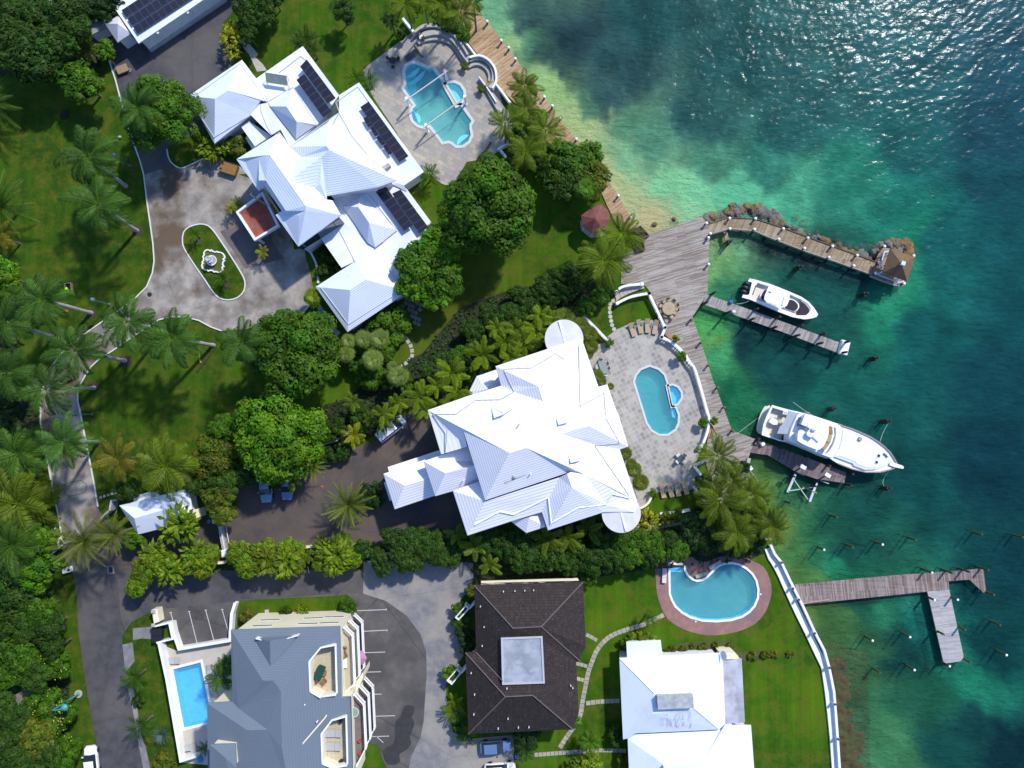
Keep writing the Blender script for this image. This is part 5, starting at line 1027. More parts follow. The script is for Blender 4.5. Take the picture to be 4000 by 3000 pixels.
def crown(seed, nl, per, leaf, lr=(.16, .27), rz=.7, env=1.0):
    r = random.Random(seed); L = LM()
    lobes = []
    for i in range(nl):
        z = r.uniform(-.25, 1.0); a = r.uniform(0, 2 * math.pi); q = math.sqrt(max(0, 1 - z * z)); k = r.uniform(.58, .9) * (1 + .10 * math.sin(3 * a + seed) + .06 * math.sin(5 * a + 2 * seed))
        lobes.append((Vector((q * math.cos(a) * k, q * math.sin(a) * k, z * k * rz)), r.uniform(*lr), (r.uniform(.7, 1.3), r.uniform(.8, 1.35))))
    for c, lrr, br in lobes:
        out = Vector((c.x, c.y, c.z + .25)).normalized()
        for i in range(per):
            d = Vector((r.gauss(0, 1), r.gauss(0, 1), r.gauss(0, 1))).normalized()
            if d.dot(out) < -.25: d = -d
            p = c + d * lrr * r.uniform(.72, 1.05); n = (d + Vector((r.uniform(-.5, .5), r.uniform(-.5, .5), r.uniform(0, .6)))).normalized()
            q = lc(r); q = (q[0] * br[0] * br[1], q[1] * br[0], q[2] * br[0], 1); leafquad(L, r, p, n, leaf, q)
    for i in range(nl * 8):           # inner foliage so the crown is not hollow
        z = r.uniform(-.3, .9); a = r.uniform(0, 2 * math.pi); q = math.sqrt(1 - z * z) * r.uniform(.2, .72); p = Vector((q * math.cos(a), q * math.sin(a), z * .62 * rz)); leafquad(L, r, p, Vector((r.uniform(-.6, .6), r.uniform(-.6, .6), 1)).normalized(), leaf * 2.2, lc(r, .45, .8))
    return L.mesh('crown')
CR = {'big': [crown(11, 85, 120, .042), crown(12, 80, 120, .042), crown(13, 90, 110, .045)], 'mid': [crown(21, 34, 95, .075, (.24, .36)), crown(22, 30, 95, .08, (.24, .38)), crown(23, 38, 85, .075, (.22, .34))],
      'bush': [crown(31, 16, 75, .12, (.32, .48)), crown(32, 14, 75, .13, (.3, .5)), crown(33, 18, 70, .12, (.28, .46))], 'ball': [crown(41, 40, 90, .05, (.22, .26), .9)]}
def bigleaf(seed, n=60, L_=.62):
    """clump of large strap leaves (croton, ginger, hedge plants)"""
    r = random.Random(seed); L = LM()
    for i in range(n):
        a = r.uniform(0, 2 * math.pi); q = r.uniform(.05, .75); el = r.uniform(.1, 1.1); s = Vector((q * math.cos(a), q * math.sin(a), r.uniform(-.1, .5) + .35 * (1 - q))); d = Vector((math.cos(a + r.uniform(-.8, .8)) * math.cos(el), math.sin(a + r.uniform(-.8, .8)) * math.cos(el), math.sin(el) * .6)); sd = d.cross(Vector((0, 0, 1))).normalized() * L_ * .17; m_ = s + d * L_ * .5 + Vector((0, 0, .06)); t_ = s + d * L_ * .95 - Vector((0, 0, .1)); c = lc(r, .6, 1.4, .1)
        L.quad([s, m_ - sd, t_, m_ + sd], c)
    return L.mesh('crown')
CR['strap'] = [bigleaf(51), bigleaf(52, 80)]
def frond(L, r, az, el, ln, droop, nlf, lw, ll, twist=0.0, lo=.7, hi=1.3, warm=0.0, base=Vector((0, 0, 0)), curl=0.0):
    n = 7; pts = []; p = base.copy(); e = el; a = az
    for i in range(n + 1):
        pts.append(p.copy()); d = Vector((math.cos(a) * math.cos(e), math.sin(a) * math.cos(e), math.sin(e))); p = p + d * ln / n; e -= droop / n * (0.5 + i / n); a += curl / n
    br = r.uniform(lo, hi)
    for i in range(nlf):
        t = .12 + .88 * (i + .5) / nlf; k = min(n - 1, int(t * n)); q = pts[k].lerp(pts[k + 1], t * n - k); d = (pts[k + 1] - pts[k]).normalized(); side = d.cross(Vector((0, 0, 1)))
        if side.length < 1e-3: side = Vector((1, 0, 0))
        side.normalize(); sz = ll * (math.sin(math.pi * min(1, t * .85 + .12)) ** .6) * r.uniform(.85, 1.1)
        for sg in (-1, 1):
            dr = (side * sg * .8 + d * .55 + Vector((0, 0, -.28 + r.uniform(-.15, .2)))).normalized(); w_ = d * lw; c = lc(r, br * .8, br * 1.15, warm)
            tip = q + dr * sz + Vector((0, 0, -.12 * sz)); L.quad([q - w_, tip, q + w_], c) if lw < .02 else L.quad([q - w_ * .6, q + dr * sz * .55 - w_, tip, q + dr * sz * .55 + w_], c)
    up = Vector((0, 0, .02)); c = (1.5 * br, 1.35 * br, .8 * br, 1)
    for a_, b_ in zip(pts, pts[1:]):
        sd_ = (b_ - a_).cross(Vector((0, 0, 1))).normalized() * ln * .009; L.quad([a_ - sd_ + up, b_ - sd_ + up, b_ + sd_ + up, a_ + sd_ + up], c)
def palm_crown(seed, nf, ln, nlf, ll, lw, elr, drr, dead=0, warm=0.0, lo=.65, hi=1.35, wind=0.0):
    r = random.Random(seed); L = LM()
    for i in range(nf):
        a = 2.4 * i + r.uniform(-.2, .2); f = i / nf; el = elr[0] + (elr[1] - elr[0]) * (1 - f) + r.uniform(-.12, .12); frond(L, r, a, el, ln * r.uniform(.82, 1.08), r.uniform(*drr), nlf, lw, ll, lo=lo, hi=hi, warm=warm, curl=r.uniform(-.35, .35) + wind)
    for i in range(dead): frond(L, r, r.uniform(0, 6.28), -.35, ln * .8, .9, nlf, lw, ll, lo=.8, hi=1.1, warm=.75)
    for i in range(5): a = i * 1.25; L.quad([Vector((.1 * math.cos(a), .1 * math.sin(a), -.1)), Vector((.12 * math.cos(a + 1), .12 * math.sin(a + 1), -.1)), Vector((0, 0, .5))], (1.2, 1.2, .6, 1))
    return L.mesh('crown')
CR['coco'] = [palm_crown(61, 18, 3.9, 26, .85, .06, (.0, 1.0), (1.0, 1.8), 2, .12), palm_crown(62, 16, 3.9, 26, .85, .06, (.0, 1.0), (1.0, 1.9), 1, .14), palm_crown(63, 20, 3.9, 30, .9, .06, (-.2, 1.0), (1.0, 2.1), 3, .12, wind=.3), palm_crown(64, 22, 3.9, 30, .95, .06, (-.3, .9), (1.1, 2.2), 4, .12, wind=-.3)]
CR['royal'] = [palm_crown(71, 17, 3.9, 44, .95, .05, (-.1, .9), (1.4, 2.3), 1, .0, wind=.35), palm_crown(72, 15, 4.0, 44, 1.0, .05, (-.2, .9), (1.3, 2.3), 1, .0, wind=.5), palm_crown(73, 18, 3.8, 44, .9, .05, (-.1, 1.0), (1.3, 2.2), 2, .0, wind=-.3), palm_crown(74, 14, 4.1, 44, 1.0, .05, (-.2, .8), (1.5, 2.4), 1, .03, wind=.6)]
CR['date'] = [palm_crown(81, 46, 3.6, 26, .36, .035, (.1, 1.25), (.7, 1.2), 4, .1), palm_crown(82, 40, 3.6, 26, .36, .035, (.1, 1.25), (.6, 1.2), 2, .1)]
CR['areca'] = [palm_crown(91, 8, 1.7, 14, .42, .07, (.3, .9), (.9, 1.4), 0, .1), palm_crown(92, 7, 1.7, 14, .42, .07, (.3, .85), (.9, 1.4), 0, .12), palm_crown(93, 9, 1.7, 14, .4, .07, (.3, 1.0), (.8, 1.4), 0, .08)]
CR['tuft'] = [palm_crown(95, 16, 1.6, 14, .3, .04, (.2, 1.1), (.7, 1.2), 0, .1)]
def fan_crown(seed, nf, ln=1.0, seg=14, warm=0.0, wd=.05):
    r = random.Random(seed); L = LM()
    for i in range(nf):
        a = 2.4 * i; el = .1 + 1.4 * (1 - i / nf); d = Vector((math.cos(a) * math.cos(el), math.sin(a) * math.cos(el), math.sin(el))); c0 = d * ln * .42; el *= .4; d = Vector((math.cos(a) * math.cos(el), math.sin(a) * math.cos(el), math.sin(el))); sd_ = d.cross(Vector((0, 0, 1))).normalized(); up = sd_.cross(d); br = r.uniform(.7, 1.3)
        for k in range(seg):
            t = (k / (seg - 1) - .5) * 3.6; q = (d * math.cos(t) + sd_ * math.sin(t)); q = (q + Vector((0, 0, -.25))).normalized(); e = c0 + q * ln * .55 * r.uniform(.85, 1.05); m_ = c0 + q * ln * .3; s_ = q.cross(up).normalized() * ln * wd; c = lc(r, br * .8, br * 1.2, warm)
            L.quad([c0, m_ - s_, e, m_ + s_], c)
    return L.mesh('crown')
CR['fan'] = [fan_crown(101, 22), fan_crown(102, 26), fan_crown(103, 20, warm=.1)]
CR['agave'] = [palm_crown(105, 1, .1, 1, .1, .01, (.2, .3), (.1, .2))]
def agave():
    r = random.Random(4); L = LM()
    for i in range(60):
        a = 2.4 * i; el = .15 + 1.0 * (1 - i / 60); d = Vector((math.cos(a) * math.cos(el), math.sin(a) * math.cos(el), math.sin(el))); s_ = d.cross(Vector((0, 0, 1))).normalized() * .05; L.quad([Vector((0, 0, 0)) - s_, d * .5 - s_ * .9, d, d * .5 + s_ * .9], lc(r, .8, 1.3))
    return L.mesh('crown')
CR['agave'] = [agave()]
trunk_me = MB(); trunk_me.lathe((0, 0, 0), [(1.25, 0), (1.0, .08), (.85, .5), (.7, 1.0)], 9); _t = trunk_me.build('trunk', M['bark']); TRUNK = _t.data; bpy.data.objects.remove(_t)
G = dict(dark=(.030, .075, .006, 1), deep=(.018, .05, .009, 1), mid=(.05, .13, .004, 1), bright=(.075, .185, .004, 1), lime=(.115, .19, .006, 1), yel=(.21, .24, .012, 1), olive=(.085, .12, .008, 1), coco=(.085, .14, .008, 1), royal=(.045, .11, .012, 1), date=(.095, .135, .02, 1), blue=(.10, .16, .13, 1), bronze=(.125, .13, .012, 1), pale=(.14, .2, .035, 1))
UNIT = dict(coco=3.4, royal=3.3, date=3.3, areca=1.5, tuft=1.4, fan=1.0, agave=1.0)
def plant(kind, f, u, v, rp, h, label, col='mid', cat=None, name=None, group=None, base=None, sq=1.0, rz=None, flowers=None):
    r = rp / f.s * MPP; me = rnd.choice(CR[kind]); p = f(u, v, h)
    b0 = base if base is not None else Vector((p.x, p.y, 0))
    pal = kind in UNIT and kind not in ('agave',)
    cat = cat or ('palm' if pal else ('tree' if kind in ('big', 'mid') else 'shrub')); name = name or {'coco': 'coconut_palm', 'royal': 'royal_palm', 'date': 'date_palm', 'areca': 'areca_palm', 'tuft': 'small_palm', 'fan': 'fan_palm', 'big': 'shade_tree', 'mid': 'garden_tree', 'bush': 'shrub', 'ball': 'round_shrub', 'strap': 'leafy_shrub', 'agave': 'agave'}[kind]
    root = thing(name, label, cat, b0, group)
    o = bpy.data.objects.new('crown', me); COL.objects.link(o); o.parent = root; o.location = p - b0; s = r / UNIT.get(kind, 1.0); o.scale = (s, s * sq, s * (.85 if not pal else 1)); o.rotation_euler = (0, 0, rnd.uniform(0, 6.28) if rz is None else rz)
    c = G[col] if isinstance(col, str) else col; k = rnd.uniform(.85, 1.15); o.color = (c[0] * k, c[1] * k, c[2] * k, 1)
    if base is not None:
        q = p - b0; MB().tube([b0, b0 + q * .12, b0 + q * .5, b0 + q * .97], [.34, .24, .27, .17], 9).build('trunk', M['palmbark'], root)
    elif h > .5:
        t = bpy.data.objects.new('trunk', TRUNK); COL.objects.link(t); t.parent = root; w_ = .15 if pal else max(.06, .06 * r); t.scale = (w_, w_, h)
    if flowers:
        fm, cnt = flowers; q = rnd.Random if False else random.Random(int(u + v)); b = MB()
        for i in range(cnt):
            a = q.uniform(0, 6.28); rr = r * math.sqrt(q.uniform(0, .9)); b.ball((p.x + rr * math.cos(a), p.y + rr * math.sin(a), h + .6 * r * (1 - (rr / r) ** 2) ** .5 + .05), .085, .085, .05, 5)
        b.build('flowers', fm, root, weld=False)['kind'] = 'stuff'
    return root
def row(place, adj, f, items, kind, h, col='mid', group=None, cat=None, name=None, side='left'):
    """a row or clump of plants; each is told apart by its order in the row"""
    items = sorted(items, key=lambda q: q[0] if side == 'left' else q[1])
    for i, q in enumerate(items):
        kd = q[3] if len(q) > 3 and q[3] else kind; cl = q[4] if len(q) > 4 else col; hh = q[5] if len(q) > 5 else h
        lb = '%s %s from the %s %s' % (ORD[i], adj.rstrip('s'), side, place)
        if len(lb.split()) > 16: print('LONG', lb)
        plant(kd, f, q[0], q[1], q[2], hh, lb, cl, group=group or (adj + ' ' + place)[:60], cat=cat, name=name, sq=rnd.uniform(.78, 1.18) if kd in ('mid', 'bush') else 1)
# big trees
plant('big', T21, -215, 140, 400, 7.5, 'very large round dark green tree on the lawn between the two white villas', 'mid', name='shade_tree')
plant('big', T11, 330, 1380, 385, 7.0, 'very large round tree below the forecourt between the palms', 'mid')
plant('big', T12, 200, 440, 370, 6.5, 'bright green round tree above the two parked blue cars', 'bright')
plant('mid', T11, 1600, 480, 180, 5.0, 'small bright lobed tree touching the solar panelled roof corner', 'bright'); plant('mid', T11, 1400, 640, 200, 5.0, 'lobed green tree overlapping the lower villa roof edge', 'mid'); plant('mid', T11, 1620, 740, 190, 5.0, 'lobed tree in the middle of the clump right of the villa roof', 'mid'); plant('mid', T11, 1560, 900, 140, 4.5, 'lower lobed tree of the clump right of the villa roof', 'bright'); plant('mid', T11, 1370, 800, 160, 4.6, 'bright tree lobe beside the lowest corner of the villa roof', 'bright')
plant('big', T00, 1400, 985, 315, 6.5, 'large green tree at the left tip of the white courtyard villa', 'mid'); plant('royal', T00, 1190, 930, 210, 10.5, 'palm standing in front of the large tree beside the upper drive', 'royal')
plant('mid', T20, 470, 1430, 190, 4.0, 'dark dense sea grape tree over the boardwalk beside the red pavilion', 'mid'); plant('mid', T20, 640, 1370, 150, 3.6, 'sea grape crown reaching over the beach edge of the boardwalk', 'mid'); plant('mid', T20, 690, 1580, 170, 3.6, 'yellowish sea grape crown right above the red octagonal roof', 'olive'); plant('mid', T20, 440, 1590, 170, 3.8, 'darkest sea grape crown left of the bright fan palm', 'dark')
plant('fan', T20, 640, 1630, 120, 4.5, 'bright green fan palm just above the red octagonal roof', 'bright')
# top left woods
row('in the wood at the top left corner', 'dark trees', T00, [(90, 130, 150), (210, 330, 170), (330, 130, 150), (560, 130, 190), (300, 480, 220), (90, 490, 140), (500, 350, 180), (620, 250, 150), (80, 260, 130), (420, 430, 150)], 'mid', 6.0, 'dark')
plant('tuft', T00, 760, 430, 130, 2.5, 'yellowish fan shaped shrub beside the tool shed path', 'olive'); plant('mid', T00, 725, 720, 185, 4.5, 'isolated green tree on the upper lawn left of the drive kerb', 'mid'); plant('bush', T00, 895, 430, 90, 1.8, 'oval green bush by the pavilion at the head of the drive', 'bright')
row('behind the garage roof', 'dark trees', T00, [(780, 60, 130), (900, 90, 110), (1000, 30, 90), (720, 180, 80)], 'mid', 3.0, 'deep')
plant('strap', T00, 2000, 350, 105, 1.6, 'narrow yellow croton hedge beside the top driveway', 'yel', name='croton_hedge'); plant('strap', T00, 2005, 260, 80, 1.6, 'upper yellow croton clump beside the top driveway', 'yel'); plant('strap', T00, 2020, 450, 80, 1.6, 'lower yellow croton clump beside the top driveway', 'yel')
row('between the top driveway and the upper lawn', 'green trees', T10, [(-60, 60, 130), (70, 40, 130), (-80, 170, 100), (60, 140, 100), (-60, 300, 80), (150, -20, 110)], 'mid', 3.5, 'dark')
plant('ball', T10, 755, 90, 112, 3.6, 'clipped ball shaped tree casting a round shadow on the top lawn', 'dark')
row('along the top edge beside the boardwalk', 'coconut palms', T10, [(1290, 20, 160), (1440, -20, 140), (1600, 30, 160), (1770, 110, 165), (1680, -60, 150), (1880, 20, 100)], 'coco', 8.0, 'coco')
row('below the palms at the curved pool seat', 'green shrubs', T10, [(1800, 290, 70, 'bush', 'bright'), (1690, 230, 80), (1580, 170, 60), (1250, 290, 50)], 'bush', 1.2, 'dark')
row('beside the upper lawn wall of the courtyard villa', 'small palms', T10, [(440, 350, 120), (360, 370, 70), (500, 440, 80)], 'tuft', 2.2, 'dark'); row('at the corner of the ornate pool patio', 'small palms', T10, [(870, 680, 90), (980, 700, 95), (960, 780, 70)], 'tuft', 2.2, 'mid')
plant('coco', T10, 1500, 1500, 90, 2.6, 'small palm in the walled bed at the foot of the stone patio', 'mid'); 
row('beside the boardwalk below the ornate pool', 'coconut palms', T20, [(110, 750, 145), (110, 940, 140), (290, 1130, 165), (120, 1310, 165), (-60, 1070, 150)], 'coco', 8.0, 'coco')
row('at the inner side of the boardwalk palms', 'green shrubs', T20, [(230, 1020, 70, 'bush', 'bright'), (40, 1180, 80), (200, 1400, 90), (380, 1280, 70), (0, 1400, 80)], 'bush', 1.5, 'dark')
plant('coco', T21, 960, 370, 195, 7.0, 'upper coconut palm leaning over the corner of the wooden deck', 'coco'); plant('coco', T21, 800, 590, 235, 7.5, 'large coconut palm left of the wooden deck', 'coco')
# royal palms with leaning trunks on the west lawn
for (f, u, v, r, bf, bu, bv_, lb) in ((T00, 760, 1350, 250, T00, 1090, 1610, 'royal palm highest on the west lawn, left of the lamp post'), (T01, 850, 110, 240, T01, 1185, 335, 'royal palm whose trunk foot stands by the straight drive kerb'), (T01, 370, 930, 230, T01, 790, 1045, 'royal palm beside the gardener with the green shirt'), (T01, 50, 1120, 230, T01, 470, 1255, 'royal palm at the left edge beside the curved drive'), (T01, 650, 1370, 230, T01, 1080, 1458, 'royal palm overhanging the narrowest part of the drive'), (T01, 1100, 1120, 230, T01, 1410, 1205, 'royal palm between the drive and the forecourt'), (T01, 1490, 1260, 230, T01, 1845, 1325, 'royal palm with a fallen frond at its foot'), (T01, 2080, 1300, 190, T01, 2330, 1370, 'royal palm at the left side of the very large tree'), (T02, 400, 40, 230, T02, 815, 35, 'royal palm over the left kerb of the drive'), (T02, 560, 500, 220, T02, 850, 500, 'royal palm standing above the driveway slot outline'), (T01, 60, 1560, 220, T01, 380, 1640, 'dark royal palm at the far left below the drive bend')):
    plant('royal', f, u, v, r, 11.0, lb, 'royal', base=bf(bu, bv_, 0), group='royal palms on the west lawn')
plant('royal', T10, 1165, 160, 80, 4.0, 'small thin palm in the shade above the curved wall', 'deep')
plant('date', T00, -60, 920, 300, 3, 'huge palm at the left edge beside the upper lawn', 'royal'); plant('date', T01, 20, 130, 300, 3.5, 'second huge palm at the left edge below the upper lawn', 'royal'); plant('coco', T01, -20, 380, 160, 5, 'golden palm fronds poking in at the left edge', 'bronze'); plant('mid', T01, -10, 720, 160, 6, 'bright tree at the left edge beside the royal palms', 'bright')
plant('coco', T02, 150, 600, 260, 5, 'dark coconut palm left of the lower drive', 'royal'); plant('coco', T02, 160, 1040, 320, 5.5, 'large feathery palm left of the lower drive kerb', 'coco'); plant('coco', T02, 1020, 650, 195, 6.5, 'golden brown palm on the lawn above the gatehouse', 'bronze'); plant('coco', T02, 1430, 710, 260, 7.5, 'wide palm behind the gatehouse roof', 'coco'); plant('date', T02, 740, 1350, 250, 8, 'large date palm spreading over the foot of the drive', 'date'); plant('date', T02, 990, 1290, 190, 7, 'second date palm against the gatehouse roof', 'date'); plant('coco', T02, 100, 1400, 230, 8, 'drooping dark palm at the left edge near the entrance arch', 'royal')
row('down the left edge beside the drive', 'dark trees', T02, [(30, 160, 130), (60, 330, 130), (110, 50, 120), (30, 820, 130), (200, 760, 120), (40, 1260, 140)], 'mid', 4, 'deep', side='top')
row('at the road corner on the left', 'bright trees', T02, [(290, 1480, 190, 'mid', 'mid'), (390, 1330, 130), (290, 1640, 150), (150, 1450, 120, 'mid', 'dark')], 'mid', 6, 'bright')
row('between the gatehouse and the bright round tree', 'mixed trees', T02, [(1850, 640, 190, 'mid', 'olive'), (1950, 850, 130), (1900, 980, 150, 'mid', 'olive'), (1940, 1120, 110, 'mid', 'olive'), (1100, 900, 100), (1930, 380, 130, 'mid', 'mid'), (1720, 860, 110), (2130, 790, 110), (1780, 760, 120)], 'mid', 3.6, 'dark')
plant('strap', T02, 1580, 1210, 165, 4.4, 'broad leaved tree overlapping the right corner of the gatehouse roof', 'lime', cat='tree', name='garden_tree'); plant('mid', T02, 1580, 1230, 120, 3.5, 'green crown beneath the gatehouse roof corner tree', 'mid'); plant('bush', T02, 1165, 1340, 90, 2.5, 'small bright tree at the lower edge of the gatehouse roof', 'bright')
row('along the wall below the gate drive', 'clipped golden green trees', T02, [(1390, 1530, 150), (1340, 1470, 130, 'strap'), (1250, 1620, 120), (1480, 1610, 130, 'strap'), (1740, 1520, 140), (1720, 1480, 140, 'strap'), (1640, 1570, 90), (1180, 1730, 100), (1820, 1470, 80), (1760, 1620, 80), (2080, 1470, 110), (2170, 1560, 110)], 'mid', 3.2, 'lime')
row('along the wall above the apartment drive', 'golden green hedge trees', T12, [(70, 1440, 120), (120, 1500, 140, 'strap', 'olive'), (180, 1530, 110), (300, 1450, 120), (270, 1520, 140, 'strap'), (700, 1470, 150, 'strap'), (600, 1400, 100, 'strap', 'olive'), (360, 1560, 80), (620, 1450, 110), (750, 1410, 110), (690, 1570, 110), (810, 1500, 100), (560, 1560, 70), (230, 1610, 80)], 'mid', 3.2, 'lime')
row('between dark driveway and pale concrete', 'dark hedge trees', T12, [(920, 1430, 90), (1060, 1500, 90), (1100, 1590, 80), (1190, 1330, 130), (1280, 1480, 150), (1390, 1340, 130), (1480, 1470, 90), (1560, 1380, 100), (1640, 1500, 110), (1380, 1540, 80), (1560, 1480, 80), (1720, 1420, 80)], 'mid', 3.0, 'dark')
row('at the left foot of the turret villa', 'young palms', T12, [(1730, 1290, 100), (1885, 1390, 130), (2020, 1570, 110), (450, 1490, 70)], 'areca', 3.4, 'lime')
row('under the left corner of the turret villa', 'feather palms', T22, [(310, 1330, 135), (490, 1330, 125), (660, 1260, 135), (200, 1270, 80)], 'areca', 4.2, 'coco')
row('between the turret villa and the brown house', 'dense trees', T22, [(-180, 1330, 120), (-60, 1420, 120), (60, 1360, 120), (170, 1480, 120), (60, 1530, 110), (330, 1490, 140), (470, 1560, 120), (560, 1420, 110), (680, 1520, 120), (780, 1400, 120), (880, 1520, 110), (960, 1350, 130, 'mid', 'mid'), (1020, 1480, 120, 'mid', 'mid'), (1130, 1370, 110, 'mid', 'mid'), (1230, 1350, 100, 'mid', 'mid'), (1180, 1500, 90), (1250, 1440, 110, 'mid', 'mid'), (1420, 1450, 105, 'mid', 'mid'), (1360, 1360, 90)], 'mid', 3.4, 'dark')
row('above the kidney shaped pool', 'dark trees', T22, [(1560, 1330, 120), (1660, 1370, 90), (1760, 1340, 100), (1850, 1380, 85), (1960, 1420, 80), (2080, 1400, 80), (1530, 1200, 80), (1640, 1230, 90), (2120, 1330, 90)], 'mid', 2.6, 'deep')
plant('strap', T22, 1170, 1180, 100, 1.4, 'bright yellow ginger clump below the lower turret', 'yel'); row('along the curved wall below the small lawn', 'green shrubs', T22, [(1240, 1140, 50), (1330, 1160, 60), (1420, 1130, 50), (1110, 1160, 45)], 'bush', .7, 'olive')
row('below the pool terrace beside the harbour', 'coconut palms', T22, [(1770, 620, 195), (1880, 830, 155), (1790, 1010, 225), (2060, 960, 175), (1950, 1280, 195), (2190, 1180, 145)], 'coco', 6.0, 'coco'); plant('coco', T32, 40, 1230, 150, 7.0, 'rightmost coconut palm leaning over the shallow water at the seawall end', 'coco')
row('under the harbour palms', 'dark shrubs', T22, [(1660, 850, 70), (1720, 940, 80), (1830, 1100, 90), (1980, 1130, 90), (2120, 1080, 80), (1640, 1070, 70), (2050, 1330, 90), (1700, 1180, 70), (2000, 720, 50)], 'bush', 1.2, 'deep')
row('along the terrace side of the turret villa', 'fan palms', T22, [(970, 600, 80), (1050, 740, 85), (1110, 850, 90), (930, 660, 60), (1030, 690, 60), (740, 20, 50), (850, 20, 40)], 'fan', 2.4, 'olive', side='top')
row('beside the upper turret of the villa', 'fan palms', T21, [(450, 1090, 110), (590, 1150, 85), (670, 1230, 90), (680, 1340, 80), (740, 1590, 70), (660, 1410, 50), (770, 1640, 60)], 'fan', 3.0, 'olive', side='top')
row('along the garden side of the turret villa', 'tall feather palms', T11, [(1950, 1410, 150), (1690, 1560, 150), (2150, 1290, 130), (2200, 1430, 110), (2080, 1180, 90)], 'areca', 5.0, 'lime'); row('above the left roof corner of the turret villa', 'tall feather palms', T12, [(1430, 110, 150), (1750, 60, 130), (1230, 160, 100), (1460, 220, 100), (1100, 260, 110), (1560, 20, 100)], 'areca', 5.0, 'lime')
row('beside the upper turret on its garden side', 'tall feather palms', T21, [(90, 1290, 130), (210, 1210, 130), (240, 1080, 110), (20, 1180, 100), (330, 1100, 80)], 'areca', 5.0, 'lime')
row('in the belt above the turret villa', 'dense green shrubs', T11, [(1860, 1200, 110), (2000, 1060, 100), (2110, 1150, 110), (1880, 1310, 90), (1760, 1420, 90, 'mid', 'mid'), (1500, 1560, 110), (1620, 1470, 90), (2060, 1350, 110), (2180, 1060, 100), (1780, 1520, 110), (1850, 1610, 100), (1580, 1620, 100), (2140, 1400, 100), (1950, 1540, 100)], 'mid', 2.4, 'dark')
row('in the belt left of the wooden deck', 'dense green shrubs', T21, [(100, 940, 110), (270, 890, 110), (340, 960, 90), (450, 880, 90), (560, 780, 100), (480, 690, 90), (640, 1000, 80, 'mid', 'mid'), (760, 900, 80, 'mid', 'mid'), (830, 830, 70), (50, 1060, 100), (380, 740, 90), (170, 1010, 90), (650, 720, 90), (330, 1060, 90), (550, 1050, 70), (30, 870, 80), (280, 780, 80), (620, 640, 70), (130, 1400, 110), (0, 1420, 110)], 'mid', 1.9, 'dark')
row('beside the white van', 'leafy palms', T12, [(1090, 330, 120), (1180, 200, 90), (1170, 280, 80), (990, 300, 80), (840, 160, 90)], 'areca', 3.2, 'coco')
plant('areca', T12, 850, 440, 110, 2.8, 'golden palm leaning over the low wall left of the white van', 'yel'); plant('date', T12, 480, 710, 140, 4.5, 'pale palm between the bright tree and the dark driveway', 'pale'); plant('areca', T12, 490, 550, 120, 4.0, 'bronze tinted palm at the right of the bright round tree', 'bronze'); plant('areca', T12, 310, 800, 130, 3.5, 'green palm hanging over the second blue car', 'coco')
row('at the edge of the driveway above the date palm', 'dark shrubs', T12, [(700, 370, 80), (780, 520, 70), (620, 620, 80), (900, 380, 70), (390, 600, 90), (170, 780, 110), (60, 760, 90), (640, 450, 60), (750, 600, 60), (880, 240, 80)], 'bush', 1.4, 'dark')
plant('date', T12, 800, 1040, 215, 4.5, 'spiky date palm in the island bed in front of the porch', 'date'); plant('ball', T12, 990, 960, 130, 1.3, 'round clipped dark bed of foliage under the date palm', 'deep')
row('below the lowest roof of the courtyard villa', 'pale fan palms', T11, [(800, 1290, 80), (930, 1270, 95), (1070, 1270, 105), (780, 1400, 90), (1010, 1450, 110), (1230, 1590, 110), (1180, 1510, 60)], 'fan', 4.2, 'pale')
row('around the pale fan palms', 'green shrubs', T11, [(1120, 1080, 160), (1220, 1180, 110), (1190, 1290, 60, 'bush', 'bright'), (1100, 1400, 80), (890, 1400, 100), (980, 1580, 110), (1100, 1620, 80), (1010, 1120, 90), (860, 1480, 90), (1290, 1650, 70)], 'bush', 1.4, 'mid')
plant('fan', T11, 500, 910, 105, 2.5, 'bright fan palm between the villa corner and the stained forecourt', 'lime')
row('in the walled bed left of the villa link roof', 'dark shrubs', T11, [(640, 650, 80), (600, 540, 70), (560, 690, 50), (690, 560, 40)], 'bush', .7, 'dark')
row('at the foot of the courtyard villa hip', 'large leaved plants', T00, [(1790, 1270, 100), (1870, 1310, 100), (1920, 1270, 80), (1760, 1190, 70), (1830, 1350, 60)], 'strap', 1.5, 'lime'); plant('bush', T00, 2050, 1260, 95, 1.2, 'bronze green bush in the notch between the villa roofs', 'olive')
row('on the fountain island', 'small young palms', T01, [(1690, 370, 70), (1925, 750, 75)], 'tuft', 1.6, 'mid'); plant('areca', T01, 2040, 95, 60, 2.0, 'upper small yellow palm left of the red tiled porch', 'yel'); plant('areca', T01, 1995, 140, 55, 2.0, 'lower small yellow palm left of the red tiled porch', 'yel'); plant('areca', T11, 55, 520, 65, 2.2, 'small yellow palm in the kerbed bed below the porch', 'yel')
# planter trees on the terrace wall
for f, u, v, r, lb in ((T21, 838, 1300, 44, 'round clipped shrub at the end of the balustrade above the stone terrace'), (T22, 1218, 942, 42, 'round bush beside the loungers at the bottom of the terrace')): plant('ball', f, u, v, r, .8, lb, 'bright')
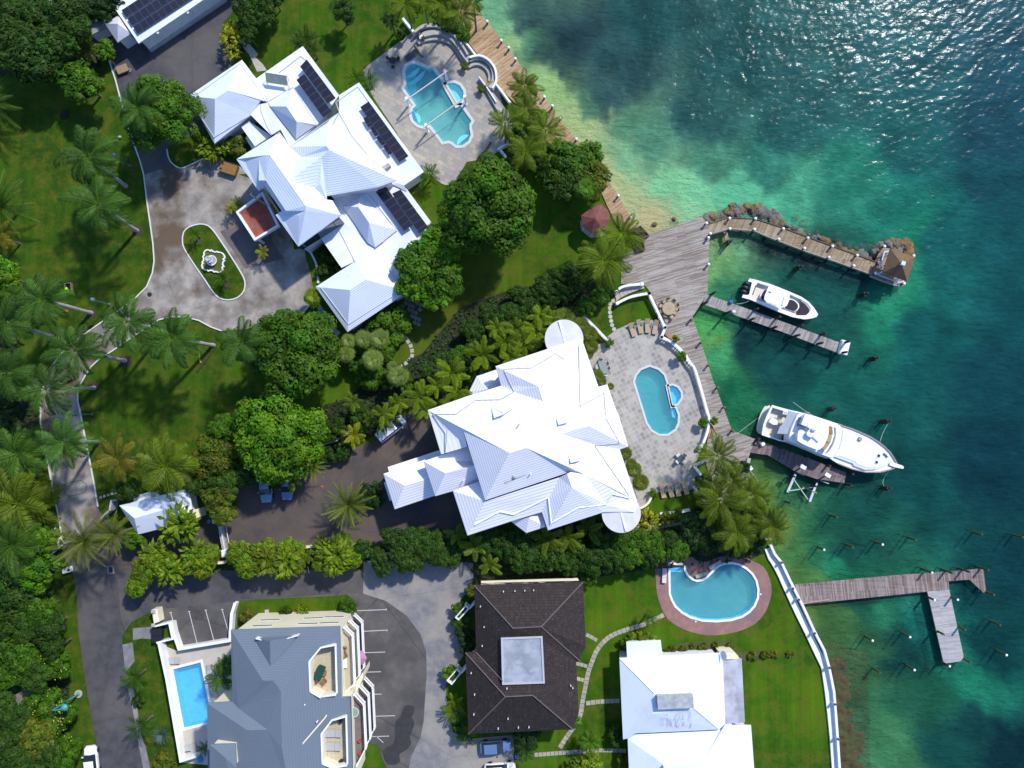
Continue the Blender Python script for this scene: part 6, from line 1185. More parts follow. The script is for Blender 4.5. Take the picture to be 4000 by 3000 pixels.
# lower left jungle
ye = plain('yellow_petals', (.5, .42, .06), .8); rd = plain('red_petals', (.5, .02, .03), .8)
row('in the thicket left of the public road', 'jungle trees', T03, [(150, 150, 190), (290, 40, 130, 'mid', 'bright'), (340, 280, 150, 'mid', 'mid'), (100, 420, 180), (180, 680, 170, 'mid', 'mid'), (420, 430, 130), (60, 850, 140, 'mid', 'mid'), (330, 870, 130), (130, 1230, 150), (80, 1450, 180), (330, 1400, 170, 'mid', 'olive'), (270, 1600, 170), (540, 1600, 130, 'mid', 'mid'), (30, 1100, 110), (250, 500, 120), (460, 620, 100), (40, 620, 100), (40, 260, 110), (420, 1520, 110)], 'mid', 4.5, 'dark')
plant('mid', T03, 490, 740, 150, 3.0, 'upper shrub covered in small yellow flowers beside the road verge', 'mid', flowers=(ye, 30)); plant('mid', T03, 440, 1160, 210, 3.0, 'lower shrub covered in small yellow flowers beside the road verge', 'mid', flowers=(ye, 60)); plant('mid', T03, 590, 1470, 120, 2.6, 'small shrub dotted with yellow flowers near the bottom left', 'mid', flowers=(ye, 20)); plant('areca', T03, 20, 1210, 80, 4.5, 'yellow palm tuft at the left edge in the thicket', 'bronze')
# small plants around the lower houses
plant('tuft', T03, 1170, 870, 125, 3.0, 'dark palm overhanging the upper pavement strip', 'royal'); plant('tuft', T03, 1230, 1280, 120, 3.0, 'dark palm overhanging the lower pavement strip', 'royal'); plant('bush', T03, 1200, 1080, 50, .5, 'low dark hedge strip between the two pavement palms', 'dark'); plant('agave', T03, 1400, 1370, 90, .6, 'silvery blue agave on the verge left of the pool wall', 'blue'); plant('bush', T03, 1410, 1610, 80, .6, 'low red flecked shrub at the bottom of the verge', 'olive', flowers=(rd, 6))
plant('coco', T03, 1900, 880, 120, 4.0, 'palm squeezed between the blue pool and the grey roof', 'royal'); plant('coco', T03, 1960, 770, 90, 4.0, 'upper palm touching the grey roof edge', 'royal'); plant('tuft', T03, 1775, 1480, 70, 2.4, 'small palm at the lower end of the pool terrace', 'mid')
plant('bush', T13, 255, 305, 48, .9, 'dark round shrub on the grass strip above the apartment wall', 'dark'); plant('strap', T13, 425, 285, 60, .9, 'light leafy shrub on the grass strip above the apartment wall', 'lime'); plant('ball', T13, 805, 258, 78, .9, 'round clipped hedge end at the corner of the grass strip', 'mid', sq=1.0); plant('bush', T03, 2135, 350, 60, .9, 'bronze bush on the grass beside the parking wall', 'bronze')
row('along the left wall of the brown tiled house', 'garden plants', T13, [(1850, 130, 45, 'bush', 'olive'), (1745, 285, 55, 'bush', 'mid'), (1680, 830, 60, 'bush', 'bright'), (1800, 520, 80, 'bush', 'deep'), (1820, 610, 70, 'bush', 'deep'), (1720, 1090, 90, 'areca', 'lime'), (1700, 1170, 100, 'areca', 'coco'), (1790, 1230, 90, 'areca', 'royal'), (1810, 1360, 100, 'areca', 'coco'), (1770, 400, 60, 'bush', 'dark'), (1760, 1300, 60)], 'bush', 1.3, 'dark', side='top')
plant('bush', T23, 1090, 545, 75, .9, 'flat clipped hedge at the top left corner of the white house', 'lime'); plant('bush', T23, 985, 575, 50, .9, 'dark clipped bush left of the white house projection', 'mid'); plant('bush', T23, 1190, 540, 55, .9, 'clipped hedge end above the white house projection', 'lime')
row('on the soil strip above the white house', 'scrubby shrubs', T23, [(1390, 630, 35), (1480, 640, 35), (1650, 610, 35), (1760, 600, 30), (1880, 620, 35), (2080, 690, 40), (2190, 680, 35), (1340, 650, 30), (1560, 600, 25)], 'bush', .25, 'olive')
row('at the seawall end of the soil strip', 'scrubby shrubs', T33, [(60, 680, 30), (20, 670, 25), (180, 675, 25), (215, 668, 20)], 'bush', .2, 'bronze')
plant('coco', T23, 1190, 370, 75, 2.6, 'small palm beside the slab path near the kidney pool', 'mid'); plant('coco', T23, 670, 1440, 100, 3.0, 'palm overhanging the lower slab path on the lawn', 'mid'); plant('coco', T23, 110, 1490, 95, 3.0, 'dark palm below the brown house in deep shade', 'deep'); plant('bush', T23, 915, 1400, 75, 1.2, 'dark bush against the left wall of the white house', 'dark'); plant('bush', T23, 910, 1330, 50, 1.2, 'small dark bush above the bush on the left wall of the white house', 'dark'); plant('mid', T23, 650, 1660, 150, 2.0, 'wide golden green shrub cut by the bottom edge of the lawn', 'lime'); plant('bush', T23, 960, 1600, 60, .9, 'small yellow flowered bush beside the second white house', 'olive'); plant('bush', T23, 130, 1370, 110, 1.6, 'dark bush in the shade under the brown house eave', 'deep'); plant('bush', T23, 545, 1250, 50, .8, 'bright bush at the lower right corner of the brown house', 'bright'); plant('mid', T23, 660, 5, 75, 2.0, 'dense shrub beside the upper right corner of the brown house', 'mid')
# undergrowth that fills the beds
r_ = random.Random(5); L = LM()
for pts in BEDS:
    xs = [p.x for p in pts]; ys = [p.y for p in pts]; A = (max(xs) - min(xs)) * (max(ys) - min(ys))
    for i in range(int(A * 4.0)):
        x, y = r_.uniform(max(min(xs), -76), max(xs)), r_.uniform(max(min(ys), -62), min(max(ys), 66))
        if not inside((x, y), pts): continue
        q = mn.noise(Vector((x * .5, y * .5, 0)))
        for k in range(2): leafquad(L, r_, Vector((x + r_.uniform(-.2, .2), y + r_.uniform(-.2, .2), .1 + .35 * max(0, q + .3) + r_.uniform(0, .12))), Vector((r_.uniform(-.5, .5), r_.uniform(-.5, .5), 1)).normalized(), .2, lc(r_, .5, 1.2))
o = bpy.data.objects.new('undergrowth', L.mesh('undergrowth')); COL.objects.link(o); o.color = (.03, .08, .012, 1); o['kind'] = 'stuff'
# ======================= THINGS =======================
B1 = Fr(2860, 1060, 5.53); Y1 = Fr(2920, 1540, 5.53); Y2 = Fr(3200, 1600, 5.53); F6 = Fr(3380, 940, 4.88); B5 = Fr(3000, 1760, 3.1725); FT = Fr(740, 920, 6.345)
M['pier1'] = planks('golden_planks', R(65), [(0.14, 0.09, 0.045), (0.26, 0.18, 0.10), (0.36, 0.29, 0.2), (0.85, 0.8, 0.75)], 0.16, 2.6)
M['pier2'] = planks('grey_planks', R(67), [(0.12, 0.10, 0.09), (0.24, 0.21, 0.19), (0.36, 0.33, 0.31), (0.85, 0.82, 0.84)], 0.16, 2.6)
M['pier3'] = planks('purple_brown_planks', R(68), [(0.07, 0.05, 0.05), (0.15, 0.11, 0.105), (0.24, 0.18, 0.16), (0.8, 0.78, 0.85)], 0.16, 2.6)
M['pier4'] = planks('brown_planks', R(96), [(0.09, 0.06, 0.05), (0.19, 0.135, 0.11), (0.30, 0.24, 0.22), (0.8, 0.78, 0.82)], 0.16, 4.0)
M['pier4b'] = planks('pale_planks', R(8), [(0.22, 0.2, 0.19), (0.36, 0.34, 0.33), (0.44, 0.42, 0.41), (0.9, 0.9, 0.92)], 0.16, 3.0)
def deckpart(root, pts, z, m, name='decking', th=0.22):
    MB().prism(pts, z - th, z).build(name, m, root)
def pier(name, label, loc): return thing(name, label, 'pier', loc)
# rock mole and its walkway
p1 = pier('pier', 'long angled golden brown pier along the rock mole ending at the roofed pavilion', NA(3100, 940))
up_, lo_ = [(2764, 877), (2845, 850), (2949, 855), (3004, 872), (3059, 890), (3253, 962), (3348, 996), (3434, 1028)], [(3402, 1075), (3335, 1051), (3240, 1017), (3145, 985), (3000, 929), (2947, 906), (2850, 897), (2768, 920)]
deckpart(p1, [NA(*q, 0.2) for q in up_ + lo_], 0.2, M['pier1'])
deckpart(p1, P(T31, '925 600 985 478 1062 490 1265 562 1185 805 1130 822 880 728 890 715', 0.23), 0.23, M['pier1'], 'end_platform'); deckpart(p1, P(T21, '1830 345 1860 340 1880 430 1850 440', 0.15), 0.15, M['pier1'], 'gangplank')
MB().wall([NA(x, y - 1, .3) for x, y in up_], .1, .2, .34).build('edge_beam', M['wood'], p1); MB().wall([NA(x, y - 5, .3) for x, y in lo_], .08, .2, .3).build('edge_cable', M['lgrey'], p1)
for x, y in lo_[1:-1] + [(3300, 1040), (3190, 1003), (3090, 962), (2900, 903)]: p = NA(x, y - 3, 0); MB().cyl((p.x, p.y, -4), .15, 4.0, 8).build('pile', M['pile'], p1)
rk = [mat('mole_rock', (0.16, 0.12, 0.075), (0.07, 0.055, 0.035), 1.2, .9, bmp=.5, detail=8), mat('ochre_rock', (0.24, 0.15, 0.05), (0.1, 0.07, 0.03), 1.2, .9, bmp=.5, detail=8), mat('grey_rock', (0.19, 0.175, 0.15), (0.08, 0.075, 0.065), 1.4, .9, bmp=.5, detail=8)]
rr_ = random.Random(9)
def rock_mesh(seed, m):
    b = MB(); bmesh.ops.create_icosphere(b.bm, subdivisions=3, radius=1.0)
    for v in b.bm.verts:
        n_ = v.co.normalized(); k = 1 + .34 * mn.noise(n_ * 1.3 + Vector((seed, 0, 0))) + .14 * mn.noise(n_ * 3.1 + Vector((0, seed, 0))); v.co = n_ * k; v.co.z *= .7
    o = b.build('rock', m); d_ = o.data; bpy.data.objects.remove(o); return d_
RK = [rock_mesh(i * 3.7, rk[i % 3]) for i in range(6)]
rl = []
def rocks(path, spread, n, s0, s1, where, z0=-1.0):
    for i in range(n):
        t = (i + .5) / n * (len(path) - 1); k = min(int(t), len(path) - 2); a_, c_ = path[k], path[k + 1]; x = a_[0] + (c_[0] - a_[0]) * (t - k); y = a_[1] + (c_[1] - a_[1]) * (t - k)
        p = NA(x + rr_.uniform(-4, 4), y + rr_.uniform(-spread, spread), 0); s = rr_.uniform(s0, s1)
        o = bpy.data.objects.new('rock', rr_.choice(RK)); COL.objects.link(o); o.location = (p.x, p.y, z0 + rr_.uniform(-.25, .25)); o.scale = (s, s * rr_.uniform(.7, 1.1), s * rr_.uniform(.7, 1)); o.rotation_euler = (rr_.uniform(-.3, .3), rr_.uniform(-.3, .3), rr_.uniform(0, 6.28))
        tag(o, 'boulder in the rock mole %s' % where, 'rock', 'boulders ' + where)
rocks([(2755, 862), (2780, 850), (2850, 822), (2930, 812), (3010, 838), (3060, 870), (3150, 910), (3250, 945), (3350, 985), (3410, 1005)], 12, 46, .45, .95, 'along the outer side of the pier')
rocks([(2860, 815), (2930, 805), (3000, 820), (3050, 850)], 14, 22, .5, 1.0, 'at the bend of the outer side')
rocks([(3420, 990), (3470, 950), (3520, 945), (3560, 970), (3480, 965)], 14, 26, .6, 1.1, 'around the roofed pavilion')
rocks([(2775, 935), (2800, 930), (2900, 925), (3000, 955), (3100, 1000), (3250, 1045), (3380, 1085)], 9, 22, .4, .7, 'under the inner side of the pier', -1.5)
rocks([(3110, 845), (3200, 890), (3330, 950), (3420, 960), (3560, 960), (3600, 990)], 14, 16, .35, .7, 'just under water beyond the pier', -1.7)
rocks([(2628, 850), (2651, 858), (2520, 877)], 3, 3, .3, .5, 'lying in the shallows by the beach', -1.0)
# roofed pavilion
pv = thing('pier_pavilion', 'open pavilion with a brown shingled pyramid roof at the pier end', 'pavilion', F6(650, 460, 0.23))
d = verts(F6, 'a 480 150 3.0;b 955 318 3.0;c 795 772 3.0;d 338 602 3.0;t 692 440 4.5')
b = roof_mesh(MB(), d, 'a b t;b c t;c d t;d a t')
for a_, c_ in ('ab', 'bc', 'cd', 'da'): p, q = d[a_], d[c_]; b.face([p - Vector((0, 0, .2)), q - Vector((0, 0, .2)), q, p])
b.build('roof', tiles('brown_shingles', R(-20), [(0.15, 0.085, 0.045), (0.2, 0.12, 0.065), (0.13, 0.075, 0.04)], 0.3, 0.2, (0.09, 0.05, 0.03), .015, .5, dirt=(.17, .11, .06)), pv)
MB().box(F6(700, 440, 4.4), (.55, .55, .45), R(-20)).build('cupola', plain('pale_blue_paint', (0.5, 0.62, 0.78)), pv)
lb_ = plain('pale_blue_paint', (0.5, 0.62, 0.78)); co_ = inset([d[k] for k in 'abcd'], .5)
for p in co_: MB().box((p.x, p.y, .23), (.16, .16, 2.7), R(-20)).build('post', lb_, pv)
for s in ('455 200 365 215 280 512 375 465', '335 600 225 642 640 800 735 770'): MB().wall(P(F6, s, 1.2), .14, 1.1, 1.25).build('rail', lb_, pv); MB().wall(P(F6, s, .6), .1, .55, .65).build('rail', lb_, pv)
MB().wall(P(F6, '80 680 300 770 640 880', .1), .16, .1, .4).build('edge_bench', M['grey'], pv)
# finger piers
p2 = pier('pier', 'narrow grey plank pier between the deck and the sport boat', NA(3000, 1270))
deckpart(p2, [NA(x, y, .15) for x, y in ((2760, 1150), (2860, 1185), (2950, 1217), (3100, 1272), (3260, 1331), (3311, 1347), (3272, 1378), (3229, 1362), (3050, 1294), (2860, 1227), (2745, 1188))], .15, M['pier2'])
p3 = pier('pier', 'dark purplish plank pier beside the large white yacht', NA(3150, 1810))
deckpart(p3, [NA(x, y, .15) for x, y in ((2920, 1705), (2950, 1714), (3057, 1753), (3155, 1788), (3230, 1818), (3307, 1846), (3298, 1887), (3190, 1871), (3111, 1844), (3000, 1778), (2915, 1766))], .15, M['pier3'])
p4 = pier('pier', 'long brown plank pier running out from the white seawall', NA(3450, 2300))
deckpart(p4, [NA(x, y, .1) for x, y in ((3102, 2284), (3470, 2250), (3700, 2233), (3841, 2221), (3852, 2311), (3845, 2318), (3787, 2264), (3705, 2270), (3708, 2302), (3623, 2311), (3400, 2334), (3136, 2361))], .1, M['pier4'])
p5 = pier('pier', 'short pale grey plank arm of the pier, standing out towards the bottom', NA(3690, 2450))
deckpart(p5, P(T33, '1378 137 1566 117 1690 690 1678 735 1520 757', .16), .16, M['pier4b'])
MB().wall(P(T33, '300 240 535 205', .4), .18, .1, .3).build('step_beam', mat('pinkish_board', (.4, .28, .2), (.3, .2, .15), 3), p4)
def piles(root, f, pts, ztop, r=.16, m=None, z0=-4.2):
    for q in pts:
        p = f(q[0], q[1], ztop); b = MB(); b.lathe((p.x, p.y, z0), [(r * 1.1, 0), (r, ztop - z0)], 9); b.build('pile', m or M['pile'], root)
        if len(q) > 2: MB().lathe((p.x, p.y, ztop + .005), [(r * 1.1, 0), (r * 1.05, .06), (.02, .1)], 10).build('cap', M['white'], root)
piles(p2, B1, [(560, 800), (1045, 975), (1530, 1155), (2030, 1340), (475, 1015), (965, 1195), (1455, 1370), (1955, 1540)], 2.1, .17); piles(p2, T21, [(1760, 862), (1690, 947), (1890, 1030)], 2.1, .17); piles(p2, T31, [(705, 1290), (680, 1382)], 2.0, .17)
piles(p3, Y1, [(260, 965), (740, 1165), (1310, 1355), (1790, 1550)], 1.4, .16); piles(p3, Y2, [(700, 1640), (740, 1395)], 1.3, .16)
piles(p4, T32, [(1418, 1630, 1), (1597, 1635), (1745, 1625), (1908, 1610)], 2.0, .15, M['pile_g']); piles(p4, T33, [(1955, 163)], 2.0, .15, M['pile_g'])
piles(p5, T33, [(1640, 205, 1), (1440, 208, 1), (1705, 465), (1520, 505), (1750, 748), (1570, 780, 1)], 1.8, .15, M['pile_g'])
def lone(name, lb, f, u, v, zt, cap=False, n=1, m=None, grp='mooring posts standing in the harbour'):
    p = f(u, v, zt); o = thing(name, lb, 'mooring post', (p.x, p.y, -4.0), grp)
    for i in range(n):
        a_ = 2.1 * i + .4; rr = .24 if n > 1 else 0; MB().lathe((p.x + rr * math.cos(a_), p.y + rr * math.sin(a_), -4.2), [(.17, 0), (.15, 4.2 + zt - .12 * i)], 8).build('pile', m or M['pile_g'], o)
    if cap: MB().lathe((p.x, p.y, zt + .01), [(.17, 0), (.16, .08), (.03, .13)], 12).build('cap', M['white'], o)
    return o
for (f, u, v, lb) in ((T31, 285, 645, 'dark post cluster between the rock mole and the sport boat'), (T31, 850, 878, 'dark post cluster below the roofed pavilion'), (T31, 945, 1435, 'dark post cluster to the right of the white bench pier end'), (T32, 580, 215, 'dark post cluster above the middle of the yacht'), (T32, 1050, 322, 'dark post cluster tied to the yacht bow from above'), (T32, 1050, 905, 'dark post cluster tied to the yacht bow from below'), (T21, 1885, 425, 'dark post cluster beside the small gangplank')): lone('mooring_post', lb, f, u, v, 1.0, n=3, m=M['pile'])
for i, (u, v, c_) in enumerate(((200, 1030, 0), (485, 1432, 1), (598, 1153, 0), (733, 1410, 0), (990, 1387, 1), (1280, 1347, 0), (1850, 1300, 0), (2205, 1325, 0))): lone('mooring_post', '%s single mossy post from the left between the yacht and brown pier' % ORD[i], T32, u, v, 1.4, bool(c_))
for (u, v, c_, lb) in ((903, 558, 1, 'white capped post nearest the seawall below the brown pier'), (1227, 528, 1, 'white capped post midway between seawall and pale pier arm'), (1265, 812, 1, 'lower white capped post left of the pale pier arm end'), (968, 838, 0, 'plain mossy post beside the weedy rocks'), (2008, 425, 0, 'upper mossy post right of the pale pier arm'), (2060, 683, 1, 'lower mossy post right of the pale pier arm')): lone('mooring_post', lb, T33, u, v, 1.4, bool(c_))
# bollard lamps
def bollard(f, u, v, lb, grp, z=.15, h=.8, top='white'):
    p = f(u, v, z + h); o = thing('bollard_lamp' if top == 'white' else 'dock_post', lb, 'bollard lamp' if top == 'white' else 'dock post', (p.x, p.y, z), grp)
    MB().cyl((p.x, p.y, z), .13, h, 10).build('post', M['pile'], o)
    MB().lathe((p.x, p.y, z + h), [(.2, 0), (.21, .1), (.13, .2), (.02, .24)], 12).build('cap', M['white'] if top == 'white' else M['wood'], o)
bl_ = [(T10, 1996, 185), (T10, 2118, 350), (T10, 2183, 412), (T20, 28, 508), (T20, 279, 838), (T20, 348, 915), (T20, 415, 1022), (T20, 554, 1203), (T21, 918, 32), (T21, 1021, 218)]
for i, q in enumerate(bl_): bollard(*q, '%s white capped lamp post from the top along the boardwalk' % ORD[i], 'lamp posts along the boardwalk')
for i, q in enumerate([(T21, 1680, 270), (T21, 1880, 228), (T21, 2103, 230), (T31, 132, 318), (T31, 345, 398), (T31, 557, 470), (T31, 770, 548), (T31, 1006, 470), (T31, 1258, 552)]): bollard(*q, '%s lamp post from the left on the outer edge of the angled pier' % ORD[i], 'lamp posts on the angled pier')
for i, q in enumerate([(T21, 1713, 360), (T21, 1882, 318), (T21, 2094, 323), (T31, 93, 408), (T31, 315, 487), (T31, 526, 565), (T31, 741, 638), (T31, 929, 703), (T31, 960, 612), (T31, 1175, 793)]): bollard(*q, '%s lamp post from the left on the inner edge of the angled pier' % ORD[i], 'lamp posts on the angled pier')
for i, q in enumerate([(T21, 1697, 395), (T21, 1699, 625)]): bollard(*q, ('upper' if i == 0 else 'lower') + ' white capped lamp post on the right edge of the wide deck', 'lamp posts on the wide deck')
for i, q in enumerate([(T21, 1550, 1103), (T21, 1632, 1303), (T21, 1699, 1498), (T22, 1777, 33), (T22, 1834, 203), (T22, 1908, 405), (T22, 2028, 712)]): bollard(*q, '%s dark wooden post from the top along the harbour edge of the deck' % ORD[i], 'wooden posts along the deck edge', top='brown')
# ---------- boats ----------
gel = mat('white_gelcoat', (0.8, 0.81, 0.83), (0.76, 0.77, 0.8), 2, .25, spec=.5); cush = plain('dark_cushion', (.025, .02, .028), .8); nons = mat('cream_deck', (0.62, 0.58, 0.46), (0.56, 0.53, 0.43), 3, .7)
def hull(root, f, rings, m, name='hull', deck=None):
    """rings: list of (outline points, z, inset)"""
    b = MB(); L = []
    for pts, z, ins in rings:
        q = pts if ins == 0 else inset(pts, ins); L.append([b.bm.verts.new((p.x, p.y, z)) for p in q])
    for A_, B_ in zip(L, L[1:]):
        for i in range(len(A_)): b.bm.faces.new((A_[i], A_[(i + 1) % len(A_)], B_[(i + 1) % len(A_)], B_[i]))
    return b.build(name, m, root)
sb = thing('sport_boat', 'white open sport boat with three black outboard engines and dark cushions', 'boat', B1(1000, 600, SEA), None)
ho = P(B1, '380 150 540 190 820 270 1200 420 1500 550 1660 660 1780 800 1860 930 1820 985 1700 1020 1560 1035 1300 985 1000 872 700 745 400 612 215 562 232 500 310 512 368 500 430 240 342 212', .35)
ci = P(B1, '545 240 700 290 830 330 1240 490 1500 610 1640 700 1700 790 1690 860 1600 950 1400 950 1330 905 1000 790 640 650 410 580', .35)
hull(sb, B1, [(ho, -1.6, .55), (ho, -.5, .12), (ho, .32, 0)], gel)
b = MB(); b.sheet(ho, .34, [ci]); b.side(ci, -.3, .34); b.build('gunwale', gel, sb); b = MB(); b.sheet(ci, -.28); b.build('cockpit_floor', nons, sb)
def seat(root, f, s, z, m, name='cushion', th=.14, smth=True): return MB().prism(smooth(P(f, s, z), 2) if smth else P(f, s, z), z - th, z).build(name, m, root)
seat(sb, B1, '705 402 755 395 735 520 690 622 645 600 632 560 660 470', .35, cush); seat(sb, B1, '1250 612 1330 630 1400 690 1425 750 1400 820 1340 848 1250 820 1170 790 1155 745 1200 690', .35, cush); seat(sb, B1, '1490 655 1560 690 1600 740 1660 810 1660 880 1590 945 1420 940 1395 905 1420 885 1465 885 1450 810 1470 770 1510 750 1500 720 1468 690', .3, cush); seat(sb, B1, '503 298 524 302 450 512 428 508', .35, cush, smth=False)
seat(sb, B1, '640 600 600 560 620 480 690 400 760 390 800 420 760 640', .2, gel, 'leaning_post', .4); seat(sb, B1, '1130 700 1230 590 1330 610 1440 700 1440 800 1360 870 1240 850 1140 800', .15, gel, 'forward_console', .4)
seat(sb, B1, '1480 640 1540 630 1640 700 1715 790 1700 850 1640 950 1560 955 1660 860 1650 800 1570 700', .28, M['lgrey'], 'bow_lounge_back', .1)
tt_ = P(B1, '830 282 1000 340 1205 425 1243 490 1240 600 1185 735 1130 772 1080 780 900 710 735 648 692 600 705 520 780 340', 2.1); MB().prism(tt_, 2.02, 2.12).build('hard_top', gel, sb)
for u, v in ((900, 380), (1100, 450), (820, 600), (1050, 680)): p = B1(u, v, 2.0); MB().cyl((p.x, p.y, -.28), .04, 2.32, 6).build('top_post', M['lgrey'], sb)
MB().box(B1(1110, 640, 2.12), (.16, 1.3, .18), R(-18)).build('radar_bar', gel, sb); MB().wall(P(B1, '790 430 850 455', 2.2), .1, 2.1, 2.25).build('antenna', M['lgrey'], sb)
for i, (u, v) in enumerate(((335, 260), (300, 345), (265, 435))):
    p = B1(u, v, .3); o = MB(); o.lathe((0, 0, 0), [(.18, 0), (.3, .12), (.31, .5), (.22, .68), (.02, .72)], 12, 1.7, 1.0); bmesh.ops.rotate(o.bm, verts=o.bm.verts, matrix=Matrix.Rotation(R(-21), 3, 'Z')); bmesh.ops.translate(o.bm, verts=o.bm.verts, vec=(p.x, p.y, -.35)); e_ = o.build('outboard_engine', M['black'], sb, smooth=True); MB().box((p.x - .25, p.y + .1, -1.5), (.3, .16, 1.3), R(-21)).build('drive_leg', M['black'], e_)
yt = thing('motor_yacht', 'large white sport fishing yacht moored bow outwards beside the dark pier', 'yacht', Y1(1400, 900, SEA))
def YP(s1, s2, s3, z): return P(Y1, s1, z) + P(Y2, s2, z) + P(Y1, s3, z)
yh = YP('530 232 880 330 1100 380 1420 462 1960 640', '500 350 700 415 900 500 1100 590 1250 685 1400 800 1520 920 1600 1040 1665 1160', '', 1.2) + P(Y2, '1640 1240 1540 1292 1300 1348 1000 1350 700 1280 400 1165', 1.2) + P(Y1, '1750 1370 1400 1210 1050 1090 700 1010 450 930 305 880 345 640 420 450', 1.2)
hull(yt, Y1, [(yh, -2.0, .9), (yh, -.6, .35), (yh, .6, .08), (yh, 1.2, 0)], gel)
ck = P(Y1, '540 285 860 385 1040 440 930 700 870 1010 700 985 490 900 372 790 400 640', 1.2); b = MB(); b.sheet(yh, 1.22, [ck]); b.side(ck, .3, 1.22); b.build('deck', mat('deck_white', (.74, .76, .79), (.7, .72, .76), 2, .5), yt); MB().sheet(ck, .32).build('cockpit_floor', nons, yt)
gw = mat('teak_toe_rail', (.3, .24, .2), (.24, .2, .18), 5, .6); MB().wall([p for p in yh[4:20]], .16, 1.22, 1.42).build('toe_rail', gw, yt)
seat(yt, Y1, '372 262 430 258 490 262 345 640 292 862 200 785 225 600 290 400', -.35, nons, 'swim_platform', .2)
s1 = YP('1100 382 1240 400 1400 455 1700 545 2010 652 2055 700 2062 800 2050 950 2000 1120 1930 1260 1850 1380 1800 1402 1600 1330 1200 1160 900 1040 868 980 880 850 930 700 1040 460', '', '', 2.9); hull(yt, Y1, [(s1, 1.2, 0), (s1, 2.7, .12), (s1, 2.9, .2)], gel, 'saloon'); MB().prism(inset(s1, .2), 2.8, 2.92).build('saloon_roof', gel, yt)
gwin = plain('tinted_window', (.03, .035, .045), .1); MB().wall(P(Y1, '1885 715 1892 850 1870 960 1830 1080 1780 1170 1722 1245', 3.0), .16, 2.9, 3.25).build('windscreen_line', M['grey'], yt)
fb_ = P(Y1, '1235 425 1500 500 1745 590 1762 700 1760 850 1730 960 1650 1120 1570 1195 1510 1212 1250 1110 1072 1010 1075 880 1098 790 1150 768 1240 770 1300 700 1240 690 1150 650 1190 560', 4.3); hull(yt, Y1, [(fb_, 2.9, .15), (fb_, 4.1, 0), (fb_, 4.3, .05)], gel, 'flybridge'); MB().prism(inset(fb_, .04), 4.2, 4.32).build('flybridge_roof', gel, yt)
for i, s in enumerate(('1757 682 1836 702 1842 872 1766 852', '1766 872 1835 902 1785 1057 1705 1012', '1690 1042 1766 1082 1676 1207 1602 1172')): MB().prism(P(Y1, s, 3.75), 2.9, 3.75).build('window_cover', mat('canvas_cover_%d' % i, ((.33, .17, .05), (.38, .32, .14), (.36, .25, .12))[i], ((.28, .14, .04), (.33, .27, .12), (.3, .21, .1))[i], 4, .8), yt)
MB().prism(P(Y1, '1745 660 1860 690 1880 880 1820 1070 1700 1240 1580 1185 1700 1020 1750 880', 3.6), 2.9, 3.55).build('windscreen_frame', gel, yt)
seat(yt, Y1, '1375 625 1440 630 1505 670 1500 740 1440 800 1440 900 1400 935 1300 900 1290 820 1350 740 1290 700', 5.0, gel, 'tower_base', .7)
MB().ball(Y1(1440, 760, 5.2), .45, .3, .3).build('radar_dome', gel, yt); MB().wall(P(Y1, '1530 810 1670 940', 5.4), .12, 5.2, 5.4).build('arch_bar', M['white'], yt); MB().wall(P(Y1, '1420 930 1490 850', 5.2), .2, 5.0, 5.2).build('arch_bar', M['white'], yt)
MB().prism(P(Y1, '1105 490 1210 500 1150 640 1180 690 1065 680', 3.0), 2.9, 3.0).build('hatch_opening', M['grey'], yt)
MB().prism(P(Y1, '885 355 1075 405 1000 570 930 700 880 860 640 850 700 700 800 600', 2.5), 2.42, 2.5).build('clear_awning', mat('smoked_awning', (.34, .38, .42), (.3, .34, .38), 3, .3), yt)
seat(yt, Y1, '465 600 520 510 620 555 685 620 660 660 560 660', 1.1, gel, 'fighting_chair', .5, False); MB().prism(P(Y1, '760 890 860 905 850 1000 740 985', .6), .32, .6).build('bait_station', plain('dark_red_brown', (.06, .04, .04)), yt)
for u, v in ((755, 400), (790, 405), (828, 410)): MB().box(Y1(u, v, .8), (.13, .5, .5), R(-18)).build('rod_locker', M['white'], yt)
MB().box(Y1(600, 910, .5), (.9, .45, .5), R(-18)).build('rod_rack', M['lgrey'], yt)
fo = P(Y2, '515 420 700 480 900 560 1100 660 1250 770 1400 900 1530 1050 1560 1110 1535 1180 1450 1230 1250 1310 1000 1320 760 1230 735 1180 330 1030 440 850 500 650', 1.75); hull(yt, Y2, [(fo, 1.22, 0), (fo, 1.5, .12), (fo, 1.62, .5)], gel, 'foredeck_trunk'); MB().prism(inset(fo, .5), 1.5, 1.66).build('foredeck', gel, yt)
for u, v in ((1286, 997), (1240, 1136)): p = Y2(u, v, 1.72); MB().box((p.x, p.y, 1.6), (.5, .5, .14), R(-20)).build('hatch_frame', M['white'], yt); MB().box((p.x, p.y, 1.7), (.36, .36, .06), R(-20)).build('hatch', gwin, yt)
MB().prism(P(Y2, '1530 1140 1560 1130 1800 1210 1830 1240 1815 1280 1640 1245 1520 1200', 1.5), 1.3, 1.5).build('bowsprit', gel, yt); MB().box(Y2(875, 630, 1.66), (.5, .45, .3), R(-20)).build('deck_vent', M['grey'], yt); MB().wall(P(Y2, '1400 940 1440 970 1495 1030', 1.8), .1, 1.3, 1.9).build('anchor_gear', M['grey'], yt)
for s, z in (('980 170 1230 350 1410 462', 3.2), ('1220 400 1300 405 1340 385', 3.0)): MB().tube(P(Y1, s, z), .035, 5).build('outrigger', M['lgrey'], yt)
def rope(lb, pts, r=.03, m=None):
    q = smooth(pts, 4, False); tag(MB().tube(q, r, 5).build('mooring_rope', m or M['rope']), lb, 'rope')
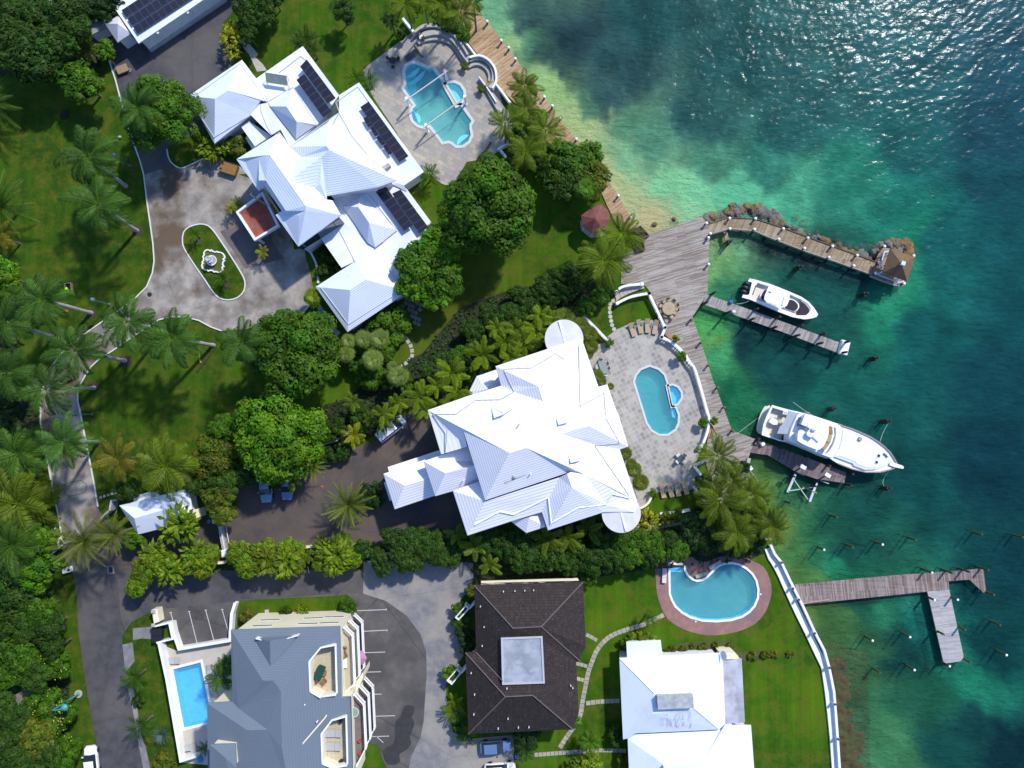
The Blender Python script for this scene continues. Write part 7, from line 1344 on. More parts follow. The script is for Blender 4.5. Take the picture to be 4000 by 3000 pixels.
rope('mooring rope from the yacht stern to the wooden deck', [Y1(250, 500, .8), Y1(120, 590, .2), T22(1945, 432, .25)]); rope('mooring rope from the yacht bow up to the dark post cluster', [Y2(1310, 700, 1.3), Y2(1380, 500, .6), Y2(1480, 310, .8)]); rope('curved mooring rope from the yacht bow down to the dark post cluster', [Y2(1530, 1300, 1.2), Y2(1420, 1450, -.2), Y2(1375, 1560, -.3), Y2(1400, 1650, .8)])
rope('yellowish mooring rope from the sport boat to the grey pier', [B1(370, 640, .3), B1(220, 690, -.1), B1(90, 705, .25)]); rope('slack green line running from the deck post into the water', [T22(2050, 740, .3), T22(2090, 790, -.5), T22(2125, 838, -.7)], .05)
# ---------- boat lift ----------
bf = thing('boat_lift', 'empty boat lift with two white beams and crossed straps beside the dark pier', 'boat lift', B5(420, 400, 0)); alu = plain('aluminium', (.6, .63, .7), .35, .2)
for s in ('340 290 240 515', '602 400 515 632'): MB().wall(P(B5, s, -.4), .32, -.55, -.3).build('beam', alu, bf)
for s, m_ in (('320 355 495 605', M['rope']), ('255 500 560 455', M['rope']), ('430 452 605 525', mat('bunk_board', (.35, .33, .1), (.28, .27, .1), 3)), ('650 370 755 410', M['rope']), ('365 270 450 312', M['rope'])): MB().wall(P(B5, s, -.2), .12, -.3, -.2).build('crossbar', m_, bf)
for u, v in ((440, 205), (745, 305)): p = B5(u, v, 3.0); MB().box((p.x, p.y, 2.6), (.8, .5, .4), R(-30)).build('winch_motor', M['white'], bf)
for s in ('310 310 330 260 400 215 440 205', '575 430 600 385 660 340 740 300'):
    n_ = [float(k) for k in s.split()]; MB().tube([B5(n_[0], n_[1], -.4), B5(n_[2], n_[3], .4), B5(n_[4], n_[5], 1.6), B5(n_[6], n_[7], 2.8)], .11, 6).build('lift_post', M['pile'], bf)
for u, v in ((310, 320), (575, 440)): p = B5(u, v, 0); MB().cyl((p.x, p.y, -4.0), .15, 4.6, 8).build('lift_pile', M['pile'], bf)
# pier clutter
t = thing('tyre_fender', 'black tyre lying on the planks at the root of the dark pier', 'tyre', Q3(1832, 575, .3)); c = t.location; b = MB()
for k in range(20):
    a0, a1 = 2 * math.pi * k / 20, 2 * math.pi * (k + 1) / 20; b.face([(c.x + q * math.cos(a_), c.y + q * math.sin(a_), z) for q, a_, z in ((.26, a0, .3), (.42, a0, .3), (.42, a1, .3), (.26, a1, .3))]); b.face([(c.x + .42 * math.cos(a_), c.y + .42 * math.sin(a_), z) for a_, z in ((a0, .15), (a1, .15), (a1, .3), (a0, .3))])
b.build('tyre', M['black'], t)
tag(MB().box(Q3(1930, 595, .15), (.55, .45, .6), .4).build('power_pedestal', M['white'], bevel=.05), 'white power pedestal beside the tyre on the dark pier', 'power pedestal'); tag(MB().ball(Q3(1935, 622, .3), .3, .18, .12).build('hose_coil', plain('yellow_hose', (.6, .5, .02))), 'coiled yellow hose beside the white power pedestal', 'hose')
t = thing('bench', 'white bench box at the far end of the grey plank pier', 'bench', T31(645, 1345, .15)); MB().box(T31(650, 1345, .15), (1.3, 2.0, .45), R(-15)).build('seat', M['white'], t, bevel=.03); MB().box(T31(618, 1345, .15), (.2, 2.0, .55), R(-15)).build('backrest', M['lgrey'], t, bevel=.03)
tag(MB().ball(T21(1915, 1035, .35), .32, .28, .2).build('fender', plain('pale_fender', (.6, .55, .6))), 'round pale fender on the lower edge of the grey pier', 'fender'); tag(MB().box(T21(1888, 950, .15), (.5, .4, .45), .2).build('crate', plain('blue_crate', (.02, .09, .4)), bevel=.03), 'small blue crate on the upper edge of the grey pier', 'crate')
tag(MB().box(T22(2040, 660, .15), (.5, .7, .3), -.2).build('dock_step', M['lgrey'], bevel=.02), 'small grey dock step at the deck edge above the harbour palms', 'step'); tag(MB().box(T22(2052, 722, .15), (.8, .5, .4), -.9).build('fish_table', M['white'], bevel=.04), 'small white cleaning table over the water at the deck edge', 'table')
# ---------- balustrades and walls ----------
def balustrade(lb, path, h=.95, z=.04, grp=None, solid=False, posts=True, m=None):
    c = sum((Vector(p) for p in path), Vector()) / len(path); o = thing('balustrade', lb, 'balustrade', (c.x, c.y, 0), grp); m = m or M['white']
    MB().wall(path, .34, z + h - .14, z + h).build('handrail', m, o); MB().wall(path, .3, z, z + .14).build('base', m, o)
    b = MB()
    for p, q in zip(path, path[1:]):
        L_ = (q - p).length; k = max(1, int(L_ / .27))
        for i in range(k): c_ = p.lerp(q, (i + .5) / k); b.box((c_.x, c_.y, z + .12), (.13, .13, h - .24), math.atan2(q.y - p.y, q.x - p.x))
    b.build('balusters', m, o, weld=False)
    for p in (path[0], path[-1]): MB().box((p.x, p.y, 0), (.45, .45, z + h + .08), .4).build('pier', m, o, bevel=.02)
    return o
balustrade('white balustrade curving along the stair edge above the small lawn', smooth(P(Q2, '140 460 300 380 450 330 690 290', .95), 4, False))
balustrade('straight white balustrade between the small lawn and the round table deck', P(Q2, '690 290 830 590 965 880', .95)); balustrade('short white balustrade turning in beside the terrace loungers', P(Q2, '965 885 905 1045', .95))
balustrade('long curved white balustrade between the oval pool terrace and the deck', smooth(P(Q2, '905 1050 1000 1090 1120 1160 1230 1260 1310 1345 1400 1490 1500 1650', .95) + P(Q3, '985 20 1018 130 1018 240 985 400 925 560 872 640', .95), 3, False))
balustrade('upper curved white balustrade of the garden stair beside the deck', smooth(P(Q2, '120 262 200 192 330 152 570 132', .95), 4, False)); balustrade('white balustrade running diagonally beside the upper turret', P(T21, '620 1070 720 1172 820 1275', .95))
wall_thing('garden_wall', 'white wall corner half hidden by palms at the lower terrace edge', P(Q3, '945 872 775 990 900 1150 985 1270', 1.0), .3, 0, 1.0, M['white']); wall_thing('garden_wall', 'short white wall stub below the palm covered terrace corner', P(Q3, '930 1290 780 1350 822 1425', 1.0), .3, 0, 1.0, M['white'])
wall_thing('garden_wall', 'cream curved wall between the lower turret and the small lawn', smooth(P(T22, '1110 1075 1160 1045 1190 1010 1205 975', .8), 4, False), .3, 0, .8, M['cream']); wall_thing('garden_wall', 'white curved wall along the bottom of the small lawn', smooth(P(T22, '1195 1112 1270 1125 1350 1118 1440 1108 1540 1088', .8), 4, False), .35, 0, .8, M['white'])
st_ = thing('garden_stair', 'broad stone stair between two white balustrades climbing to the deck', 'stair', Q2(350, 260, 0))
for i in range(7):
    u0, u1 = 95 + i * 68, 95 + (i + 1) * 68
    def yt_(u): return 400 - 250 * min(1, (u - 80) / 500) ** .6
    q = [Q2(u0, yt_(u0) - 70, .1), Q2(u1, yt_(u1) - 70, .1), Q2(u1 + 30, yt_(u1) + 55, .1), Q2(u0 + 30, yt_(u0) + 55, .1)]; MB().prism(q, 0, .1 + .05 * i).build('step', M['stone'], st_)
sw = thing('sea_wall', 'long white seawall with a low ledge bounding the lower lawn', 'sea wall', T33(350, 500, 0))
swr = P(T32, '25 1392 60 1470 120 1545', .9) + P(T33, '190 35 240 135 300 252 400 472 490 645 530 790 572 1000 588 1200 603 1400 620 1659 632 1900', .9)
MB().wall(swr, .32, -1.5, .9).build('parapet', M['white'], sw); swl = inset(swr + [Vector((0, -90, 0))], 0)[:0]
q2 = P(T32, '0 1420 30 1500 75 1570 120 1659', .3) + P(T33, '150 70 205 190 265 320 345 480 415 630 492 790 522 1000 545 1200 565 1400 583 1659 597 1900', .3)
MB().wall(q2, .95, 0, .3).build('ledge', M['white'], sw)
for u, v, f in ((115, 1540, T32), (210, 105, T33), (262, 200, T33), (398, 490, T33), (527, 788, T33), (572, 1103, T33), (601, 1403, T33)):
    p = f(u, v, 1.0); MB().cyl((p.x, p.y, 0), .2, 1.25, 10).build('wall_post', M['white'], sw); MB().cyl((p.x, p.y, 1.25), .17, .12, 10).build('post_cap', M['pile_g'], sw)
# low property walls among the hedges
wall_thing('garden_wall', 'cream wall between the golden hedge trees and the gate drive', P(NA, '700 2207 790 2204 876 2198', 1.4), .3, 0, 1.4, M['cream']); wall_thing('garden_wall', 'cream wall above the apartment drive seen between golden trees', P(NA, '1000 2172 1130 2146 1250 2132 1265 2128', 1.2), .25, 0, 1.2, M['cream']); wall_thing('garden_wall', 'white wall glimpsed between dark hedge trees above the pale concrete', P(NA, '1420 2178 1460 2168 1780 2158 1950 2150', 1.2), .25, 0, 1.2, M['white'])
wall_thing('garden_wall', 'low stone wall under the shrubs beside the white van', P(NA, '1250 1740 1310 1722 1360 1690 1430 1655', 1.0), .25, 0, 1.0, M['stonewall'])
# gate
gt = thing('sliding_gate', 'white railed gate across the drive below the gatehouse', 'gate', T02(1930, 1300, 0))
for k, s in enumerate(('1895 1205 1940 1430', '1945 1200 1985 1420')): MB().wall(P(T02, s, 1.5), .07, 1.4, 1.5).build('rail', M['white'], gt); MB().wall(P(T02, s, .3), .07, .2, .3).build('rail', M['white'], gt)
b = MB(); A_, B_ = T02(1920, 1203, .2), T02(1962, 1425, .2)
for i in range(26): c = A_.lerp(B_, (i + .5) / 26); b.box((c.x, c.y, .2), (.5, .05, 1.2), .1)
b.build('bars', M['white'], gt, weld=False); MB().wall(P(T02, '1890 1210 1900 1320 1935 1430', .9), .05, .85, .95).build('brace', M['white'], gt)
for (u, v, lb) in ((1858, 1172, 'upper square white gate pillar under the bronze tree'), (1935, 1465, 'lower square white gate pillar beside the hedge trees')):
    o = thing('gate_pillar', lb, 'gate pillar', T02(u, v, 0), 'white gate pillars'); p = T02(u, v, 1.9); MB().box((p.x, p.y, 0), (.85, .85, 1.7), .2).build('shaft', M['white'], o, bevel=.02); MB().box((p.x, p.y, 1.7), (1.05, 1.05, .2), .2, .7).build('cap', M['white'], o)
tag(MB().ball(T02(1806, 1187, .3), .3, .3, .3).build('stone_ball', plain('teal_ball', (.15, .28, .3))), 'round teal ball on the ground left of the upper gate pillar', 'ball')
ag = thing('entrance_arch', 'white slatted entrance canopy half hidden by palms beside the road corner', 'canopy', T02(500, 1370, 0))
for i in range(9): a_ = R(60 - i * 13); p = T02(545, 1375, 2.4); q = p + Vector((-2.4 * math.cos(a_) , 2.4 * math.sin(a_), 0)); MB().wall([p, q], .22, 2.3, 2.42).build('slat', M['white'], ag)
for u, v in ((545, 1375), (455, 1420)): p = T02(u, v, 2.3); MB().cyl((p.x, p.y, 0), .12, 2.3, 8).build('post', M['white'], ag)
# ---------- lamps ----------
def lamp(lb, f, u, v, h=4.2, m=None):
    p = f(u, v, 0); o = thing('street_lamp', lb, 'street lamp', (p.x, p.y, 0), 'garden lamp posts'); m = m or M['lampblue']
    MB().lathe((p.x, p.y, 0), [(.22, 0), (.2, .15), (.07, .3), (.055, h)], 10).build('post', m, o); MB().lathe((p.x, p.y, h), [(.1, 0), (.3, .15), (.32, .45), (.2, .62), (.03, .7)], 12).build('lantern', m, o)
lamp('blue grey lamp post on the upper lawn beside the asphalt drive', T00, 1122, 1432); lamp('blue grey lamp post at the outer side of the drive bend', T01, 945, 972); lamp('blue grey lamp post at the kerb above the driveway slot outline', T02, 797, 262)
sl_ = thing('street_lamp', 'tall turquoise road lamp on the grass verge at the lower left', 'street lamp', T03(680, 1017, 0)); p = sl_.location; tq = plain('turquoise_paint', (.06, .26, .28), .5)
MB().lathe((p.x, p.y, 0), [(.25, 0), (.22, .25), (.14, .4), (.1, 6.2)], 10).build('post', tq, sl_); MB().cyl((p.x, p.y, .0), .55, .12, 12).build('foot', M['stone'], sl_); MB().tube([(p.x, p.y, 6.1), (p.x + .5, p.y + .05, 6.5), (p.x + 1.4, p.y + .35, 6.5)], .09, 6).build('arm', tq, sl_); MB().lathe((p.x + 1.6, p.y + .4, 6.2), [(.42, 0), (.45, .2), (.2, .45), (.03, .5)], 12).build('lantern', tq, sl_)
# ---------- fountain ----------
fo_ = thing('fountain', 'white tiered fountain in a scalloped basin of green water', 'fountain', FT(590, 640, 0))
rim = P(FT, '440 355 490 365 520 385 545 362 580 395 640 412 690 395 715 420 760 415 820 440 865 500 870 560 835 590 870 625 830 660 820 720 850 770 810 790 820 850 780 900 720 915 650 890 615 905 580 870 520 860 470 880 440 850 380 850 330 815 310 760 315 710 340 690 318 660 350 620 350 550 335 520 365 490 360 430 390 380', .35)
MB().wall(rim, .17, 0, .42, True).build('rim', M['white'], fo_); MB().sheet(rim, .25).build('water', mat('green_pond', (.12, .13, .02), (.075, .09, .02), 1, .1), fo_)
c = FT(590, 640, 0)
for r_1, z_, nm in ((.76, .7, 'lower_bowl'), (.48, 1.5, 'middle_bowl'), (.33, 2.1, 'upper_bowl')): MB().lathe((c.x, c.y, z_ - .3), [(.12, 0), (r_1 * .7, .08), (r_1, .3), (r_1 * .86, .3), (r_1 * .6, .16), (.05, .12)], 28).build(nm, M['wallwhite'], fo_); MB().wall(circle((c.x, c.y), r_1 * .62, 24), r_1 * .45, z_ - .06, z_ - .04, True).build('bowl_water', M['grey'], fo_)
MB().lathe((c.x, c.y, 0), [(.3, 0), (.2, .5), (.13, 1.2), (.1, 1.95)], 14).build('stem', M['white'], fo_)
# ---------- vehicles ----------
tyre = plain('tyre_rubber', (.02, .02, .02), .8)
def car(lb, f, u, v, rz, paint, L=4.3, Wd=1.75, Hh=1.45, kind='hatch', cat='car', name='parked_car', group=None, rack=False):
    """car pointing along +x before turning by rz; built from lofted cross sections"""
    p = f(u, v, 0.75); o = thing(name, lb, cat, (p.x, p.y, .05), group); ca, sa = math.cos(rz), math.sin(rz)
    def tr(x, y, z): return Vector((p.x + x * ca - y * sa, p.y + x * sa + y * ca, z + .05))
    h = L / 2; w_ = Wd / 2
    if kind == 'van': st = [(-h, .82, .5, 1.0), (-h * .97, .95, .35, 1.1), (-h * .5, 1, .3, 1.1), (h * .55, 1, .3, 1.05), (h * .85, .92, .3, .9), (h, .7, .4, .7)]; cab = (-h * .96, h * .35, h * .72, .9, Hh)
    elif kind == 'suv': st = [(-h, .8, .45, .9), (-h * .94, .95, .35, 1.0), (-h * .5, 1, .3, 1.0), (h * .4, 1, .3, 1.0), (h * .85, .93, .3, .88), (h, .68, .4, .7)]; cab = (-h * .88, h * .12, h * .48, .88, Hh)
    else: st = [(-h, .78, .45, .78), (-h * .93, .93, .32, .92), (-h * .5, 1, .28, .95), (h * .35, 1, .28, .93), (h * .8, .93, .28, .8), (h, .66, .38, .6)]; cab = (-h * (.86 if kind == 'hatch' else .68), h * .08, h * .45, .84, Hh)
    b = MB(); rings = []
    for x, kw, z0, z1 in st:
        q = w_ * kw; rings.append([b.bm.verts.new(tr(x, yy * q, zz)) for yy, zz in ((-.9, z0), (-1, z0 + .15), (-1, z1 - .14), (-.86, z1), (0, z1 + .04), (.86, z1), (1, z1 - .14), (1, z0 + .15), (.9, z0))])
    for A_, B_ in zip(rings, rings[1:]):
        for i in range(8): b.bm.faces.new((A_[i], A_[i + 1], B_[i + 1], B_[i]))
        b.bm.faces.new((A_[8], A_[0], B_[0], B_[8]))
    b.bm.faces.new(rings[0]); b.bm.faces.new(rings[-1][::-1]); b.build('body', paint, o, smooth=False, bevel=.03)
    xr, xf, xg, kw, zt = cab; z0 = .9; ins = .3 if kind != 'van' else .12
    lo = [tr(xr - .12, -w_ * .9, z0), tr(xg + .1, -w_ * .88, z0), tr(xg + .1, w_ * .88, z0), tr(xr - .12, w_ * .9, z0)]
    hi = [tr(xr + ins, -w_ * .74, zt - .05), tr(xf, -w_ * .74, zt - .05), tr(xf, w_ * .74, zt - .05), tr(xr + ins, w_ * .74, zt - .05)]
    b = MB(); b.face(hi); [b.face([lo[i], lo[(i + 1) % 4], hi[(i + 1) % 4], hi[i]]) for i in range(4)]; b.build('windows', M['glass'], o)
    r0 = [tr(xr + ins - .02, -w_ * .75, zt - .04), tr(xf + .02, -w_ * .75, zt - .04), tr(xf + .02, w_ * .75, zt - .04), tr(xr + ins - .02, w_ * .75, zt - .04)]; c0 = sum(r0, Vector()) / 4
    b = MB(); r1 = [q + (c0 - q) * .08 + Vector((0, 0, .05)) for q in r0]; b.face(r1); [b.face([r0[i], r0[(i + 1) % 4], r1[(i + 1) % 4], r1[i]]) for i in range(4)]; b.build('roof', paint, o)
    for sx in (-.62, .62):
        for sy in (-1, 1):
            c_ = tr(sx * h, sy * (w_ - .09), .32); ax = Vector((-sa, ca, 0)); b = MB(); b.tube([c_ - ax * .11, c_ + ax * .11], .32, 14); b.build('wheel', tyre, o)
    for sy in (-1, 1):
        q = tr(xg - .25, sy * (w_ + .1), .95); MB().box(q, (.16, .22, .14), rz).build('mirror', paint, o); q = tr(h - .12, sy * w_ * .55, .58); MB().box(q, (.16, .32, .13), rz).build('headlight', M['lgrey'], o)
    if rack:
        for x in (-h * .45, h * .05): MB().wall([tr(x, -w_ * .8, 0), tr(x, w_ * .8, 0)], .06, zt + .06, zt + .14).build('roof_bar', M['white'], o)
    return o
def pnt(n, c): return mat(n, c, tuple(q * .95 for q in c), 2, .25, spec=.6)
car('white van with roof bars parked under the palms beside the dark drive', T12, 1165, 385, R(39), pnt('van_white', (.55, .6, .7)), 4.6, 1.75, 1.95, 'van', 'van', 'parked_van', rack=True)
car('left of the two blue cars parked under the bright round tree', T12, 82, 890, R(-86), pnt('pale_blue_paint_a', (.16, .26, .36)), 4.4, 1.75, 1.5, 'sedan', group='blue cars under the bright tree'); car('right of the two blue cars parked under the bright round tree', T12, 272, 870, R(-92), pnt('slate_blue_paint', (.12, .18, .33)), 4.3, 1.7, 1.55, 'hatch', group='blue cars under the bright tree')
car('bright blue car parked on concrete below the brown tiled house', T13, 2070, 1478, R(4), pnt('bright_blue_paint', (.1, .17, .33)), 4.35, 1.75, 1.5, 'hatch'); car('white car with roof rails cut by the bottom edge of the photo', T13, 2110, 1672, R(4), pnt('plain_white_paint', (.75, .76, .78)), 4.3, 1.8, 1.65, 'suv', rack=True)
car('white car on the grass verge at the bottom left edge', T03, 790, 1600, R(97), pnt('gloss_white_paint', (.75, .77, .8)), 4.2, 1.8, 1.6, 'suv')
tr_ = thing('handcart', 'small tan flatbed trailer with a drawbar on the upper drive', 'trailer', T00(1070, 610, 0)); p = tr_.location; MB().box((p.x, p.y, .35), (1.6, 1.15, .25), R(22)).build('bed', mat('tan_tarp', (.3, .2, .13), (.24, .16, .1), 3, .8), tr_, bevel=.02); MB().tube([(p.x + .8, p.y + .15, .45), (p.x + 1.3, p.y + .0, .45), (p.x + 1.1, p.y - .4, .5)], .05, 6).build('drawbar', M['lgrey'], tr_)
for s in (-1, 1): MB().cyl((p.x - .2 + .15 * s, p.y + .55 * s, .1), .2, .2, 10).build('wheel', tyre, tr_)
# ---------- gazebo with red roof ----------
gz = thing('red_gazebo', 'octagonal gazebo with a dull red tiled roof beside the boardwalk', 'gazebo', T21(725, 250, 0)); oc = P(T21, '597 205 690 130 770 105 832 160 845 240 800 345 690 362 607 290', 3.0); ap_ = T21(722, 232, 4.3); b = MB()
for p, q in zip(oc, oc[1:] + oc[:1]): b.face([p, q, ap_]); b.face([p - Vector((0, 0, .2)), q - Vector((0, 0, .2)), q, p])
b.build('roof', tiles('red_shingles', R(20), [(0.16, .055, .045), (.2, .075, .06), (.13, .05, .042)], .55, .42, (.16, .045, .04), .02, .5, dirt=(.17, .085, .075)), gz)
for p in inset(oc, .35): MB().cyl((p.x, p.y, 0), .1, 2.85, 8).build('post', M['white'], gz)
MB().prism(inset(oc, .1), 0, .15).build('floor', M['stone'], gz)
# dry planter boxes next to the deck corner
for s, lb in (('1055 325 1110 290 1185 372 1130 400', 'upper wooden planter box at the beach corner of the deck'), ('1085 400 1125 395 1150 490 1075 510', 'lower wooden planter box under the coconut palm by the deck')):
    c = sum(P(T21, s), Vector()) / 4; o = thing('planter_box', lb, 'planter', (c.x, c.y, 0), 'wooden planters at the deck corner'); q = P(T21, s, .7); MB().wall(q, .14, 0, .7, True).build('frame', M['wood'], o); MB().sheet(q, .5).build('soil', M['earth'], o)
# ---------- furniture ----------
lg = 'tan loungers at the top of the oval pool terrace'; lh = 'tan loungers at the bottom of the oval pool terrace'
for i, (u, v, a) in enumerate(((392, 925, 108), (520, 868, 105), (652, 855, 92), (790, 880, 80))): lounger(Q2, u, v, .04, R(a), '%s tan lounger from the left at the upper terrace edge' % ORD[i], M['tan'], 2.0, .66, lg, .4)
for i, (u, v, a) in enumerate(((208, 1402, 102), (338, 1392, 108), (466, 1372, 100), (598, 1345, 104))): lounger(Q3, u, v, .04, R(a), '%s tan lounger from the left at the lower terrace edge' % ORD[i], M['tan'], 2.0, .66, lh, .35)
def sidetable(f, u, v, lb, g=None, r=.24):
    p = f(u, v, .5); o = thing('side_table', lb, 'side table', (p.x, p.y, .04), g); MB().cyl((p.x, p.y, .5), r, .04, 16).build('top', mat('greenish_glass', (.12, .2, .2), (.1, .17, .17), 3, .2), o); MB().cyl((p.x, p.y, .04), .05, .46, 6).build('stem', M['grey'], o)
for (f, u, v, lb) in ((Q2, 448, 862, 'round side table after the first upper lounger'), (Q2, 570, 820, 'green round side table between the middle upper loungers'), (Q2, 732, 835, 'round side table beside the last upper lounger'), (Q3, 275, 1400, 'round side table after the first lower lounger'), (Q3, 385, 1345, 'round side table between the middle lower loungers'), (Q3, 512, 1340, 'round side table beside the last lower lounger')): sidetable(f, u, v, lb, 'side tables among the tan loungers')
def chair(p, rz, lb, g, m, s=.5, z=.04):
    o = thing('chair', lb, 'chair', (p.x, p.y, z), g); ca, sa = math.cos(rz), math.sin(rz); t_ = lambda x, y: (p.x + x * ca - y * sa, p.y + x * sa + y * ca)
    MB().box((*t_(0, 0), z + .4), (s, s, .06), rz).build('seat', m, o); MB().box((*t_(-s * .48, 0), z + .44), (.07, s, .45), rz).build('backrest', m, o)
    for x in (-.42, .42):
        for y in (-.42, .42): MB().box((*t_(x * s, y * s), z), (.05, .05, .4), rz).build('leg', m, o)
tw = mat('bleached_teak', (.42, .33, .2), (.35, .27, .17), 4, .8); dt = thing('round_table', 'large round bleached wooden dining table on the deck', 'table', Q2(1032, 550, .18)); c = Q2(1032, 550, .93); MB().cyl((c.x, c.y, .9), .94, .05, 40).build('top', tw, dt); MB().cyl((c.x, c.y, .18), .16, .73, 12).build('pedestal', tw, dt)
for k in range(4): a = R(12 + 45 * k); MB().wall([(c.x - .93 * math.cos(a), c.y - .93 * math.sin(a)), (c.x + .93 * math.cos(a), c.y + .93 * math.sin(a))], .015, .95, .953 + .001 * k).build('board_joint', M['wood'], dt)
for i, (u, v) in enumerate(((945, 425), (1025, 395), (1115, 425), (1172, 492), (1178, 568), (1135, 632), (1082, 700), (965, 675), (900, 598), (892, 508))):
    p = Q2(u, v, .6); a = math.atan2(c.y - p.y, c.x - p.x); chair(p, a, '%s chair clockwise from the top left around the round deck table' % ORD[i], 'teak chairs around the round table', tw, .48, .18)
g_ = M['lgrey']; gt_ = thing('dining_table', 'grey rectangular table on the terrace beside the turret villa', 'table', T21(790, 1515, .04)); p = T21(790, 1515, .75); MB().box((p.x, p.y, .72), (1.0, 1.9, .05), R(17)).build('top', mat('frosted_glass', (.26, .28, .28), (.22, .24, .24), 3, .3), gt_); [MB().box((p.x + x, p.y + y, .04), (.07, .07, .68), 0).build('leg', g_, gt_) for x, y in ((-.5, -.6), (.3, -.8), (.5, .6), (-.3, .8))]
for i, (u, v, a) in enumerate(((768, 1452, -110), (820, 1478, 200), (832, 1520, 200), (812, 1575, 75), (738, 1512, 15), (765, 1560, 30))): chair(T21(u, v, .6), R(a), '%s grey chair clockwise around the rectangular terrace table' % ORD[i], 'grey chairs around the rectangular table', mat('pale_grey_sling', (.45, .45, .43), (.4, .4, .38), 4, .8), .52)
sg = thing('glass_table', 'small glass table with four pale chairs on the lower terrace', 'table', Q3(535, 840, .04)); p = Q3(535, 840, .7); MB().box((p.x, p.y, .7), (.85, .85, .04), R(40)).build('top', mat('dark_green_glass', (.06, .11, .1), (.05, .09, .09), 3, .15), sg); MB().cyl((p.x, p.y, .04), .06, .66, 8).build('stem', M['darkmetal'], sg)
for i, (u, v, a) in enumerate(((485, 788, -45), (592, 795, 225), (590, 900, 135), (478, 895, 45))): chair(Q3(u, v, .6), R(a), '%s pale chair clockwise around the small glass table' % ORD[i], 'pale chairs around the glass table', mat('white_sling', (.6, .58, .54), (.54, .52, .48), 4, .8), .55)
for s, lb in (('1035 270 1078 265 1155 430 1005 495', 'orange triangular awning frame against the curved balustrade'),): o = thing('awning_frame', lb, 'awning', Q3(1080, 380, .18)); q = P(Q3, s, .5); MB().prism(q, .2, .45).build('canvas', mat('orange_canvas', (.5, .27, .15), (.42, .22, .12), 3, .8), o); MB().wall(P(Q3, '1085 295 1035 480', .6), .1, .45, .55).build('pole', M['wood'], o); MB().wall(P(Q3, '1050 255 1150 425', .6), .1, .45, .55).build('pole', M['wood'], o)
o = thing('planter', 'small orange crate planter behind the balustrade corner', 'planter', Q2(1035, 1030, .18)); MB().box(Q2(1035, 1035, .18), (.9, .6, .5), R(-40)).build('box', mat('terracotta', (.38, .2, .12), (.3, .15, .09), 3, .8), o)
for f, u, v, r_1, lb, cl in ((Q2, 1235, 1375, 88, 'round potted shrub on the balustrade at its upper bend', 'bright'), (Q3, 925, 225, 85, 'round potted shrub on the balustrade at its lower bend', 'bright'), (Q2, 1150, 1075, 60, 'pale flowering bush on the deck behind the balustrade corner', 'lime'), (Q3, 1110, 190, 65, 'pale bush on the deck above the orange awning frame', 'lime')): plant('bush', f, u, v, r_1, 1.3, lb, cl)
# kidney pool furniture
lounger(Q4, 238, 472, .04, R(-94), 'white lounger left of the kidney shaped pool', mat('white_straps', (.6, .58, .52), (.54, .52, .47), 4, .8), 2.0, .6, None, .1); lounger(Q4, 1115, 290, .04, R(30), 'grey lounger tucked above the kidney pool neck', M['lgrey'], 1.9, .55, None, .1); lounger(Q4, 880, 462, .04, R(18), 'green and white striped lounger inside the kidney pool curve', mat('green_straps', (.03, .25, .16), (.45, .45, .4), 14, .8), 1.75, .5, None, .1)
for u, v, lb in ((1908, 800, 'small round white lid on the right side of the red surround'), (786, 1272, 'small round white lid below the kidney pool')): tag(MB().cyl(Q4(u, v, .04), .12, .05, 14).build('skimmer_lid', M['white']), lb, 'skimmer lid', 'round white skimmer lids')
# ---------- north patio structures ----------
for s, bases, lb in (('755 1125 1305 738', ((812, 1180), (1280, 852)), 'upper pale beam on two columns spanning the ornate pool'), ('988 1452 1532 1055', ((1045, 1500), (1515, 1162)), 'lower pale beam on two columns spanning the ornate pool')):
    q = P(Q1, s, 3.0); o = thing('pool_beam', lb, 'beam', ((q[0] + q[1]) / 2).to_tuple()[:2] + (0,), 'beams over the ornate pool'); MB().wall(q, .13, 2.88, 3.05).build('beam', mat('bleached_beam', (.55, .54, .52), (.45, .44, .43), 5, .8), o)
    for (u, v) in bases: p = Q1(u, v, 0); MB().lathe((p.x, p.y, 0), [(.25, 0), (.25, .15), (.16, .2), (.14, 2.7), (.22, 2.85)], 14).build('column', M['white'], o)
cs = mat('pale_limestone', (.42, .40, .36), (.33, .31, .28), 1.2, .85); bn = thing('curved_bench', 'long curved stone bench tiers around the top of the ornate pool patio', 'bench', Q1(1300, 400, 0))
MB().wall(smooth(P(Q1, '925 395 1000 360 1100 342 1200 342 1300 375 1380 440 1460 560 1545 690', .5), 3, False), .55, 0, .45).build('lower_seat', cs, bn); MB().wall(smooth(P(Q1, '945 312 1080 272 1220 268 1330 320 1420 420 1490 530 1560 625', .9), 3, False), .75, 0, .85).build('upper_seat', cs, bn); MB().wall(smooth(P(Q1, '880 265 960 210 1060 188 1180 195 1300 240 1400 330 1480 440 1540 540', 1.3), 3, False), .3, 0, 1.25).build('back_wall', cs, bn)
b2 = thing('curved_bench', 'round stone bench niche beside the boardwalk', 'bench', Q1(1720, 750, 0)); MB().wall(smooth(P(Q1, '1545 690 1620 655 1700 658 1775 710 1812 790 1808 870', .5), 3, False), .5, 0, .45).build('lower_seat', cs, b2); MB().wall(smooth(P(Q1, '1560 610 1640 585 1740 600 1820 670 1858 770 1850 870 1810 950', .9), 3, False), .5, 0, .85).build('upper_seat', cs, b2); MB().wall(smooth(P(Q1, '1560 575 1680 552 1790 600 1870 700 1893 820 1880 890 1845 955', 1.3), 3, False), .28, 0, 1.25).build('back_wall', M['white'], b2)
MB().wall(P(Q1, '1770 940 1850 1080 1950 1250', .6), .7, 0, .5).build('descending_seat', cs, b2)
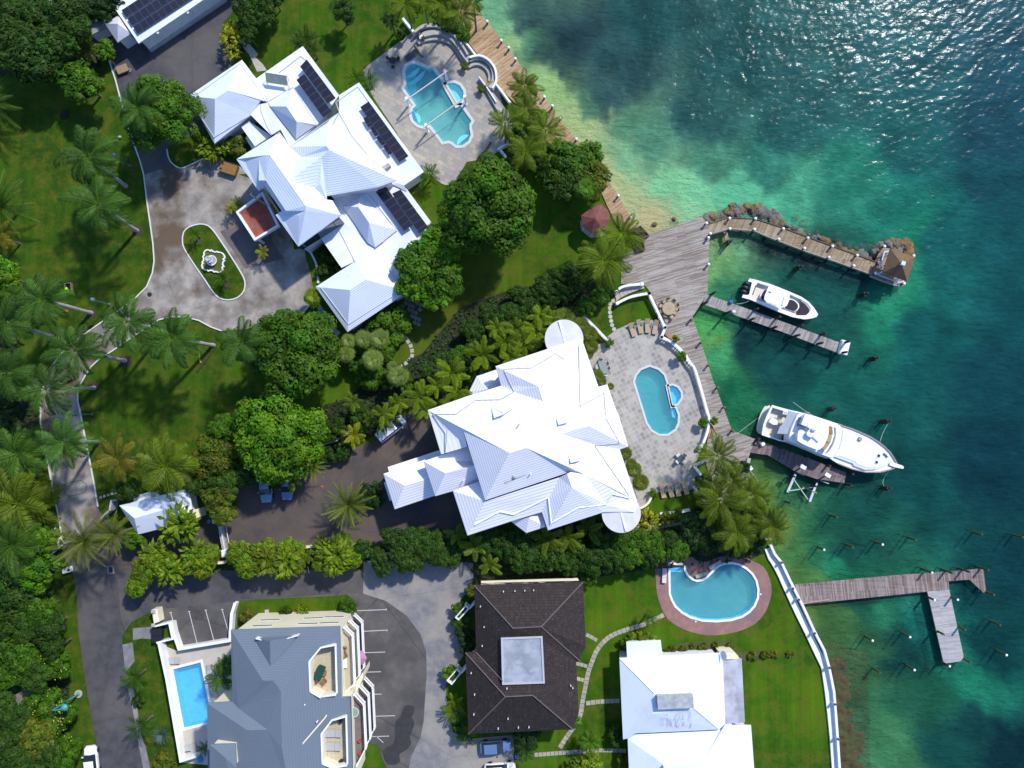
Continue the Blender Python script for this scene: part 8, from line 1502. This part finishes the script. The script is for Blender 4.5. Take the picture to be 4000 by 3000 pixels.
wall_thing('garden_wall', 'blue shaded low wall meeting the curved bench at the upper lawn', P(Q1, '735 95 870 262', 1.0), .35, 0, 1.0, M['white']); wall_thing('garden_wall', 'short white wall between the round niche and the shrub above', P(Q1, '1480 370 1545 430 1640 552', .9), .25, 0, .9, M['white']); wall_thing('garden_wall', 'white wall between round niche and boardwalk palms', P(Q1, '1885 900 1970 1010 2065 1140', .9), .28, 0, .9, M['white']); wall_thing('garden_wall', 'narrow white wall inside the patio beside the round niche', P(Q1, '1680 818 1790 970 1893 1132', .8), .16, 0, .8, M['white'])
wall_thing('garden_wall', 'white wall at the lower right corner of the ornate pool patio', P(T10, '2090 1290 2125 1265 2212 1220', .9), .3, 0, .9, M['white']); wall_thing('garden_wall', 'white wall end beside the very large tree', P(T10, '2110 1290 2150 1340 2195 1410', .9), .25, 0, .9, M['white'])
wb = thing('wooden_brace', 'two yellow wooden braces lying on the round niche wall', 'brace', Q1(1760, 860, .5)); MB().wall(P(Q1, '1705 800 1785 900', 1.0), .12, .9, 1.02).build('timber', mat('yellow_timber', (.4, .28, .1), (.33, .23, .08), 3), wb); MB().wall(P(Q1, '1755 930 1845 870', 1.0), .12, .9, 1.06).build('timber', mat('yellow_timber2', (.4, .28, .1), (.33, .23, .08), 3), wb)
def pot(f, u, v, lb, r=.4, h=.7):
    p = f(u, v, h); o = thing('potted_plant', lb, 'potted plant', (p.x, p.y, .04), 'potted plants on the patio'); MB().lathe((p.x, p.y, .04), [(.2, 0), (.34, .45), (.3, .5), (.05, .45)], 14).build('pot', mat('terracotta_pot', (.25, .15, .08), (.2, .12, .07), 3), o)
    q = bpy.data.objects.new('foliage', CR['bush'][0]); COL.objects.link(q); q.parent = o; q.location = (0, 0, .75); q.scale = (r, r, r * .8); q.color = (.07, .12, .01, 1)
pot(Q1, 1495, 690, 'potted plant at the inner corner of the round niche', .55); pot(Q1, 1705, 970, 'potted plant below the round niche', .55); pot(Q1, 982, 325, 'small potted plant on the white square planter of the bench', .3, 1.2)
tag(MB().box(Q1(965, 345, .4), (.55, .5, .5), .3).build('planter', M['white'], bevel=.03), 'small white square planter at the end of the curved bench', 'planter')
for s, lb, w_ in (('885 435 925 490 945 540 990 575', 'dark driftwood log lying on the upper patio', .1), ('560 640 640 600 700 630', 'dark dry branch pile on the left of the patio', .07)): tag(MB().tube(smooth(P(Q1, s, .15), 3, False), w_, 6).build('driftwood', M['bark']), lb, 'driftwood')
lounger(Q1, 845, 565, .04, R(35), 'dark double lounger in the shade on the upper patio', plain('charcoal_sling', (.06, .065, .08), .8), 1.9, .8, None, .2); o = thing('dining_set', 'dark metal table with chairs in the shade on the upper patio', 'table', Q1(615, 620, .04)); p = Q1(615, 620, .7); MB().cyl((p.x, p.y, .7), .5, .04, 16).build('top', M['darkmetal'], o); MB().cyl((p.x, p.y, .04), .05, .66, 8).build('stem', M['darkmetal'], o)
for i, a in enumerate((30, 150, 270)): chair(p + Vector((.8 * math.cos(R(a)), .8 * math.sin(R(a)), 0)), R(a + 180), '%s dark chair clockwise around the shaded metal table' % ORD[i], 'dark chairs on the upper patio', M['darkmetal'], .42)
tag(MB().tube(smooth(P(T10, '2030 1225 1990 1290 1940 1340 1915 1375', .2), 3, False), .13, 5).build('fallen_frond', mat('dead_frond', (.2, .08, .06), (.14, .06, .04), 5)), 'reddish fallen palm frond on the lower corner of the patio', 'palm frond')
tag(MB().tube(smooth(P(T01, '1845 1330 1790 1440 1740 1500 1705 1550', .15), 3, False), .12, 5).build('fallen_frond', mat('brown_frond', (.09, .04, .025), (.06, .03, .02), 5)), 'brown fallen frond on the lawn below a royal palm foot', 'palm frond'); tag(MB().tube(P(T01, '1718 1395 1725 1440 1735 1478', .15), .13, 5).build('palm_sheath', mat('yellow_sheath', (.3, .28, .05), (.22, .2, .04), 4)), 'yellow palm sheath lying beside the brown fallen frond', 'palm sheath')
MB()
tag(MB().box(T01(1292, 886, .05), (1.1, 1.1, .06), R(55)).build('manhole', M['concrete']), 'square concrete manhole with round dark cover on the forecourt', 'manhole'); mh = MB().cyl(T01(1292, 886, .12), .33, .02, 18).build('manhole_cover', M['darkmetal']); tag(mh, 'round dark cover in the square manhole of the forecourt', 'manhole cover')
tag(MB().box(T02(957, 1605, .04), (1.0, 1.2, .05), R(6)).build('drain_surround', M['concrete']), 'pale rectangular drain frame on the drive near the gatehouse palms', 'drain'); tag(MB().box(T02(957, 1605, .1), (.5, .75, .02), R(6)).build('drain_grate', M['darkmetal']), 'dark grate in the rectangular drain frame near the gatehouse palms', 'grate')
o = thing('utility_box', 'small white utility box at the road edge below the left trees', 'utility box', T02(595, 1602, 0)); MB().box(T02(595, 1602, 0), (1.2, .75, .7), R(15)).build('body', M['white'], o, bevel=.03); MB().cyl(T02(592, 1608, .7), .18, .04, 12).build('cap', M['darkmetal'], o)
tag(MB().box(T00(1040, 1187, 0), (.35, .3, .3), .3).build('valve_box', M['stone']), 'tiny pale valve box on the lawn beside the large tree', 'valve box'); tag(MB().lathe(T00(557, 990, 0), [(.75, 0), (.6, .35), (.3, .6), (.03, .65)], 12).build('compost_heap', M['mulch']), 'dark heap on the shaded upper lawn', 'heap')
tag(MB().prism(P(T03, '120 1030 280 960 305 1080 160 1150', 2.2), 0, 2.2).build('shed_roof', mat('weathered_slab', (.22, .18, .14), (.15, .13, .1), .8, .9)), 'weathered flat slab roof half hidden in the left thicket', 'shed'); tag(MB().box(T03(1740, 1578, 0), (.6, .6, .5), .2).build('blue_crate', plain('mid_blue', (.05, .2, .5)), bevel=.03), 'small blue crate below the lower end of the pool terrace', 'crate')
tag(MB().box(T13(95, 305, 0), (.55, .5, .12), .1).build('step_slab', M['stone']), 'small pale slab on the grass strip above the apartment wall', 'slab'); tag(MB().box(T23(42, 1553, 0), (.6, .5, .5), 0).build('blue_bin', plain('violet_blue', (.1, .12, .35)), bevel=.04), 'small blue bin at the left end of the lower slab path', 'bin')
tag(MB().ball(T02(590, 1602, -5), .01, .01, .01).build('x', M['white']), 'x', 'x') if False else None
tag(MB().cyl(T12(572, 886, .03), .16, .1, 10).build('red_disc', plain('orange_red', (.6, .07, .03))), 'small red disc lying on the dark driveway', 'disc')
# rocky corner at the very top left
wall_thing('ruined_wall', 'broken pale rock wall at the very top left corner', P(T00, '330 -10 420 20 520 40 640 50 700 30', .8), .9, 0, .8, mat('pale_rubble', (.4, .38, .36), (.2, .19, .18), 1.5, .9, bmp=.5, detail=9)); tag(MB().ball(T00(150, 50, 6.4), .35, .35, .2).build('red_blossom', M['red']), 'bright red blossom on the trees at the top left', 'blossom')
# ---------- gardener ----------
def skin_chain(pts, m, name, parent, sub=2):
    """one continuous skinned figure: pts = {name: (pos, radius, parent)}"""
    me = bpy.data.meshes.new(name); ks = list(pts); vs = [Vector(pts[k][0]) for k in ks]; es = [(ks.index(pts[k][2]), i) for i, k in enumerate(ks) if pts[k][2]]
    me.from_pydata(vs, es, []); o = bpy.data.objects.new(name, me); COL.objects.link(o); o.parent = parent
    sk = o.modifiers.new('skin', 'SKIN'); 
    for i, k in enumerate(ks): r = pts[k][1]; me.skin_vertices[0].data[i].radius = (r, r); me.skin_vertices[0].data[i].use_root = (pts[k][2] is None)
    ss = o.modifiers.new('sub', 'SUBSURF'); ss.levels = sub; ss.render_levels = sub; me.materials.append(m); sk.use_smooth_shade = True
    return o
pe = thing('person', 'person in a bright green shirt bending forward beside a wooden crate', 'person', T01(625, 862, 0)); pe.rotation_euler = (0, 0, R(140)); skn = plain('brown_skin', (.12, .06, .035), .6)
bp2 = {'pelvis': ((0, 0, .9), .14, None), 'waist': ((.12, 0, 1.05), .135, 'pelvis'), 'chest': ((.32, 0, 1.2), .15, 'waist'), 'neck': ((.48, 0, 1.28), .06, 'chest'), 'head': ((.58, 0, 1.3), .1, 'neck'), 'crown': ((.68, 0, 1.28), .09, 'head'),
       'ls': ((.36, .19, 1.2), .07, 'chest'), 'le': ((.5, .24, .95), .05, 'ls'), 'lw': ((.66, .16, .8), .035, 'le'), 'lh': ((.74, .13, .77), .04, 'lw'), 'rs': ((.36, -.19, 1.2), .07, 'chest'), 're': ((.5, -.24, .95), .05, 'rs'), 'rw': ((.66, -.16, .8), .035, 're'), 'rh': ((.74, -.13, .77), .04, 'rw'),
       'lhip': ((0, .1, .86), .1, 'pelvis'), 'lk': ((.06, .13, .48), .07, 'lhip'), 'la': ((-.02, .14, .09), .045, 'lk'), 'lf': ((.14, .15, .05), .045, 'la'), 'rhip': ((0, -.1, .86), .1, 'pelvis'), 'rk': ((.02, -.13, .48), .07, 'rhip'), 'ra': ((-.1, -.14, .09), .045, 'rk'), 'rf': ((.06, -.15, .05), .045, 'ra')}
skin_chain(bp2, skn, 'body', pe)
sh = {'a': ((-.02, 0, .96), .165, None), 'b': ((.14, 0, 1.08), .165, 'a'), 'c': ((.32, 0, 1.2), .18, 'b'), 'd': ((.43, 0, 1.26), .11, 'c'), 'e': ((.36, .19, 1.2), .095, 'c'), 'f': ((.44, .22, 1.06), .07, 'e'), 'g': ((.36, -.19, 1.2), .095, 'c'), 'h': ((.44, -.22, 1.06), .07, 'g')}
skin_chain(sh, plain('lime_shirt', (.28, .85, .02), .7), 'shirt', pe); tro = {'a': ((0, 0, .92), .16, None), 'b': ((0, .1, .84), .12, 'a'), 'c': ((.06, .13, .48), .085, 'b'), 'd': ((-.02, .14, .14), .07, 'c'), 'e': ((0, -.1, .84), .12, 'a'), 'f': ((.02, -.13, .48), .085, 'e'), 'g': ((-.1, -.14, .14), .07, 'f')}
skin_chain(tro, plain('dark_trousers', (.03, .035, .05), .8), 'trousers', pe); hr = MB(); hr.ball((0, 0, 0), .12, .115, .09); h_o = hr.build('hair', M['black'], smooth=True); h_o.parent = pe; h_o.location = (.66, 0, 1.34)
cr = thing('open_crate', 'open wooden crate in front of the person in the green shirt', 'crate', T01(588, 832, 0)); c = T01(588, 832, .5); q = [c + Vector((x * math.cos(.15) - y * math.sin(.15), x * math.sin(.15) + y * math.cos(.15), 0)) for x, y in ((-.42, -.75), (.42, -.75), (.42, .75), (-.42, .75))]; MB().wall(q, .08, 0, .55, True).build('sides', mat('crate_wood', (.35, .26, .16), (.28, .2, .12), 4), cr); MB().sheet(q, .2).build('contents', M['black'], cr)
tag(MB().lathe(T01(580, 1035, 0), [(.25, 0), (.3, .3), (.1, .42), (.02, .45)], 10).build('red_bag', M['red']), 'small red bag on the lawn beneath a royal palm crown', 'bag')
